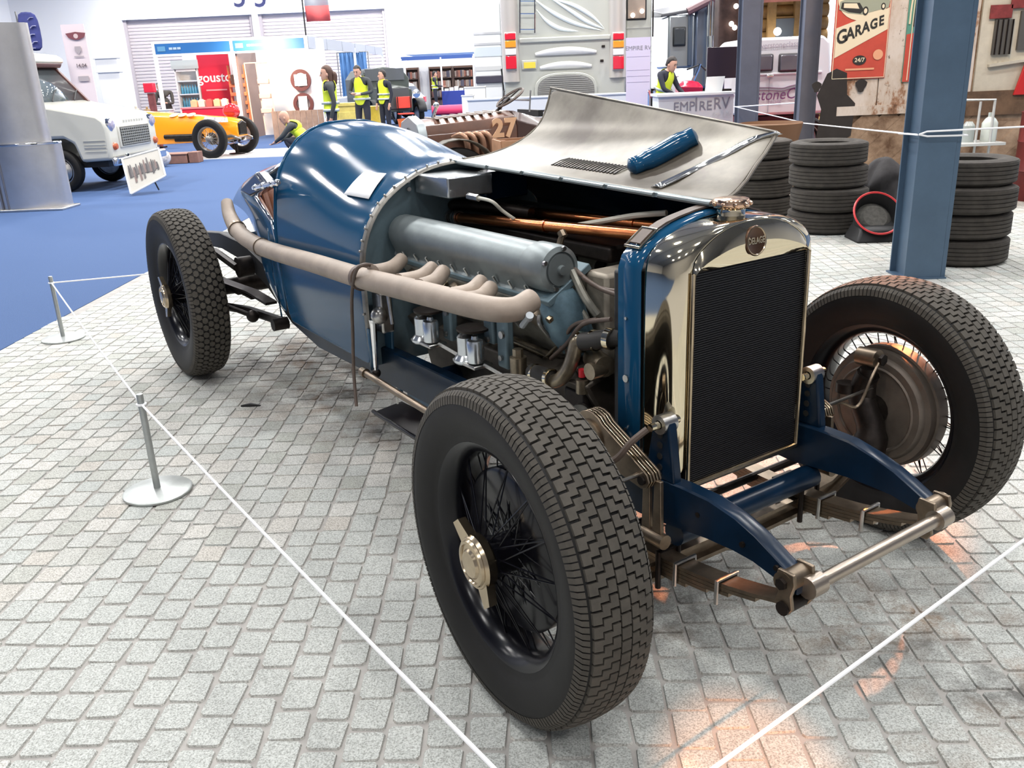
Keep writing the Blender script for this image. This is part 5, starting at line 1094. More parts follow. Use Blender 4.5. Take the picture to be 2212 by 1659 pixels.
slab([(-.98, 1.32), (-1.10, 1.345), (-1.62, 1.90), (-1.48, 1.90)], -Wd / 2 + .10, -Wd / 2 + .16, 'pillar', M('dark_brown_trim', (.10, .04, .035), .4), .006)
slab([(-.98, 1.32), (-1.10, 1.345), (-1.62, 1.90), (-1.48, 1.90)], Wd / 2 - .16, Wd / 2 - .10, 'pillar', MATS['dark_brown_trim'], .006)
slab([(-1.40, 1.86), (-1.36, 1.93), (-1.50, 1.97), (-4.2, 1.99), (-4.22, 1.88)], -Wd / 2 + .06, Wd / 2 - .06, 'roof_band', MATS['dark_brown_trim'], .02)
slab([(-1.36, 1.92), (-1.34, 1.99), (-1.44, 2.06), (-1.8, 2.11), (-4.15, 2.12), (-4.22, 1.95)], -Wd / 2 + .02, Wd / 2 - .02, 'roof', cream_w, .05)
slab([(-2.5, 1.34), (-2.5, 1.95), (-4.2, 1.95), (-4.2, 1.34)], -Wd / 2 + .06, Wd / 2 - .06, 'rear_cabin', cream_w, .02)
MB().loft([[V(-1.05, y, 1.345) for y in (-.70, 0, .70)], [V(-1.50, y, 1.885) for y in (-.64, 0, .64)]], closed=False).build('windscreen', M('windscreen_glass', (.10, .12, .13), .05, 0, 1), t, sol=.008)
MB().box((-1.75, 0, 1.55), (.12, 1.3, .45)).box((-1.65, .40, 1.72), (.12, .3, .25)).box((-1.65, -.40, 1.72), (.12, .3, .25)).build('seats', M('dark_seat', (.03, .028, .03), .7), t, bev=.03)
for y in (-.35, .3): MB().tube([(-1.02, y, 1.35), (-1.10, y + .22, 1.46), (-1.17, y + .42, 1.52)], .010, 6).build('wiper', black, t)
MB().box((.025, 0, .79), (.04, 1.06, .34)).build('grille_surround', cream_w, t, bev=.02)
gm = M('grille_dark', (.06, .06, .06), .5); gb = M('grille_bar', (.55, .55, .52), .3, .7)
MB().box((.035, 0, .79), (.03, .98, .28)).build('grille', gm, t)
for k in range(7): MB().box((.055, 0, .67 + k * .04), (.012, .96, .012)).build('grille_bar', gb, t)
for k in range(15): MB().box((.055, -.46 + k * .066, .79), (.012, .010, .26)).build('grille_bar', gb, t)
for k in range(8): MB().box((.045, -.32 + k * .09, 1.01), (.012, .05, .04)).build('bonnet_letter_mark', M('van_letter_grey', (.45, .44, .40), .5), t)
for s in (-1, 1):
    hl = MB().lathe([(.0, .03), (.06, .025), (.085, .0), (.09, -.03)], (.03, s * .70, .98), (1, 0, 0), 24, cap=False).build('headlamp', M('lamp_glass', (.45, .42, .55), .08, .3, 1), t); MB().lathe([(.082, .0), (.098, -.01), (.098, -.06), (.082, -.06)], (.03, s * .70, .98), (1, 0, 0), 24, cap=False, loop=True).build('lamp_ring', chrome, hl)
    MB().lathe([(0, .05), (.04, .045), (.055, .02), (.06, -.02)], (.02, s * .70, .66), (1, 0, 0), 18, cap=False).build('indicator', M('amber_red_lens', (.45, .10, .04), .2), t)
    for k in range(4): MB().box((-.22, s * (Wd / 2 + .001), .60 + k * .05), (.34, .012, .014)).build('side_louvre', gb if k % 2 else cream_w, t)
MB().box((.07, 0, .44), (.08, 1.80, .13)).build('bumper', chrome, t, bev=.03)
for y in (-.55, .55): MB().box((.12, y, .46), (.03, .09, .17)).build('overrider', chrome, t, bev=.01)
MB().tube([(-1.0, -.86, 1.36), (-.98, -1.0, 1.50)], .010, 6).box((-.98, -1.02, 1.58), (.04, .16, .14)).build('wing_mirror', chrome, t)
for x in (-.85, -3.2):
    for s in (-1, 1): road_wheel(t, (x, s * .74, .325), .325, .17, (0, s, 0))
MB().box((-2.1, 0, .40), (3.9, 1.3, .10)).build('underbody', black, t)
# framed drawing leaning in front of the van
b = [at(264, 345, 13.35), at(343, 323, 13.55), at(358, 381, 13.3), at(281, 406, 13.05)]
t = thing('framed_picture', 'pale framed picture of grey figures leaning by the van bumper', 'picture', (0, 0, 0))
b[2].z = max(b[2].z, .02); b[3].z = .02
n = (b[1] - b[0]).cross(b[3] - b[0]).normalized(); n = n if n.y < 0 else -n
MB().loft([[p for p in b], [p + n * .02 for p in b]]).build('picture_board', M('picture_cream', (.42, .40, .36), .5), t, bev=.004)
for i in range(4): MB().tube([b[i] + n * .022, b[(i + 1) % 4] + n * .022], .014, 6).build('frame_bar', M('frame_white', (.80, .79, .75), .4), t)
q = random.Random(4)
def bil(u, v): return lerp(lerp(b[0], b[1], u), lerp(b[3], b[2], u), v) + n * .034
for k in range(16):
    u = .12 + .05 * k + q.uniform(-.01, .01); v = .5 + q.uniform(-.10, .10); h = q.uniform(.14, .26)
    MB().loft([[bil(u - .025, v + h), bil(u + .03, v + h * .9)], [bil(u - .03, v), bil(u + .03, v)], [bil(u - .012, v - h), bil(u + .015, v - h * .9)]], closed=False).build('printed_figure', M('print_grey_%d' % (k % 3), ((.05, .045, .05), (.10, .09, .09), (.16, .11, .10))[k % 3], .6), t)
MB().cyl(lerp(b[0], b[1], .5) - n * .01, V(lerp(b[3], b[2], .5).x, lerp(b[3], b[2], .5).y + .35, .02), .012, seg=6).build('prop_leg', black, t)
# --- brushed steel partition at the far left
t = thing('steel_partition', 'curved brushed steel partition at the left picture edge', 'partition', (-6.6, 12.05, 0))
bs2 = M('satin_steel_sheet', (.66, .64, .63), .3, .9, var=.12, vs=2)
MB().loft([[V(x, -.30 * (1 - ((x + .14) / .61) ** 2), z) for x in [-.75 + 1.22 * k / 12 for k in range(13)]] + [V(.47, .10, z), V(-.75, .10, z)] for z in (.02, .84)]).build('lower_drum', bs2, t, smooth=50)
MB().loft([[V(x, -.26 * (1 - ((x + .2) / .55) ** 2), z) for x in [-.75 + 1.10 * k / 12 for k in range(13)]] + [V(.35, .10, z), V(-.75, .10, z)] for z in (.84, 2.33)]).build('upper_drum', bs2, t, smooth=50)
for x in (-.28, -.20): MB().tube([(x, -.295, .03), (x, -.295, .83)], .014, 8).build('seam_bead', M('steel_seam', (.28, .27, .28), .4, .9), t)
MB().tube([(-.36, -.245, .86), (-.36, -.245, 2.30)], .012, 8).build('seam_bead', MATS['steel_seam'], t)
MB().box((-.14, -.09, .015), (1.35, .5, .03)).build('foot_plate', bs2, t, bev=.008); MB().loft([[V(x, -.31 * (1 - ((x + .14) / .62) ** 2), z) for x in [-.76 + 1.24 * k / 12 for k in range(13)]] + [V(.48, .10, z), V(-.76, .10, z)] for z in (.835, .865)]).build('shelf_rim', chrome, t, bev=.006)
# --- banners behind the van
t = thing('feather_flag', 'dark blue feather flag with pale blotches above the van', 'flag', at(70, 110, 24))
z0 = at(60, 110, 24).z; f = lambda px, py: at(px, py, 24) - t.location
MB().loft([[f(33, 25), f(40, 60), f(60, 112)], [f(55, 24), f(62, 60), f(78, 112)], [f(78, 25), f(88, 62), f(97, 112)]], closed=False).build('flag_cloth', M('flag_navy', (.05, .06, .22), .8, var=.3, vs=3), t, sol=.01, sub=1, smooth=60)
for px, py, w in ((66, 40, .14), (72, 58, .22), (70, 76, .24), (76, 92, .24), (72, 106, .2)): MB().tube([f(px - 5, py + 3) + V(0, -.03, 0), f(px, py) + V(0, -.03, .02), f(px + 6, py - 2) + V(0, -.03, 0)], w * .16, 6, flat=.3).build('flag_print', M('flag_pale', (.45, .45, .60), .8), t)
MB().cyl(f(33, 25), V(f(33, 25).x, 0, -t.location.z), .02, seg=6).build('flag_pole', steel, t)
t = thing('marque_banner', 'pale pink upright banner with a dark winged emblem, behind the van', 'banner', (at(170, 130, 25).x, 25, 0)); f = lambda px, py: at(px, py, 24.95) - t.location
bw = (at(195, 130, 25).x - at(145, 130, 25).x)
MB().box((0, 0, 1.25), (bw, .03, at(165, 52, 25).z * 2 - 2.5)).build('banner_sheet', M('banner_pink', (.72, .62, .63), .7), t); MB().box((0, 0, .03), (bw, .3, .06)).build('banner_foot', steel, t)
c = f(164, 78); MB().prism([(-.27, .07), (-.10, .09), (0, .105), (.10, .09), (.27, .07), (.20, -.04), (.06, -.09), (-.06, -.09), (-.20, -.04)], c, (1, 0, 0), (0, 0, 1), .01).build('winged_emblem', M('emblem_maroon', (.20, .06, .07), .6), t)
MB().lathe([(0, 0), (.06, 0), (.06, .012), (0, .012)], c + V(0, -.005, 0), (0, -1, 0), 16, cap=False).build('emblem_disc', M('emblem_pale', (.62, .48, .46), .6), t)
c = f(169, 108); MB().prism([(-.08, .09), (.08, .09), (.08, -.02), (.0, -.11), (-.08, -.02)], c, (1, 0, 0), (0, 0, 1), .01).build('shield_emblem', M('emblem_grey', (.40, .35, .36), .6), t)
MB().box(f(171, 122), (.26, .006, .025)).build('banner_rule', MATS['emblem_grey'], t)
text('banner_word', '14.04', .13, M('emblem_dark', (.16, .12, .13), .6), t, f(176, 142) + V(0, -.01, 0), (1, 0, 0), (0, 0, 1), .002, .003)
MB().box(f(181, 170), (.28, .01, .13)).build('grey_logo_block', MATS['emblem_grey'], t)
for nm, a_, b_, Y in (('upper', (208, 126), (260, 150), 29), ('lower', (215, 156), (268, 192), 29)):
    p, q_ = at(*a_, Y), at(*b_, Y); zl = 0 if nm == 'lower' else at(215, 156, Y).z + .026; hh = p.z - zl
    o = MB().box((0, 0, hh / 2), (q_.x - p.x, .25, hh)).box((0, -.02, hh), (q_.x - p.x + .06, .32, .05)).build('white_cabinet', alw, None, bev=.01); o.location = ((p.x + q_.x) / 2, Y, zl)
    tag(o, '%s white wall cabinet with a dark lip left of the stands' % nm, 'cabinet')
# goods table with blue cloth
p, q_ = at(228, 208, 23), at(312, 208, 23)
t = thing('goods_table', 'jumble table under a blue cloth between van and stands', 'table', ((p.x + q_.x) / 2, 23.2, 0)); w = q_.x - p.x
MB().box((0, 0, .74), (w, .7, .03)).build('table_top', M('blue_cloth', (.03, .07, .30), .8), t); MB().loft([[V(x, -.36 + .015 * sin(x * 25), z) for x in [-w / 2 + w * k / 24 for k in range(25)]] for z in (.75, .3, .04)], closed=False).build('table_cloth', MATS['blue_cloth'], t, sol=.01, smooth=60)
for s in (-1, 1): MB().cyl((s * (w / 2 - .05), .28, 0), (s * (w / 2 - .05), .28, .73), .02, seg=8).build('leg', steel, t)
q = random.Random(9)
for k in range(7):
    s_ = (q.uniform(.08, .12), q.uniform(.10, .2), q.uniform(.12, .34)); c = ((.03, .025, .03), (.45, .32, .14), (.28, .16, .12), (.12, .06, .05), (.55, .5, .42), (.05, .04, .09), (.34, .22, .1))[k]
    o = MB().box((0, 0, s_[2] / 2), s_).cyl((0, 0, s_[2]), (0, 0, s_[2] + .06), .03, seg=8).build('jumble_box', M('jumble_%d' % k, c, .6, var=.3, vs=10), None, bev=.012); o.location = (p.x + .09 + k * w / 7, 23.15, .756)
    tag(o, '%s jumble sale box from the left on the blue clothed table' % ('first', 'second', 'third', 'fourth', 'fifth', 'sixth', 'seventh')[k], 'box', 'jumble on the blue table')
t = thing('red_dispenser', 'red box on a post at the left end of stands', 'dispenser', (at(325, 200, 24).x, 24, 0)); z1 = at(325, 180, 24).z
MB().box((0, 0, z1 - .11), (.26, .2, .24)).build('red_head', redp, t, bev=.02); MB().box((0, .02, z1 / 2 - .12), (.15, .12, z1 - .24)).build('red_post', M('brown_red_post', (.22, .06, .06), .6, var=.4, vs=6), t); MB().box((0, 0, .02), (.3, .3, .04)).build('foot', dsteel, t)
o = tag(MB().box((0, 0, .45), (.40, .35, .9)).box((0, 0, .915), (.46, .40, .03)).box((-.02, -.18, .55), (.16, .01, .3)).build('white_plinth', alw, None, bev=.012), 'white plinth with small notice, in front of the man in dark jacket', 'plinth'); o.location = (at(358, 240, BY - .2).x, BY - .3, 0)
# --- orange racing car
org = M('orange_racing_paint', (.85, .30, .01), .22, 0, .6)
fw = at(452, 341, 19.6); fw.z = 0
t = thing('orange_racing_car', 'orange single seat racing car with bare front wheels by the stands', 'car', (fw.x + .24, fw.y + .62, 0), radians(-14))
MB().loft([[V(x, y, z) for y, z in ((-w, zb), (-w * 1.05, (zb + zt_) / 2), (-w * .8, zt_ - .06), (-w * .35, zt_), (w * .35, zt_), (w * .8, zt_ - .06), (w * 1.05, (zb + zt_) / 2), (w, zb))] for x, w, zb, zt_ in ((.42, .20, .42, .76), (.2, .25, .36, .82), (-.4, .30, .33, .87), (-1.0, .33, .31, .93), (-1.6, .40, .30, .98), (-2.1, .42, .30, 1.02), (-2.8, .38, .34, .98), (-3.5, .2, .5, .85))]).build('body_shell', org, t, smooth=50, bev=.02)
MB().loft([[V(.425, y, z) for y, z in ((-.17, .45), (-.17, .7), (0, .76), (.17, .7), (.17, .45))], [V(.45, y, z) for y, z in ((-.14, .48), (-.14, .68), (0, .73), (.14, .68), (.14, .48))]]).build('nose_grille', dsteel, t)
for k in range(3): MB().lathe([(0, 0), (.10, 0), (.10, .008), (0, .008)], (-1.0 + k * .22 - .1, -.21, .905), (0, -.35, 1), 20, cap=False).build('pale_roundel', M('pale_orange', (.95, .62, .25), .3), t)
MB().prism([(-.35, 0), (.28, 0), (.25, .1), (-.3, .13)], (-.0, -.30, .73), (1, 0, 0), (0, .35, .94), .012).build('white_nose_flash', M('flash_white', (.75, .70, .72), .4, var=.6, vs=16), t)
MB().tube([(-1.3, -.37, .46), (-.35, -.36, .46)], .05, 10).build('exhaust_pipe', dsteel, t); MB().box((-.75, -.37, .43), (.62, .06, .16)).build('side_box', dsteel, t, bev=.02)
MB().prism([(-.12, -.1), (.12, -.1), (.1, .1), (-.1, .1)], (-1.62, -.425, .50), (1, 0, 0), (0, 0, 1), .01).build('side_vent', dsteel, t)
for s in (-1, 1): road_wheel(t, (0, s * .66, .41), .41, .15, (0, s, 0), rubber, M('wire_wheel_grey', (.35, .33, .30), .35, .8), 28); road_wheel(t, (-2.7, s * .64, .41), .41, .17, (0, s, 0), rubber, MATS['wire_wheel_grey'], 28)
MB().tube([(0, -.58, .36), (.04, 0, .33), (0, .58, .36)], .03, 10).build('front_axle', steel, t)
for s in (-1, 1):
    MB().tube([(.5, s * .24, .38), (.3, s * .26, .44), (-.2, s * .28, .40)], [.02, .035, .03], 8).build('chassis_horn', steel, t)
    MB().loft([[V(x, s * .24 - .025, z), V(x, s * .24 + .025, z), V(x, s * .24 + .025, z - .03), V(x, s * .24 - .025, z - .03)] for x, z in ((.5, .36), (.25, .29), (0, .27), (-.4, .34))]).build('leaf_spring', chrome, t)
    MB().lathe([(0, -.02), (.13, -.02), (.13, .03), (0, .03)], (0, s * .56, .41), (0, 1, 0), 20, cap=False).build('brake_drum', bsteel, t)
MB().ball((.28, .05, .96), (.17, .15, .16)).build('red_helmet', M('helmet_red', (.50, .02, .025), .15, 0, .6), t) if False else None
o = tag(MB().ball((0, 0, .17), (.19, .17, .17), 18, 12).prism([(-.13, -.03), (.13, -.03), (.11, .06), (-.11, .06)], (0, -.172, .19), (1, 0, 0), (0, 0, 1), .01).build('crash_helmet', M('helmet_red', (.50, .02, .025), .15, 0, .6), None, smooth=60), 'shiny red crash helmet on a stand by the orange car nose', 'helmet'); hp_ = at(500, 240, 20.6); o.location = (hp_.x, 20.6, hp_.z - .17)
o = tag(MB().cyl((0, 0, 0), (0, 0, hp_.z - .17), .04, seg=10).cyl((0, 0, 0), (0, 0, .03), .18, seg=20).build('helmet_stand', dsteel), 'dark post carrying the red helmet', 'stand'); o.location = (hp_.x, 20.6, 0)
o = tag(MB().lathe([(0, -.14), (.08, -.13), (.15, -.02), (.155, .05), (.12, .12), (.05, .155), (0, .16)], (0, 0, .155), (0, 0, 1), 22, cap=False).build('football', M('football_white', (.75, .70, .68), .4, var=.75, vs=7), None, smooth=60), 'white and dark ball lying on the floor by the orange car', 'ball'); fb_ = at(350, 330, 18.0); o.location = (fb_.x, 18.0, 0)
o = tag(MB().box((0, 0, .09), (.55, .4, .18)).box((.40, .0, .11), (.20, .3, .22)).box((0, 0, .19), (.58, .44, .03)).build('wood_block', M('brown_crate', (.24, .12, .09), .6, var=.3, vs=5), None, bev=.01), 'brown boxes on the floor under the orange car', 'box'); o.location = (at(385, 325, 18.9).x, 18.75, 0)
o = tag(MB().box((0, 0, .03), (6.2, 2.6, .06)).box((0, -1.27, .065), (6.2, .05, .012)).build('display_platform', M('platform_grey', (.50, .50, .50), .6), None, bev=.01), 'low pale platform edge under the orange racing car', 'platform'); o.location = (-7.0, 20.7, 0)
o.rotation_euler = (0, 0, radians(-2)); o.location.z = -.055
# --- brown racing car numbered 27
brn = M('brown_patinated_paint', (.12, .050, .028), .35, .1, .2, var=.4, vs=4)
cpx_ = M('brown_pipe_metal', (.30, .17, .11), .4, .7)
t = thing('brown_racing_car', 'brown vintage racing car number 27 with four exhaust pipes', 'car', (-.93, 10.1, 0), radians(203))
MB().loft([[V(x, y, z) for y, z in ((-w, .50), (-w, zt_ - .16), (-w * .85, zt_ - .05), (-w * .45, zt_), (w * .45, zt_), (w * .85, zt_ - .05), (w, zt_ - .16), (w, .50))] for x, w, zt_ in ((.20, .33, 1.02), (-.45, .38, 1.05), (-.80, .44, 1.08))]).build('bonnet', brn, t, bev=.008)
MB().loft([[V(x, y, z) for y, z in ((-w, .45), (-w, zt_ - .1), (-w * .7, zt_), (w * .7, zt_), (w, zt_ - .1), (w, .45))] for x, w, zt_ in ((-.80, .44, 1.08), (-1.05, .52, 1.0), (-1.7, .52, .90), (-2.1, .36, .78))]).build('body_tub', M('dark_brown_body', (.05, .022, .018), .4, 0, .2), t, bev=.01)
MB().loft([[V(x, y * k, z) for y, z in ((-.35, .45), (-.36, .88), (-.30, 1.0), (0, 1.07), (.30, 1.0), (.36, .88), (.35, .45))] for x, k in ((.20, 1), (.30, .97))]).build('radiator_shell', M('grey_radiator', (.42, .46, .47), .3, .8), t, bev=.01)
MB().loft([[V(x, y, z) for y, z in ((-.27, .52), (-.28, .86), (0, .95), (.28, .86), (.27, .52))] for x in (.29, .312)]).build('radiator_core', core, t)
for k in range(8): MB().box((.02 - k * .10, 0, 1.035 + k * .005), (.04, .5, .012)).build('bonnet_louvre', M('louvre_highlight', (.5, .42, .36), .3, .6), t)
for s in (-1, 1):
    for k in range(4):
        x = -.20 - k * .092; MB().tube(crv([(x + .12, s * .36, .83), (x + .05, s * .44, .86), (x, s * .48, .74), (x, s * .48, .25)]),   .034, 12).build('exhaust_pipe', cpx_, t)
    road_wheel(t, (.0, s * .68, .38), .38, .14, (0, s, 0), rubber, MATS['wire_wheel_grey'], 24); road_wheel(t, (-1.75, s * .70, .38), .38, .15, (0, s, 0), rubber, MATS['wire_wheel_grey'], 24)
    MB().loft([[V(.0 + .46 * cos(a), s * .68 + dy, .38 + .46 * sin(a)) for dy in (-.10, -.05, .05, .10)] for a in [radians(20 + 14 * k) for k in range(11)]], closed=False).build('cycle_wing', M('olive_wing', (.075, .065, .05), .5), t, sol=.012, smooth=60)
    hl = MB().lathe([(0, -.12), (.07, -.10), (.13, .0), (.14, .03), (.12, .05), (0, .06)], (.52, s * .42, .74), (1, 0, 0), 24, cap=False).build('headlamp', chrome, t)
    MB().tube([(.45, s * .42, .62), (.2, s * .40, .56)], .02, 8).build('lamp_bar', steel, t)
    MB().tube([(.75, s * .27, .42), (.4, s * .28, .50), (-.2, s * .30, .46)], .035, 8).build('chassis_horn', dsteel, t)
MB().cyl((0, -.6, .36), (0, .6, .36), .03).build('front_axle', dsteel, t)
su = (-.3, 0, .95); sw = MB().lathe([(.17, -.014), (.184, 0), (.17, .014), (.156, 0)], (-.86, .12, 1.21), (.62, 0, 1), 30, cap=False, loop=True).build('steering_wheel', strapm, t)
u, v, z = basis((.62, 0, 1))
for a in (.3, 1.6, 2.9, 4.4): MB().cyl(V(-.86, .12, 1.21), V(-.86, .12, 1.21) + (u * cos(a) + v * sin(a)) * .17, .010, seg=6).build('wheel_spoke', dsteel, sw)
MB().cyl((-.6, .12, 1.0), (-.86, .12, 1.21), .016).build('steering_column', dsteel, sw)
for y in (-.42, .42): MB().tube([(-.96, y, 1.06), (-1.00, y * .9, 1.28)], .010, 6).build('screen_post', steel, t)
MB().tube([(-.99, -.38, 1.18), (-.99, .38, 1.18)], .012, 6).build('screen_bar', steel, t)
for sy in (1,):
    for L_, x in (('2', -.58), ('7', -.71)): text('race_number', L_, .26, M('peach_number', (.70, .42, .25), .5), t, (x, .425 + (.030 if L_ == '7' else .0), .90), (-1, .0, 0), (0, 0, 1), .006, .012)
MB().lathe([(0, 0), (.11, 0), (.11, .012), (0, .012)], (-1.25, .53, .82), (0, 1, 0), 24, cap=False).build('pale_roundel', M('roundel_mauve', (.50, .34, .36), .5), t)
MB().box((-1.15, 0, 1.03), (.06, .6, .07)).build('cockpit_coaming', black, t)
MB().tube(crv([(-1.3, .35, .98), (-1.42, .15, 1.04), (-1.42, -.15, 1.04), (-1.3, -.35, .98)]), .012, 6).build('coaming_trim', chrome, t)
MB().tube([(.05, .1, 1.04), (-.0, .1, 1.15)], .02, 8).ball((0, .1, 1.17), .035).build('mascot', chrome, t)
t = thing('wooden_crate', 'tan slatted wooden crate standing beside the brown car', 'crate', (at(1112, 320, 9.15).x, 9.15, 0), radians(14)); cz = at(1103, 299, 9.2).z
wood = M('tan_crate_wood', (.42, .22, .12), .6, var=.3, vs=5); nb = 6
for k in range(nb):
    z = (k + .5) * cz / nb
    for s in (-1, 1): MB().box((0, s * .2, z), (.36, .02, cz / nb - .012)).build('crate_slat', wood, t); MB().box((s * .18, 0, z), (.02, .4, cz / nb - .012)).build('crate_slat', wood, t)
for sx in (-1, 1):
    for sy in (-1, 1): MB().box((sx * .16, sy * .18, cz / 2), (.04, .04, cz)).build('crate_post', wood, t)
MB().box((0, 0, .03), (.34, .36, .02)).build('crate_floor', wood, t)
# --- dark green old lorry cab and neighbours behind the men
dg = M('dull_green_body', (.045, .055, .045), .45, 0, .2)
p = at(845, 225, 29); t = thing('green_vintage_van', 'tall dark green vintage van with round roof behind the men', 'van', (at(858, 225, 29).x, 29, 0), radians(-66))
MB().loft([[V(x, y, z) for y, z in ((-.8, .45), (-.82, 1.5), (-.6, 1.78), (0, 1.85), (.6, 1.78), (.82, 1.5), (.8, .45))] for x in (-1.2, -3.2)]).build('van_body', dg, t, bev=.04)
MB().loft([[V(x, y, z) for y, z in ((-w, .5), (-w, h - .1), (0, h), (w, h - .1), (w, .5))] for x, w, h in ((.3, .42, 1.25), (-1.2, .62, 1.35))]).build('bonnet', dg, t, bev=.02)
MB().box((.32, 0, .9), (.05, .62, .62)).build('radiator', M('green_van_grille', (.10, .10, .10), .3, .5), t, bev=.01)
MB().box((-1.18, 0, 1.62), (.05, 1.3, .36)).build('windscreen', glassd, t)
for s in (-1, 1):
    MB().lathe([(0, -.1), (.10, -.06), (.13, .04), (0, .07)], (.28, s * .55, 1.02), (1, 0, 0), 18, cap=False).build('headlamp', chrome, t)
    for x in (-.1, -2.6): road_wheel(t, (x, s * .72, .38), .38, .16, (0, s, 0))
    MB().loft([[V(-.1 + .5 * cos(a), s * .72 + d_, .38 + .5 * sin(a)) for d_ in (-.13, .13)] for a in [radians(10 + 20 * k) for k in range(9)]], closed=False).build('mudguard', black, t, sol=.015)
p = at(905, 215, 36); t = thing('silver_car', 'silver car tail with red lamp, right of the green van', 'car', (p.x - .55, 36, 0), radians(168)); sv = M('silver_car_paint', (.62, .63, .65), .25, .3, .5)
MB().prism([(-.6, .3), (-.62, .75), (-.5, .85), (-.1, 1.30), (1.2, 1.36), (1.9, .95), (2.8, .85), (3.0, .3)], (0, .8, 0), (1, 0, 0), (0, 0, 1), 1.6).build('car_body', sv, t, bev=.06)
MB().box((-.36, 0, 1.05), (.03, 1.2, .34), Matrix.Rotation(radians(40), 3, 'Y')).build('rear_window', glassd, t)
for s in (-1, 1): MB().box((-.62, s * .62, .68), (.05, .26, .2)).build('tail_lamp', M('tail_red', (.55, .02, .04), .25), t, bev=.01); road_wheel(t, (.2, s * .72, .30), .30, .18, (0, s, 0)); road_wheel(t, (2.3, s * .72, .30), .30, .18, (0, s, 0))
# yellow pieces, buckets, blue curtain
yl = M('dusty_yellow', (.60, .42, .04), .5, var=.25, vs=4)
p = at(803, 262, 24.8); o = tag(MB().lathe([(0, 0), (.26, 0), (.265, .02), (.26, .04), (.25, .34), (.258, .36), (.25, .38), (.24, .78), (.25, .80), (.22, .81), (0, .80)], (0, 0, 0), (0, 0, 1), 28, cap=False).build('yellow_drum', yl), 'yellow drum standing between the two men in vests', 'drum'); o.location = (p.x, 24.8, 0)
p = at(757, 260, 23.0); o = tag(MB().box((0, 0, .45), (.62, .5, .86)).box((0, 0, .92), (.66, .54, .08)).box((0, -.26, .5), (.5, .02, .5)).build('yellow_case', M('pale_yellow_case', (.55, .45, .12), .5, var=.3, vs=5), None, bev=.02), 'pale yellow flight case behind the woman in vest', 'case'); o.location = (p.x, 23.0, 0)
p0, p1 = at(732, 115, 36), at(790, 115, 36); t = thing('blue_curtain', 'hanging blue curtain at the back corner of the stands', 'curtain', ((p0.x + p1.x) / 2, 36, 0)); w = p1.x - p0.x
MB().loft([[V(-w / 2 + w * k / 30, .05 * sin(k * 1.3), z) for k in range(31)] for z in (.03, 1.2, p0.z)], closed=False).build('curtain_cloth', M('curtain_blue', (.06, .16, .36), .8), t, sol=.01, smooth=60); MB().cyl((-w / 2 - .1, 0, p0.z + .02), (w / 2 + .1, 0, p0.z + .02), .02, seg=8).build('curtain_rail', steel, t)
for sx in (-1, 1): MB().cyl((sx * (w / 2 + .08), 0, 0), (sx * (w / 2 + .08), 0, p0.z + .02), .025, seg=8).build('curtain_pole', steel, t)
orb = M('orange_bucket', (.75, .16, .03), .45)
p = at(872, 249, 26.5); o = tag(MB().lathe([(.0, 0), (.14, 0), (.19, .36), (.20, .37), (.185, .37), (.14, .02), (0, .02)], (0, 0, 0), (0, 0, 1), 24, cap=False).tube(crv([(-.19, 0, .36), (-.1, -.1, .2), (.1, -.1, .2), (.19, 0, .36)]), .008, 6).build('orange_bucket', orb), 'orange bucket on the carpet under the red chair', 'bucket'); o.location = (p.x, 26.5, 0)
p = at(876, 235, 28.3); t = thing('red_folding_chair', 'red folding chair behind the orange bucket', 'chair', (p.x, 28.3, 0), radians(15)); rc_ = M('chair_red', (.55, .05, .03), .5)
MB().box((0, 0, .45), (.46, .42, .04)).build('seat', rc_, t, bev=.01); MB().box((0, .22, .78), (.46, .03, .34)).build('backrest', rc_, t, bev=.01)
for sx in (-1, 1):
    for sy in (-1, 1): MB().cyl((sx * .2, sy * .22, 0), (sx * .2, -sy * .0 + sy * .18, .45 if sy < 0 else .95), .014, seg=6).build('leg', dsteel, t)
# --- book stall under the white partition
BK = 43; x0, x1 = at(866, 130, BK).x, at(1022, 130, BK).x; zf = at(940, 124, BK).z
t = thing('book_stall', 'far stall with shelves of books below a thin blue fascia', 'stall', ((x0 + x1) / 2, BK, 0)); w = x1 - x0
MB().box((0, 0, zf), (w, .06, .16)).build('fascia_board', M('stall_navy', (.04, .10, .32), .5), t); MB().box((0, 0, zf - .16), (w, .06, .10)).build('fascia_rail', alw, t)
for dx in (-w / 2, w * .05, w / 2): MB().box((dx, 0, zf / 2), (.07, .07, zf)).build('upright', alw, t)
MB().box((0, 2.3, zf / 2), (w, .05, zf)).build('back_wall', alw, t)
bkm = [M('book_tone_%d' % k, c, .7) for k, c in enumerate(((.16, .07, .05), (.30, .22, .17), (.09, .08, .10), (.34, .13, .08), (.42, .36, .30)))]
q = random.Random(12)
for u0, u1, nm in ((-.5, -.33, 'left'), (-.17, .16, 'middle'), (.18, .48, 'right')):
    s_ = thing('book_shelf', '%s tall bookcase filled with spines in the far stall' % nm, 'bookcase', ((x0 + x1) / 2 + (u0 + u1) / 2 * w, BK + 1.9, 0), 0, 'bookcases of the far stall'); ww = (u1 - u0) * w
    MB().box((0, .16, .98), (ww, .03, 1.96)).box((-ww / 2, 0, .98), (.04, .34, 1.96)).box((ww / 2, 0, .98), (.04, .34, 1.96)).build('case', M('shelf_brown', (.12, .07, .05), .7), s_)
    for k in range(5):
        MB().box((0, 0, .12 + k * .44), (ww, .34, .03)).build('shelf', MATS['shelf_brown'], s_)
        if k < 4:
            x = -ww / 2 + .05
            while x < ww / 2 - .1:
                bwid = q.uniform(.05, .11); MB().box((x + bwid / 2, -.02, .135 + k * .44 + .15), (bwid - .008, .22, q.uniform(.24, .33))).build('book', q.choice(bkm), s_); x += bwid
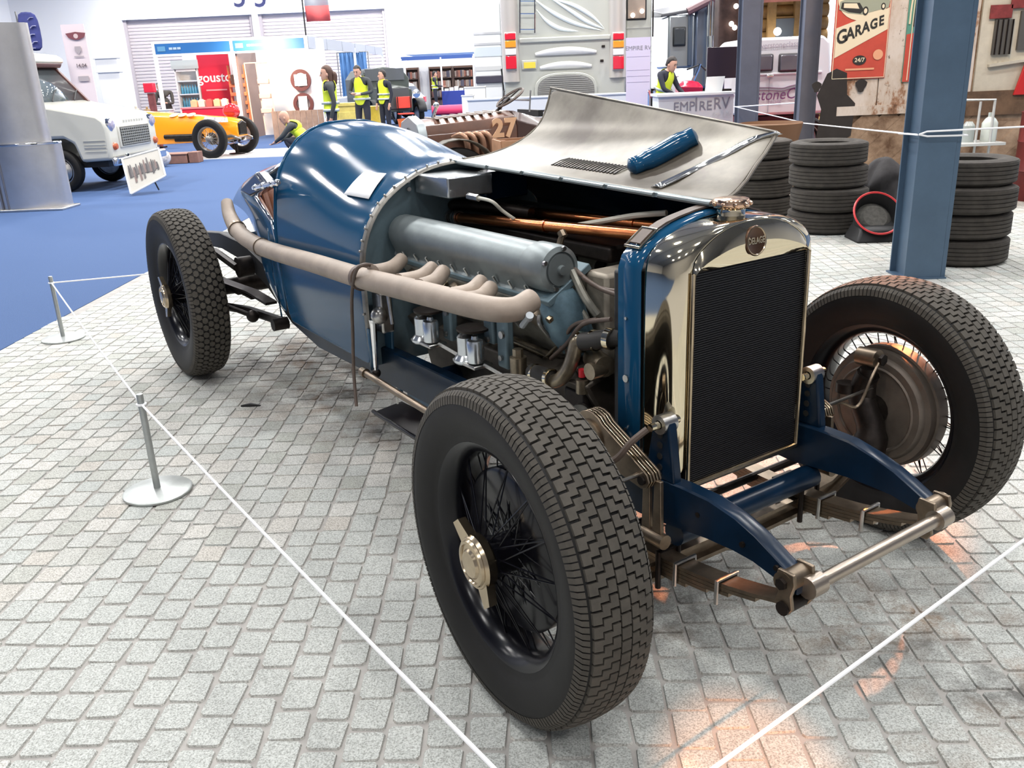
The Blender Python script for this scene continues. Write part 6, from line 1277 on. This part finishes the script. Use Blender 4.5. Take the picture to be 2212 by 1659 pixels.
p = at(988, 215, 41.6); o = thing('blue_table', 'blue clothed table with white stacks at the book stall', 'table', (p.x, 41.6, 0))
MB().box((0, 0, .44), (1.3, .8, .88)).build('table_cloth', M('royal_blue_cloth', (.02, .04, .24), .8), o, bev=.01)
for k in range(5): MB().box((-.45 + k * .22, -.05, .93 + .02 * (k % 3)), (.17, .26, .10 + .04 * (k % 3))).build('paper_stack', alw, o, bev=.004)
p = at(977, 224, 38); o = tag(MB().cyl((-.85, 0, .19), (.85, 0, .19), .19, seg=20).cyl((.85, 0, .19), (.93, .0, .19), .10, seg=14).build('carpet_roll', M('pink_red_roll', (.72, .04, .12), .6)), 'bright pink red roll lying on the carpet before the book stall', 'roll'); o.location = (p.x, 38, 0)
for nm, px0, px1, py0, Y in (('small front', 997, 1022, 206, 21.5), ('tall rear', 1003, 1048, 188, 22.3)):
    a, b = at(px0, py0, Y), at(px1, py0, Y); o = tag(MB().box((0, 0, a.z / 2), (b.x - a.x, .4, a.z)).box((0, 0, a.z - .015), (b.x - a.x + .03, .43, .03)).build('white_plinth', alw, None, bev=.012), '%s white display plinth behind the brown car' % nm, 'plinth'); o.location = ((a.x + b.x) / 2, Y + .2, 0)
# ------------------------------------------------------------------ motorhome seen from behind
champ = M('champagne_paint', (.55, .51, .47), .3, .35, .5); champ2 = M('pale_champagne', (.50, .51, .46), .3, .2, .5); swm = M('pale_mint_swoosh', (.78, .84, .80), .3, 0, .4)
RY = 20.3
rl, rr = at(1086, 100, RY).x, at(1351, 100, RY).x; rw = rr - rl; rx = (rl + rr) / 2
t = thing('motorhome', 'big champagne motorhome seen from behind, with ladder and stacked tail lamps', 'motorhome', (rx, RY, 0))
def L(px, py, y=RY): p = at(px, py, y); return V(p.x - rx, 0, p.z)
zb = .95
MB().prism([(-rw / 2, zb), (rw / 2, zb), (rw / 2, 3.3), (rw / 2 - .15, 3.45), (-rw / 2 + .15, 3.45), (-rw / 2, 3.3)], (0, 5.6, 0), (1, 0, 0), (0, 0, 1), 5.6).build('rear_body', champ2, t, bev=.03)
for s in (-1, 1): MB().lathe([(.19, zb + .35), (.19, 3.3)], (s * (rw / 2 - .17), .06, 0), (0, 0, 1), 24).build('corner_pillar', champ, t)
MB().prism([(-rw / 2, .35), (rw / 2, .35), (rw / 2, .98), (-rw / 2, .98)], (0, 5.6, 0), (1, 0, 0), (0, 0, 1), 5.65).build('skirt', champ, t, bev=.04)
el = [(.62 * math.copysign(abs(cos(a)) ** .7, cos(a)), .36 * math.copysign(abs(sin(a)) ** .7, sin(a))) for a in [2 * pi * k / 32 for k in range(32)]]
gz = L(1222, 185).z + .02
MB().prism([(x * 1.10, y * 1.12) for x, y in el], (.0 + L(1222, 185).x, -.02, gz - .15), (1, 0, 0), (0, 0, 1), .06).build('grille_surround', champ2, t, bev=.01)
gm2 = MB().prism(el, (L(1222, 185).x, -.045, gz - .15), (1, 0, 0), (0, 0, 1), .05).build('engine_grille', M('grille_grey', (.22, .22, .21), .5, .4), t)
for k in range(17):
    zz = -.33 + k * .041; hw = .6 * (max(0, 1 - (abs(zz) / .36) ** 2.4)) ** .42
    MB().box((L(1222, 185).x, -.105, gz - .15 + zz), (2 * hw, .012, .014)).build('grille_slat', M('slat_grey', (.40, .40, .38), .4, .5), gm2)
for s, px in ((-1, 1103), (1, 1334)):
    x = L(px, 100).x
    for (y0, y1), c in zip(((72, 87), (88, 104), (105, 120), (121, 150)), ('red', 'amber', 'clear', 'red')):
        a, b = L(px, y0), L(px, y1)
        MB().box((x, -.16 if True else 0, (a.z + b.z) / 2), (.23, .10, a.z - b.z - .012)).build('tail_lamp', {'red': M('lamp_red', (.62, .01, .03), .15, 0, .5), 'amber': M('lamp_amber', (.75, .28, .02), .15, 0, .5), 'clear': M('lamp_clear', (.75, .70, .70), .15, 0, .5)}[c], t, bev=.012)
    MB().box((x, -.10, (L(px, 72).z + L(px, 150).z) / 2), (.25, .10, L(px, 70).z - L(px, 152).z)).build('lamp_housing', champ, t, bev=.01)
for px in (1123, 1155): MB().tube([L(px, 72) + V(0, -.1, 0), L(px, -60) + V(0, -.1, 0)], .016, 8).build('ladder_rail', chrome, t)
for py in (64, 30, 3, -25): MB().tube([L(1122, py) + V(0, -.1, 0), L(1156, py) + V(0, -.1, 0)], .014, 8).build('ladder_rung', chrome, t)
MB().box(L(1220, 84) + V(0, -.03, 0), (1.95, .06, .10)).build('rear_ledge', champ2, t, bev=.02)
for py, w_, lift in ((112, .66, .10), (142, .56, .09)):
    c = L(1222, py); MB().loft([[c + V(w_ * u, -.03, lift * (1 - u * u)) for u in [-1 + k / 8 for k in range(17)]], [c + V(w_ * u, -.05, lift * .75 * (1 - u * u) - .03) for u in [-1 + k / 8 for k in range(17)]], [c + V(w_ * u, -.03, -.06) for u in [-1 + k / 8 for k in range(17)]]], closed=False).build('raised_arch', M('arch_highlight', (.78, .77, .74), .25, .1, .5), t, sol=.02, smooth=60)
MB().box(L(1143, 140) + V(0, -.04, 0), (.32, .03, .19)).build('plate_frame', champ2, t, bev=.01); MB().box(L(1144, 141) + V(0, -.06, 0), (.25, .02, .12)).build('number_plate', M('plate_yellow', (.75, .55, .05), .5), t)
for px, py in ((1300, 131), (1303, 100)): MB().box(L(px, py) + V(0, -.02, 0), (.07, .04, .05)).build('lock', dsteel, t, bev=.008)
for q in (((1158, 20), (1180, 45), (1210, 62), (1250, 68)), ((1150, -5), (1190, 25), (1240, 50), (1300, 66)), ((1200, 0), (1240, 12), (1280, 36), (1306, 62)), ((1180, -10), (1230, 22), (1270, 48), (1306, 63))):
    P = crv([L(*k) for k in q], 5); n_ = len(P)
    MB().loft([[p + V(0, -.012, .05 * sin(pi * i / (n_ - 1))) for i, p in enumerate(P)], [p + V(0, -.012, -.05 * sin(pi * i / (n_ - 1))) for i, p in enumerate(P)]], closed=False).build('swoosh_graphic', swm, t, sol=.004)
for s in (-1, 1):
    for y in (1.6, 4.2): road_wheel(t, (s * (rw / 2 - .2), y, .45), .45, .26, (s, 0, 0))
MB().box((0, .05, .33), (rw - .1, .2, .2)).build('rear_bumper', champ, t, bev=.03)
# white coach side left of it, darker motorhome side right of it
lx0, lx1 = at(1021, 60, 23.8).x, at(1082, 60, 23.8).x
t = thing('white_coach', 'white coach body with grey stripes left of the champagne motorhome', 'coach', ((lx0 + lx1) / 2, 23.8, 0)); w = lx1 - lx0
MB().box((0, 1.5, 2.25), (w, 3, 3.0)).build('coach_body', M('coach_white', (.78, .79, .80), .35, 0, .4), t, bev=.04)
for py, h_, c in ((72, .05, (.50, .50, .52)), (95, .05, (.5, .5, .52)), (112, .22, (.62, .68, .74)), (148, .10, (.60, .60, .60))): z = at(1050, py, 23.8).z; MB().box((0, -.005, z), (w - .02, .02, h_)).build('side_stripe', M('stripe_%d' % py, c, .4), t)
z = at(1050, 172, 23.7).z; MB().box((0, -.03, z), (w * .96, .08, .18)).build('dark_bumper', M('coach_dark', (.05, .045, .07), .4), t, bev=.02)
MB().box((.18, .5, .42), (w * .6, 1, .84)).build('dark_locker', MATS['coach_dark'], t)
for s in (-1, 1): road_wheel(t, (s * w * .35, 1.3, .42), .42, .22, (s, 0, 0))
MB().tube([(w / 2 + .02, -.02, .9), (w / 2 - .03, -.02, 1.6)], .02, 6).build('hose', black, t)
x0, x1 = at(1353, 60, 21).x, at(1408, 60, 21).x
t = thing('second_motorhome', 'pale motorhome side with a lit window right of the big one', 'motorhome', ((x0 + x1) / 2, 21, 0)); w = x1 - x0
MB().box((0, 1.6, 2.15), (w, 3.2, 3.4)).build('side_body', champ2, t, bev=.03)
a, b = at(1355, -10, 21), at(1394, 40, 21)
MB().box(((a.x + b.x) / 2 - t.location.x, -.01, (a.z + b.z) / 2), (b.x - a.x + .05, .04, a.z - b.z + .05)).build('window_frame', black, t, bev=.03); MB().box(((a.x + b.x) / 2 - t.location.x, -.03, (a.z + b.z) / 2), (b.x - a.x - .02, .03, a.z - b.z - .02)).build('window_pane', M('warm_window', (.30, .24, .20), .08, 0, 1), t)
for px, py in ((1367, 33), (1387, 24)): p = at(px, py, 20.93); MB().ball((p.x - t.location.x, -.06, p.z), .05).build('window_lamp', M('lit_lamp', (1, .82, .68), .4, emit=6), t)
for py in (60, 84, 110, 136): MB().box((0, -.005, at(1380, py, 21).z), (w, .012, .015)).build('panel_joint', M('joint_grey', (.45, .44, .42), .5), t)
for y in (.8, 2.4): road_wheel(t, (w / 2 - .1, y, .42), .42, .2, (1, 0, 0))
MB().tube([(w / 2 + .02, -.02, at(1402, 80, 21).z), (w / 2 + .02, -.02, 3.6)], .018, 6).build('awning_strut', dsteel, t)
# lilac pull-up banner
lil = M('lilac_banner', (.58, .52, .66), .6)
t = thing('pull_up_banner', 'lilac upright banner headed with grey lettering, beside the motorhome', 'banner', (at(1378, 200, 17.6).x, 17.6, 0))
a, b = at(1351, 82, 17.6), at(1404, 82, 17.6); MB().box((0, 0, (a.z + .05) / 2), (b.x - a.x, .02, a.z - .05)).build('banner_sheet', lil, t); MB().box((0, 0, .03), (b.x - a.x + .05, .2, .06)).build('banner_foot', steel, t)
lg = M('letter_grey', (.25, .24, .28), .5)
text('banner_word', 'EMPIRE RV', .105, lg, t, (0, -.014, at(1378, 104, 17.6).z), (1, 0, 0), (0, 0, 1), .001, 0)
for py in (122, 151, 164, 177): MB().box((0, -.012, at(1378, py, 17.6).z), (.42, .004, .012)).build('small_print', M('lilac_print', (.45, .40, .54), .6), t)
# white barrier and lettered counter front
barw = M('barrier_white', (.68, .69, .70), .5)
a, b = at(1010, 216, 19.2), at(1402, 204, 19.2)
t = tag(MB().box((0, 0, a.z / 2), (b.x - a.x, .06, a.z)).box((0, 0, a.z), (b.x - a.x + .04, .12, .04)).build('white_barrier', barw, None, bev=.008), 'long plain white barrier before the motorhome', 'barrier'); t.location = ((a.x + b.x) / 2, 19.2, 0)
a, b = at(1422, 207, 13.7), at(1586, 197, 13.7)
t = thing('lettered_counter', 'white counter front with thin grey lettering behind the raised bonnet', 'counter', ((a.x + b.x) / 2, 13.7, 0)); h = a.z
MB().box((0, .3, h / 2), (b.x - a.x, .6, h)).build('counter_body', barw, t, bev=.01); MB().box((0, .28, h), (b.x - a.x + .06, .7, .04)).build('counter_top', barw, t, bev=.006)
p = at(1478, 231, 13.68); text('counter_letter', 'EMP', .19, lg, t, (p.x - t.location.x, -.012, p.z), (1, 0, .02), (0, 0, 1), .002, 0, sx=.95)
p = at(1502, 227, 13.68); text('counter_letter', 'I', .29, lg, t, (p.x - t.location.x + .015, -.012, p.z), (1, 0, 0), (0, 0, 1), .002, -.003)
p = at(1522, 229, 13.68); text('counter_letter', 'RE', .19, lg, t, (p.x - t.location.x + .015, -.012, p.z), (1, 0, .02), (0, 0, 1), .002, 0, sx=.95)
p = at(1559, 224, 13.68); text('counter_letter', 'RV', .24, lg, t, (p.x - t.location.x, -.012, p.z), (1, 0, .02), (0, 0, 1), .002, 0, sx=.85)
p = at(1560, 248, 13.68); text('counter_line', 'for Life', .10, M('letter_pale', (.55, .56, .58), .5), t, (p.x - t.location.x, -.012, p.z), (1, 0, .02), (0, 0, 1), .001, 0)
for px, yq in ((1402, 15.6), (1414, 15.1)): q_ = at(px, 200, yq); o = tag(MB().lathe([(0, 0), (.07, 0), (.07, .015), (.025, .03), (.022, q_.z), (.03, q_.z + .02), (0, q_.z + .05)], (0, 0, 0), (0, 0, 1), 16, cap=False).build('queue_post', chrome), 'chrome queue post at the gap in white barrier, %s of two' % ('left' if px < 1410 else 'right'), 'post', 'queue posts'); o.location = (q_.x, yq, 0)
a, b = at(1402, 197, 15.6), at(1414, 196, 15.1); tag(MB().tube(crv([a, lerp(a, b, .5) - V(0, 0, .1), b]), .02, 8).build('queue_rope', M('dark_red_rope', (.16, .02, .03), .7)), 'short dark red rope between the chrome posts', 'rope')
# grey highway tractor with sleeper, exhaust stacks
tr = M('tractor_silver', (.36, .39, .41), .25, .6, .4)
TY_ = 22; x0, x1 = at(1443, 100, TY_).x, at(1500, 100, TY_).x
t = thing('highway_tractor', 'silver grey highway tractor cab with small dark window and tall exhaust stacks', 'lorry', ((x0 + x1) / 2, TY_, 0)); w = x1 - x0; q_ = lambda px, py: at(px, py, TY_) - t.location
z0, z1 = at(1460, 148, TY_).z, at(1460, 32, TY_).z
MB().box((0, .9, (z0 + z1) / 2), (w, 1.8, z1 - z0)).build('sleeper_cab', tr, t, bev=.05)
MB().hexa([q_(1426, 38), q_(1510, 24), q_(1510, 24) + V(0, 1.9, .1), q_(1426, 38) + V(0, 1.9, .1), q_(1430, 30), q_(1508, 16), q_(1508, 16) + V(0, 1.9, .2), q_(1430, 30) + V(0, 1.9, .2)]).build('roof_fairing', M('dark_grey_fairing', (.08, .08, .09), .4), t, bev=.02)
MB().box(q_(1467, 79) + V(0, -.02, 0), (.30, .05, .42)).build('window_frame', black, t, bev=.05)
MB().box(q_(1467, 79) + V(0, -.05, 0), (.24, .02, .35)).build('window_pane', glassd, t, bev=.04)
MB().box((w / 2 + .34, .8, 1.9), (.66, 1.5, 1.9)).build('day_cab', M('tractor_blue_grey', (.18, .22, .30), .2, .5, .5), t, bev=.06)
MB().box(q_(1490, 85) + V(0, -.02, 0), (.10, .06, z1 - z0)).build('door_pillar', M('tractor_dark', (.10, .13, .18), .3, .5), t, bev=.02)
for px in (1533, 1547): MB().cyl(V(q_(px, 0).x, -.1, 1.0), V(q_(px, 0).x, -.1, 4.2), .085, seg=16).build('exhaust_stack', chrome, t)
MB().cyl(q_(1538, 102) + V(0, -.25, 0), q_(1538, 78) + V(0, -.25, 0), .16, seg=20).build('air_cleaner', chrome, t)
for s in (0, 1): road_wheel(t, (-.2 + s * 1.0, .2, .50), .50, .28, (0, -1, 0))
MB().box((.4, .9, .85), (2.2, 1.6, .3)).build('tractor_chassis', dsteel, t)
MB().tube([q_(1484, 26) + V(0, -.1, 0), q_(1545, -5) + V(0, -.1, 0)], .09, 8).build('fairing_strut', M('maroon_strut', (.14, .07, .08), .5), t)
# red motorcycle lying low on the counter line, podium and screen
t = thing('red_scooter', 'red and chrome scooter front behind the lettered counter', 'scooter', (at(1488, 190, 17.2).x, 17.2, 0)); q2 = lambda px, py: at(px, py, 17.2) - t.location
MB().loft([[q2(px, 190) + V(0, d_, zz) for d_, zz in ((-.15, -.1), (-.2, .02), (-.1, .10 * k), (.1, .10 * k), (.2, .02), (.15, -.1))] for px, k in ((1462, .6), (1475, 1.2), (1490, 1.3), (1505, 1.1), (1514, .5))]).build('red_fairing', M('scooter_red', (.55, .015, .05), .2, 0, .5), t, smooth=50, bev=.01)
MB().tube([q2(1492, 185), q2(1508, 150), q2(1512, 138)], .03, 8).build('fork', chrome, t); MB().tube([q2(1482, 150) + V(0, -.1, 0), q2(1512, 140), q2(1525, 152)], .015, 6).build('handlebar', black, t)
MB().lathe([(.22, -.05), (.28, -.05), (.30, 0), (.28, .05), (.22, .05)], V(q2(1495, 0).x, 0, .30), (0, 1, 0), 28, cap=False, loop=True).build('front_wheel', rubber, t); MB().cyl((q2(1495, 0).x, 0, .3), q2(1495, 190), .03, seg=8).build('front_strut', steel, t); MB().lathe([(0, -.02), (.22, -.03), (.22, .03), (0, .02)], V(q2(1495, 0).x, 0, .30), (0, 1, 0), 20, cap=False).build('rim', steel, t)
SY = 14.05; a, b = at(1528, 103, SY), at(1590, 168, SY)
t = thing('flat_screen', 'black flat screen on a stand left of the grey column', 'screen', ((a.x + b.x) / 2, SY, 0))
MB().box((0, 0, (a.z + b.z) / 2), (b.x - a.x, .06, a.z - b.z)).build('screen_panel', M('screen_black', (.02, .012, .022), .25), t, bev=.006); MB().cyl((.02, .05, h + .03), (.02, .05, b.z), .04, seg=12).build('screen_pole', M('stand_blue', (.06, .05, .16), .5), t); MB().box((0, .05, h + .035), (.3, .2, .03)).build('screen_foot', dsteel, t)
a, b = at(1528, 168, 13.9), at(1560, 199, 13.9); o = tag(MB().hexa([(-.14, 0, 0), (.11, 0, 0), (.11, .03, 0), (-.14, .03, 0), (-.12, 0, a.z - b.z), (.15, 0, a.z - b.z), (.15, .03, a.z - b.z), (-.12, .03, a.z - b.z)]).build('white_placard', barw, None, bev=.004), 'white placard standing on the lettered counter', 'placard'); o.location = ((a.x + b.x) / 2, 13.9, h + .02)
a = at(1448, 165, 17.8); o = tag(MB().box((0, 0, a.z / 2), (.2, .25, a.z)).box((0, 0, a.z), (.26, .3, .03)).build('pale_lectern', barw, None, bev=.01), 'pale narrow lectern behind the bending man', 'lectern'); o.location = (at(1449, 180, 17.8).x, 17.8, 0)
# white lettered van between the columns
vw = M('van2_white', (.66, .63, .65), .3, 0, .5)
VYY = 14.2; x0, x1 = at(1600, 150, VYY).x, at(1790, 150, VYY).x
t = thing('lettered_van', 'white crew van with purple lettering between two grey columns', 'van', ((x0 + x1) / 2, VYY, 0)); wv = x1 - x0; q3 = lambda px, py: at(px, py, VYY) - t.location
zt_, zs, zbv = q3(1680, 80).z, q3(1680, 165).z, q3(1680, 248).z
MB().prism([(-wv / 2, zbv), (wv / 2, zbv), (wv / 2 + .04, zs), (wv / 2, zt_ - .1), (wv / 2 - .1, zt_), (-wv / 2 + .1, zt_), (-wv / 2, zt_ - .1), (-wv / 2 - .04, zs)], (0, 1.7, 0), (1, 0, 0), (0, 0, 1), 1.7).build('van_body', vw, t, bev=.04)
for a_, b_ in (((1628, 118), (1669, 154)), ((1682, 116), (1735, 154))):
    a, b = q3(*a_), q3(*b_); MB().box(((a.x + b.x) / 2, -.01, (a.z + b.z) / 2), (b.x - a.x, .05, a.z - b.z)).build('window_frame', M('window_rubber', (.03, .025, .03), .5), t, bev=.03); MB().box(((a.x + b.x) / 2, -.035, (a.z + b.z) / 2), (b.x - a.x - .05, .02, a.z - b.z - .05)).build('window_pane', M('van_window', (.10, .09, .11), .06, 0, 1), t, bev=.02)
MB().box(q3(1680, 159) + V(0, -.015, 0), (wv, .03, .03)).build('waist_moulding', vw, t, bev=.008); MB().box((q3(1671, 0).x, -.004, (zs + zbv) / 2), (.008, .012, zs - zbv - .06)).build('door_gap', M('gap_grey', (.35, .32, .36), .6), t); MB().box(q3(1662, 164) + V(0, -.03, 0), (.10, .04, .03)).build('door_handle', chrome, t, bev=.006)
pur = M('purple_print', (.16, .05, .14), .5)
text('van_word', 'www.silverstoneclassic.com', .105, M('grey_purple_print', (.38, .33, .38), .5), t, q3(1680, 97) + V(0, -.012, 0), (1, 0, .02), (0, 0, 1), .001, 0)
text('van_word', 'SilverstoneClassic', .225, pur, t, q3(1672, 205) + V(0, -.012, 0), (1, 0, .02), (0, 0, 1), .001, 0, shear=.18, sx=.92)
text('van_word', 'racing', .085, M('purple_pale', (.40, .28, .38), .5), t, q3(1672, 219) + V(0, -.012, 0), (1, 0, .02), (0, 0, 1), .001, 0, shear=.2)
for d_ in (0, -.04):
    MB().tube([p + V(0, -.01, d_) for p in crv([q3(1632, 189), q3(1660, 189), q3(1690, 190), q3(1704, 186), q3(1730, 180)], 5)], .010, 6, flat=.3).build('wave_line', pur, t)
MB().lathe([(.045, 0), (.06, 0), (.06, .006), (.045, .006)], q3(1630, 177) + V(0, -.008, 0), (0, -1, 0), 20, cap=False, loop=True).build('ring_mark', pur, t)
for x in (-wv * .36, wv * .30): road_wheel(t, (x, .1, .33), .33, .2, (0, -1, 0))
MB().box((0, .9, (zbv + .25) / 2 + .05), (wv * .95, 1.4, .3)).build('van_sill', M('van_under', (.10, .02, .03), .6), t)
o = tag(MB().box((0, 0, .01), (2.6, 1.1, .02)).build('red_mat', M('red_orange_mat', (.55, .06, .02), .7)), 'red orange mat on the floor under the lettered van', 'mat'); o.location = (t.location.x + .2, VYY - .62, 0)
o = tag(MB().lathe([(.0, 0), (.30, 0), (.34, .18), (.33, .19), (.29, .02), (0, .02)], (0, 0, 0), (0, 0, 1), 28, cap=False).build('wooden_tub', M('tan_tub', (.20, .11, .06), .6)), 'tan shallow tub behind the bonnet tip', 'tub'); o.location = (at(1664, 275, 9.95).x, 9.95, at(1664, 283, 9.95).z - .1)
o2 = tag(MB().cyl((0, 0, 0), (0, 0, o.location.z), .22, seg=24).cyl((0, 0, 0), (0, 0, .05), .30, seg=24).build('cable_drum', plank), 'wooden drum carrying the tan tub', 'drum'); o2.location = (o.location.x, 9.95, 0)
# log cabin with a bright lamp above the van
CY = 17.5; x0, x1 = at(1615, 40, CY).x, at(1790, 40, CY).x
t = thing('log_cabin', 'log cabin stand with a bright lamp under its eave, above the lettered van', 'cabin', ((x0 + x1) / 2, CY, 0)); q4 = lambda px, py: at(px, py, CY) - t.location; wc = x1 - x0
lg_ = M('honey_logs', (.50, .30, .10), .6, var=.3, vs=6)
for k in range(13): MB().cyl((-wc / 2, .1, .14 + k * .22), (wc / 2, .1, .14 + k * .22), .115, seg=12).build('log', lg_, t)
a, b = q4(1664, 42), q4(1712, 82); MB().box(((a.x + b.x) / 2, -.06, (a.z + b.z) / 2), (b.x - a.x + .08, .08, a.z - b.z + .08)).build('window_frame', lg_, t, bev=.01); MB().box(((a.x + b.x) / 2, -.10, (a.z + b.z) / 2), (b.x - a.x, .04, a.z - b.z)).build('window_pane', M('cabin_window', (.16, .20, .22), .1, 0, .5), t)
MB().hexa([V(-wc / 2 - .2, -1.0, q4(0, 33).z - .1), V(wc / 2 + .2, -1.0, q4(0, 33).z - .1), V(wc / 2 + .2, 1, q4(0, 33).z + .5), V(-wc / 2 - .2, 1, q4(0, 33).z + .5), V(-wc / 2 - .2, -1.0, q4(1680, 12).z), V(wc / 2 + .2, -1.0, q4(1680, 12).z), V(wc / 2 + .2, 1, q4(1680, 12).z + .5), V(-wc / 2 - .2, 1, q4(1680, 12).z + .5)]).build('eave', M('red_brown_eave', (.22, .07, .05), .6, var=.3, vs=5), t)
for x in (-wc * .22, wc * .1): MB().box((x, -.08, 1.5), (.14, .12, 3.0)).build('porch_post', lg_, t)
MB().box(q4(1672, 2) + V(0, -.9, .0), (.62, .12, .10)).build('tube_lamp', M('bright_lamp', (1, .93, .86), .4, emit=12), t, bev=.02)
MB().ball(q4(1668, 70) + V(0, -.35, 0), .07).build('globe_lamp', M('bright_lamp', (1, .93, .86), .4), t)
# dark truss and figures between tractor and column
t = thing('dark_display_tower', 'dark tower with small lamps left of the nearest grey column', 'tower', (at(1574, 60, 19).x, 19, 0)); q5 = lambda px, py: at(px, py, 19) - t.location
MB().box((0, .2, 2.0), (.42, .4, 4.0)).build('tower_body', M('dark_brown_tower', (.07, .04, .035), .6, var=.5, vs=5), t, bev=.02)
for px, py in ((1588, 14), (1578, 52), (1585, 60)): MB().ball(q5(px, py) + V(0, -.08, 0), .05).build('tower_lamp', M('lit_lamp', (1, .82, .68), .4, emit=6), t)
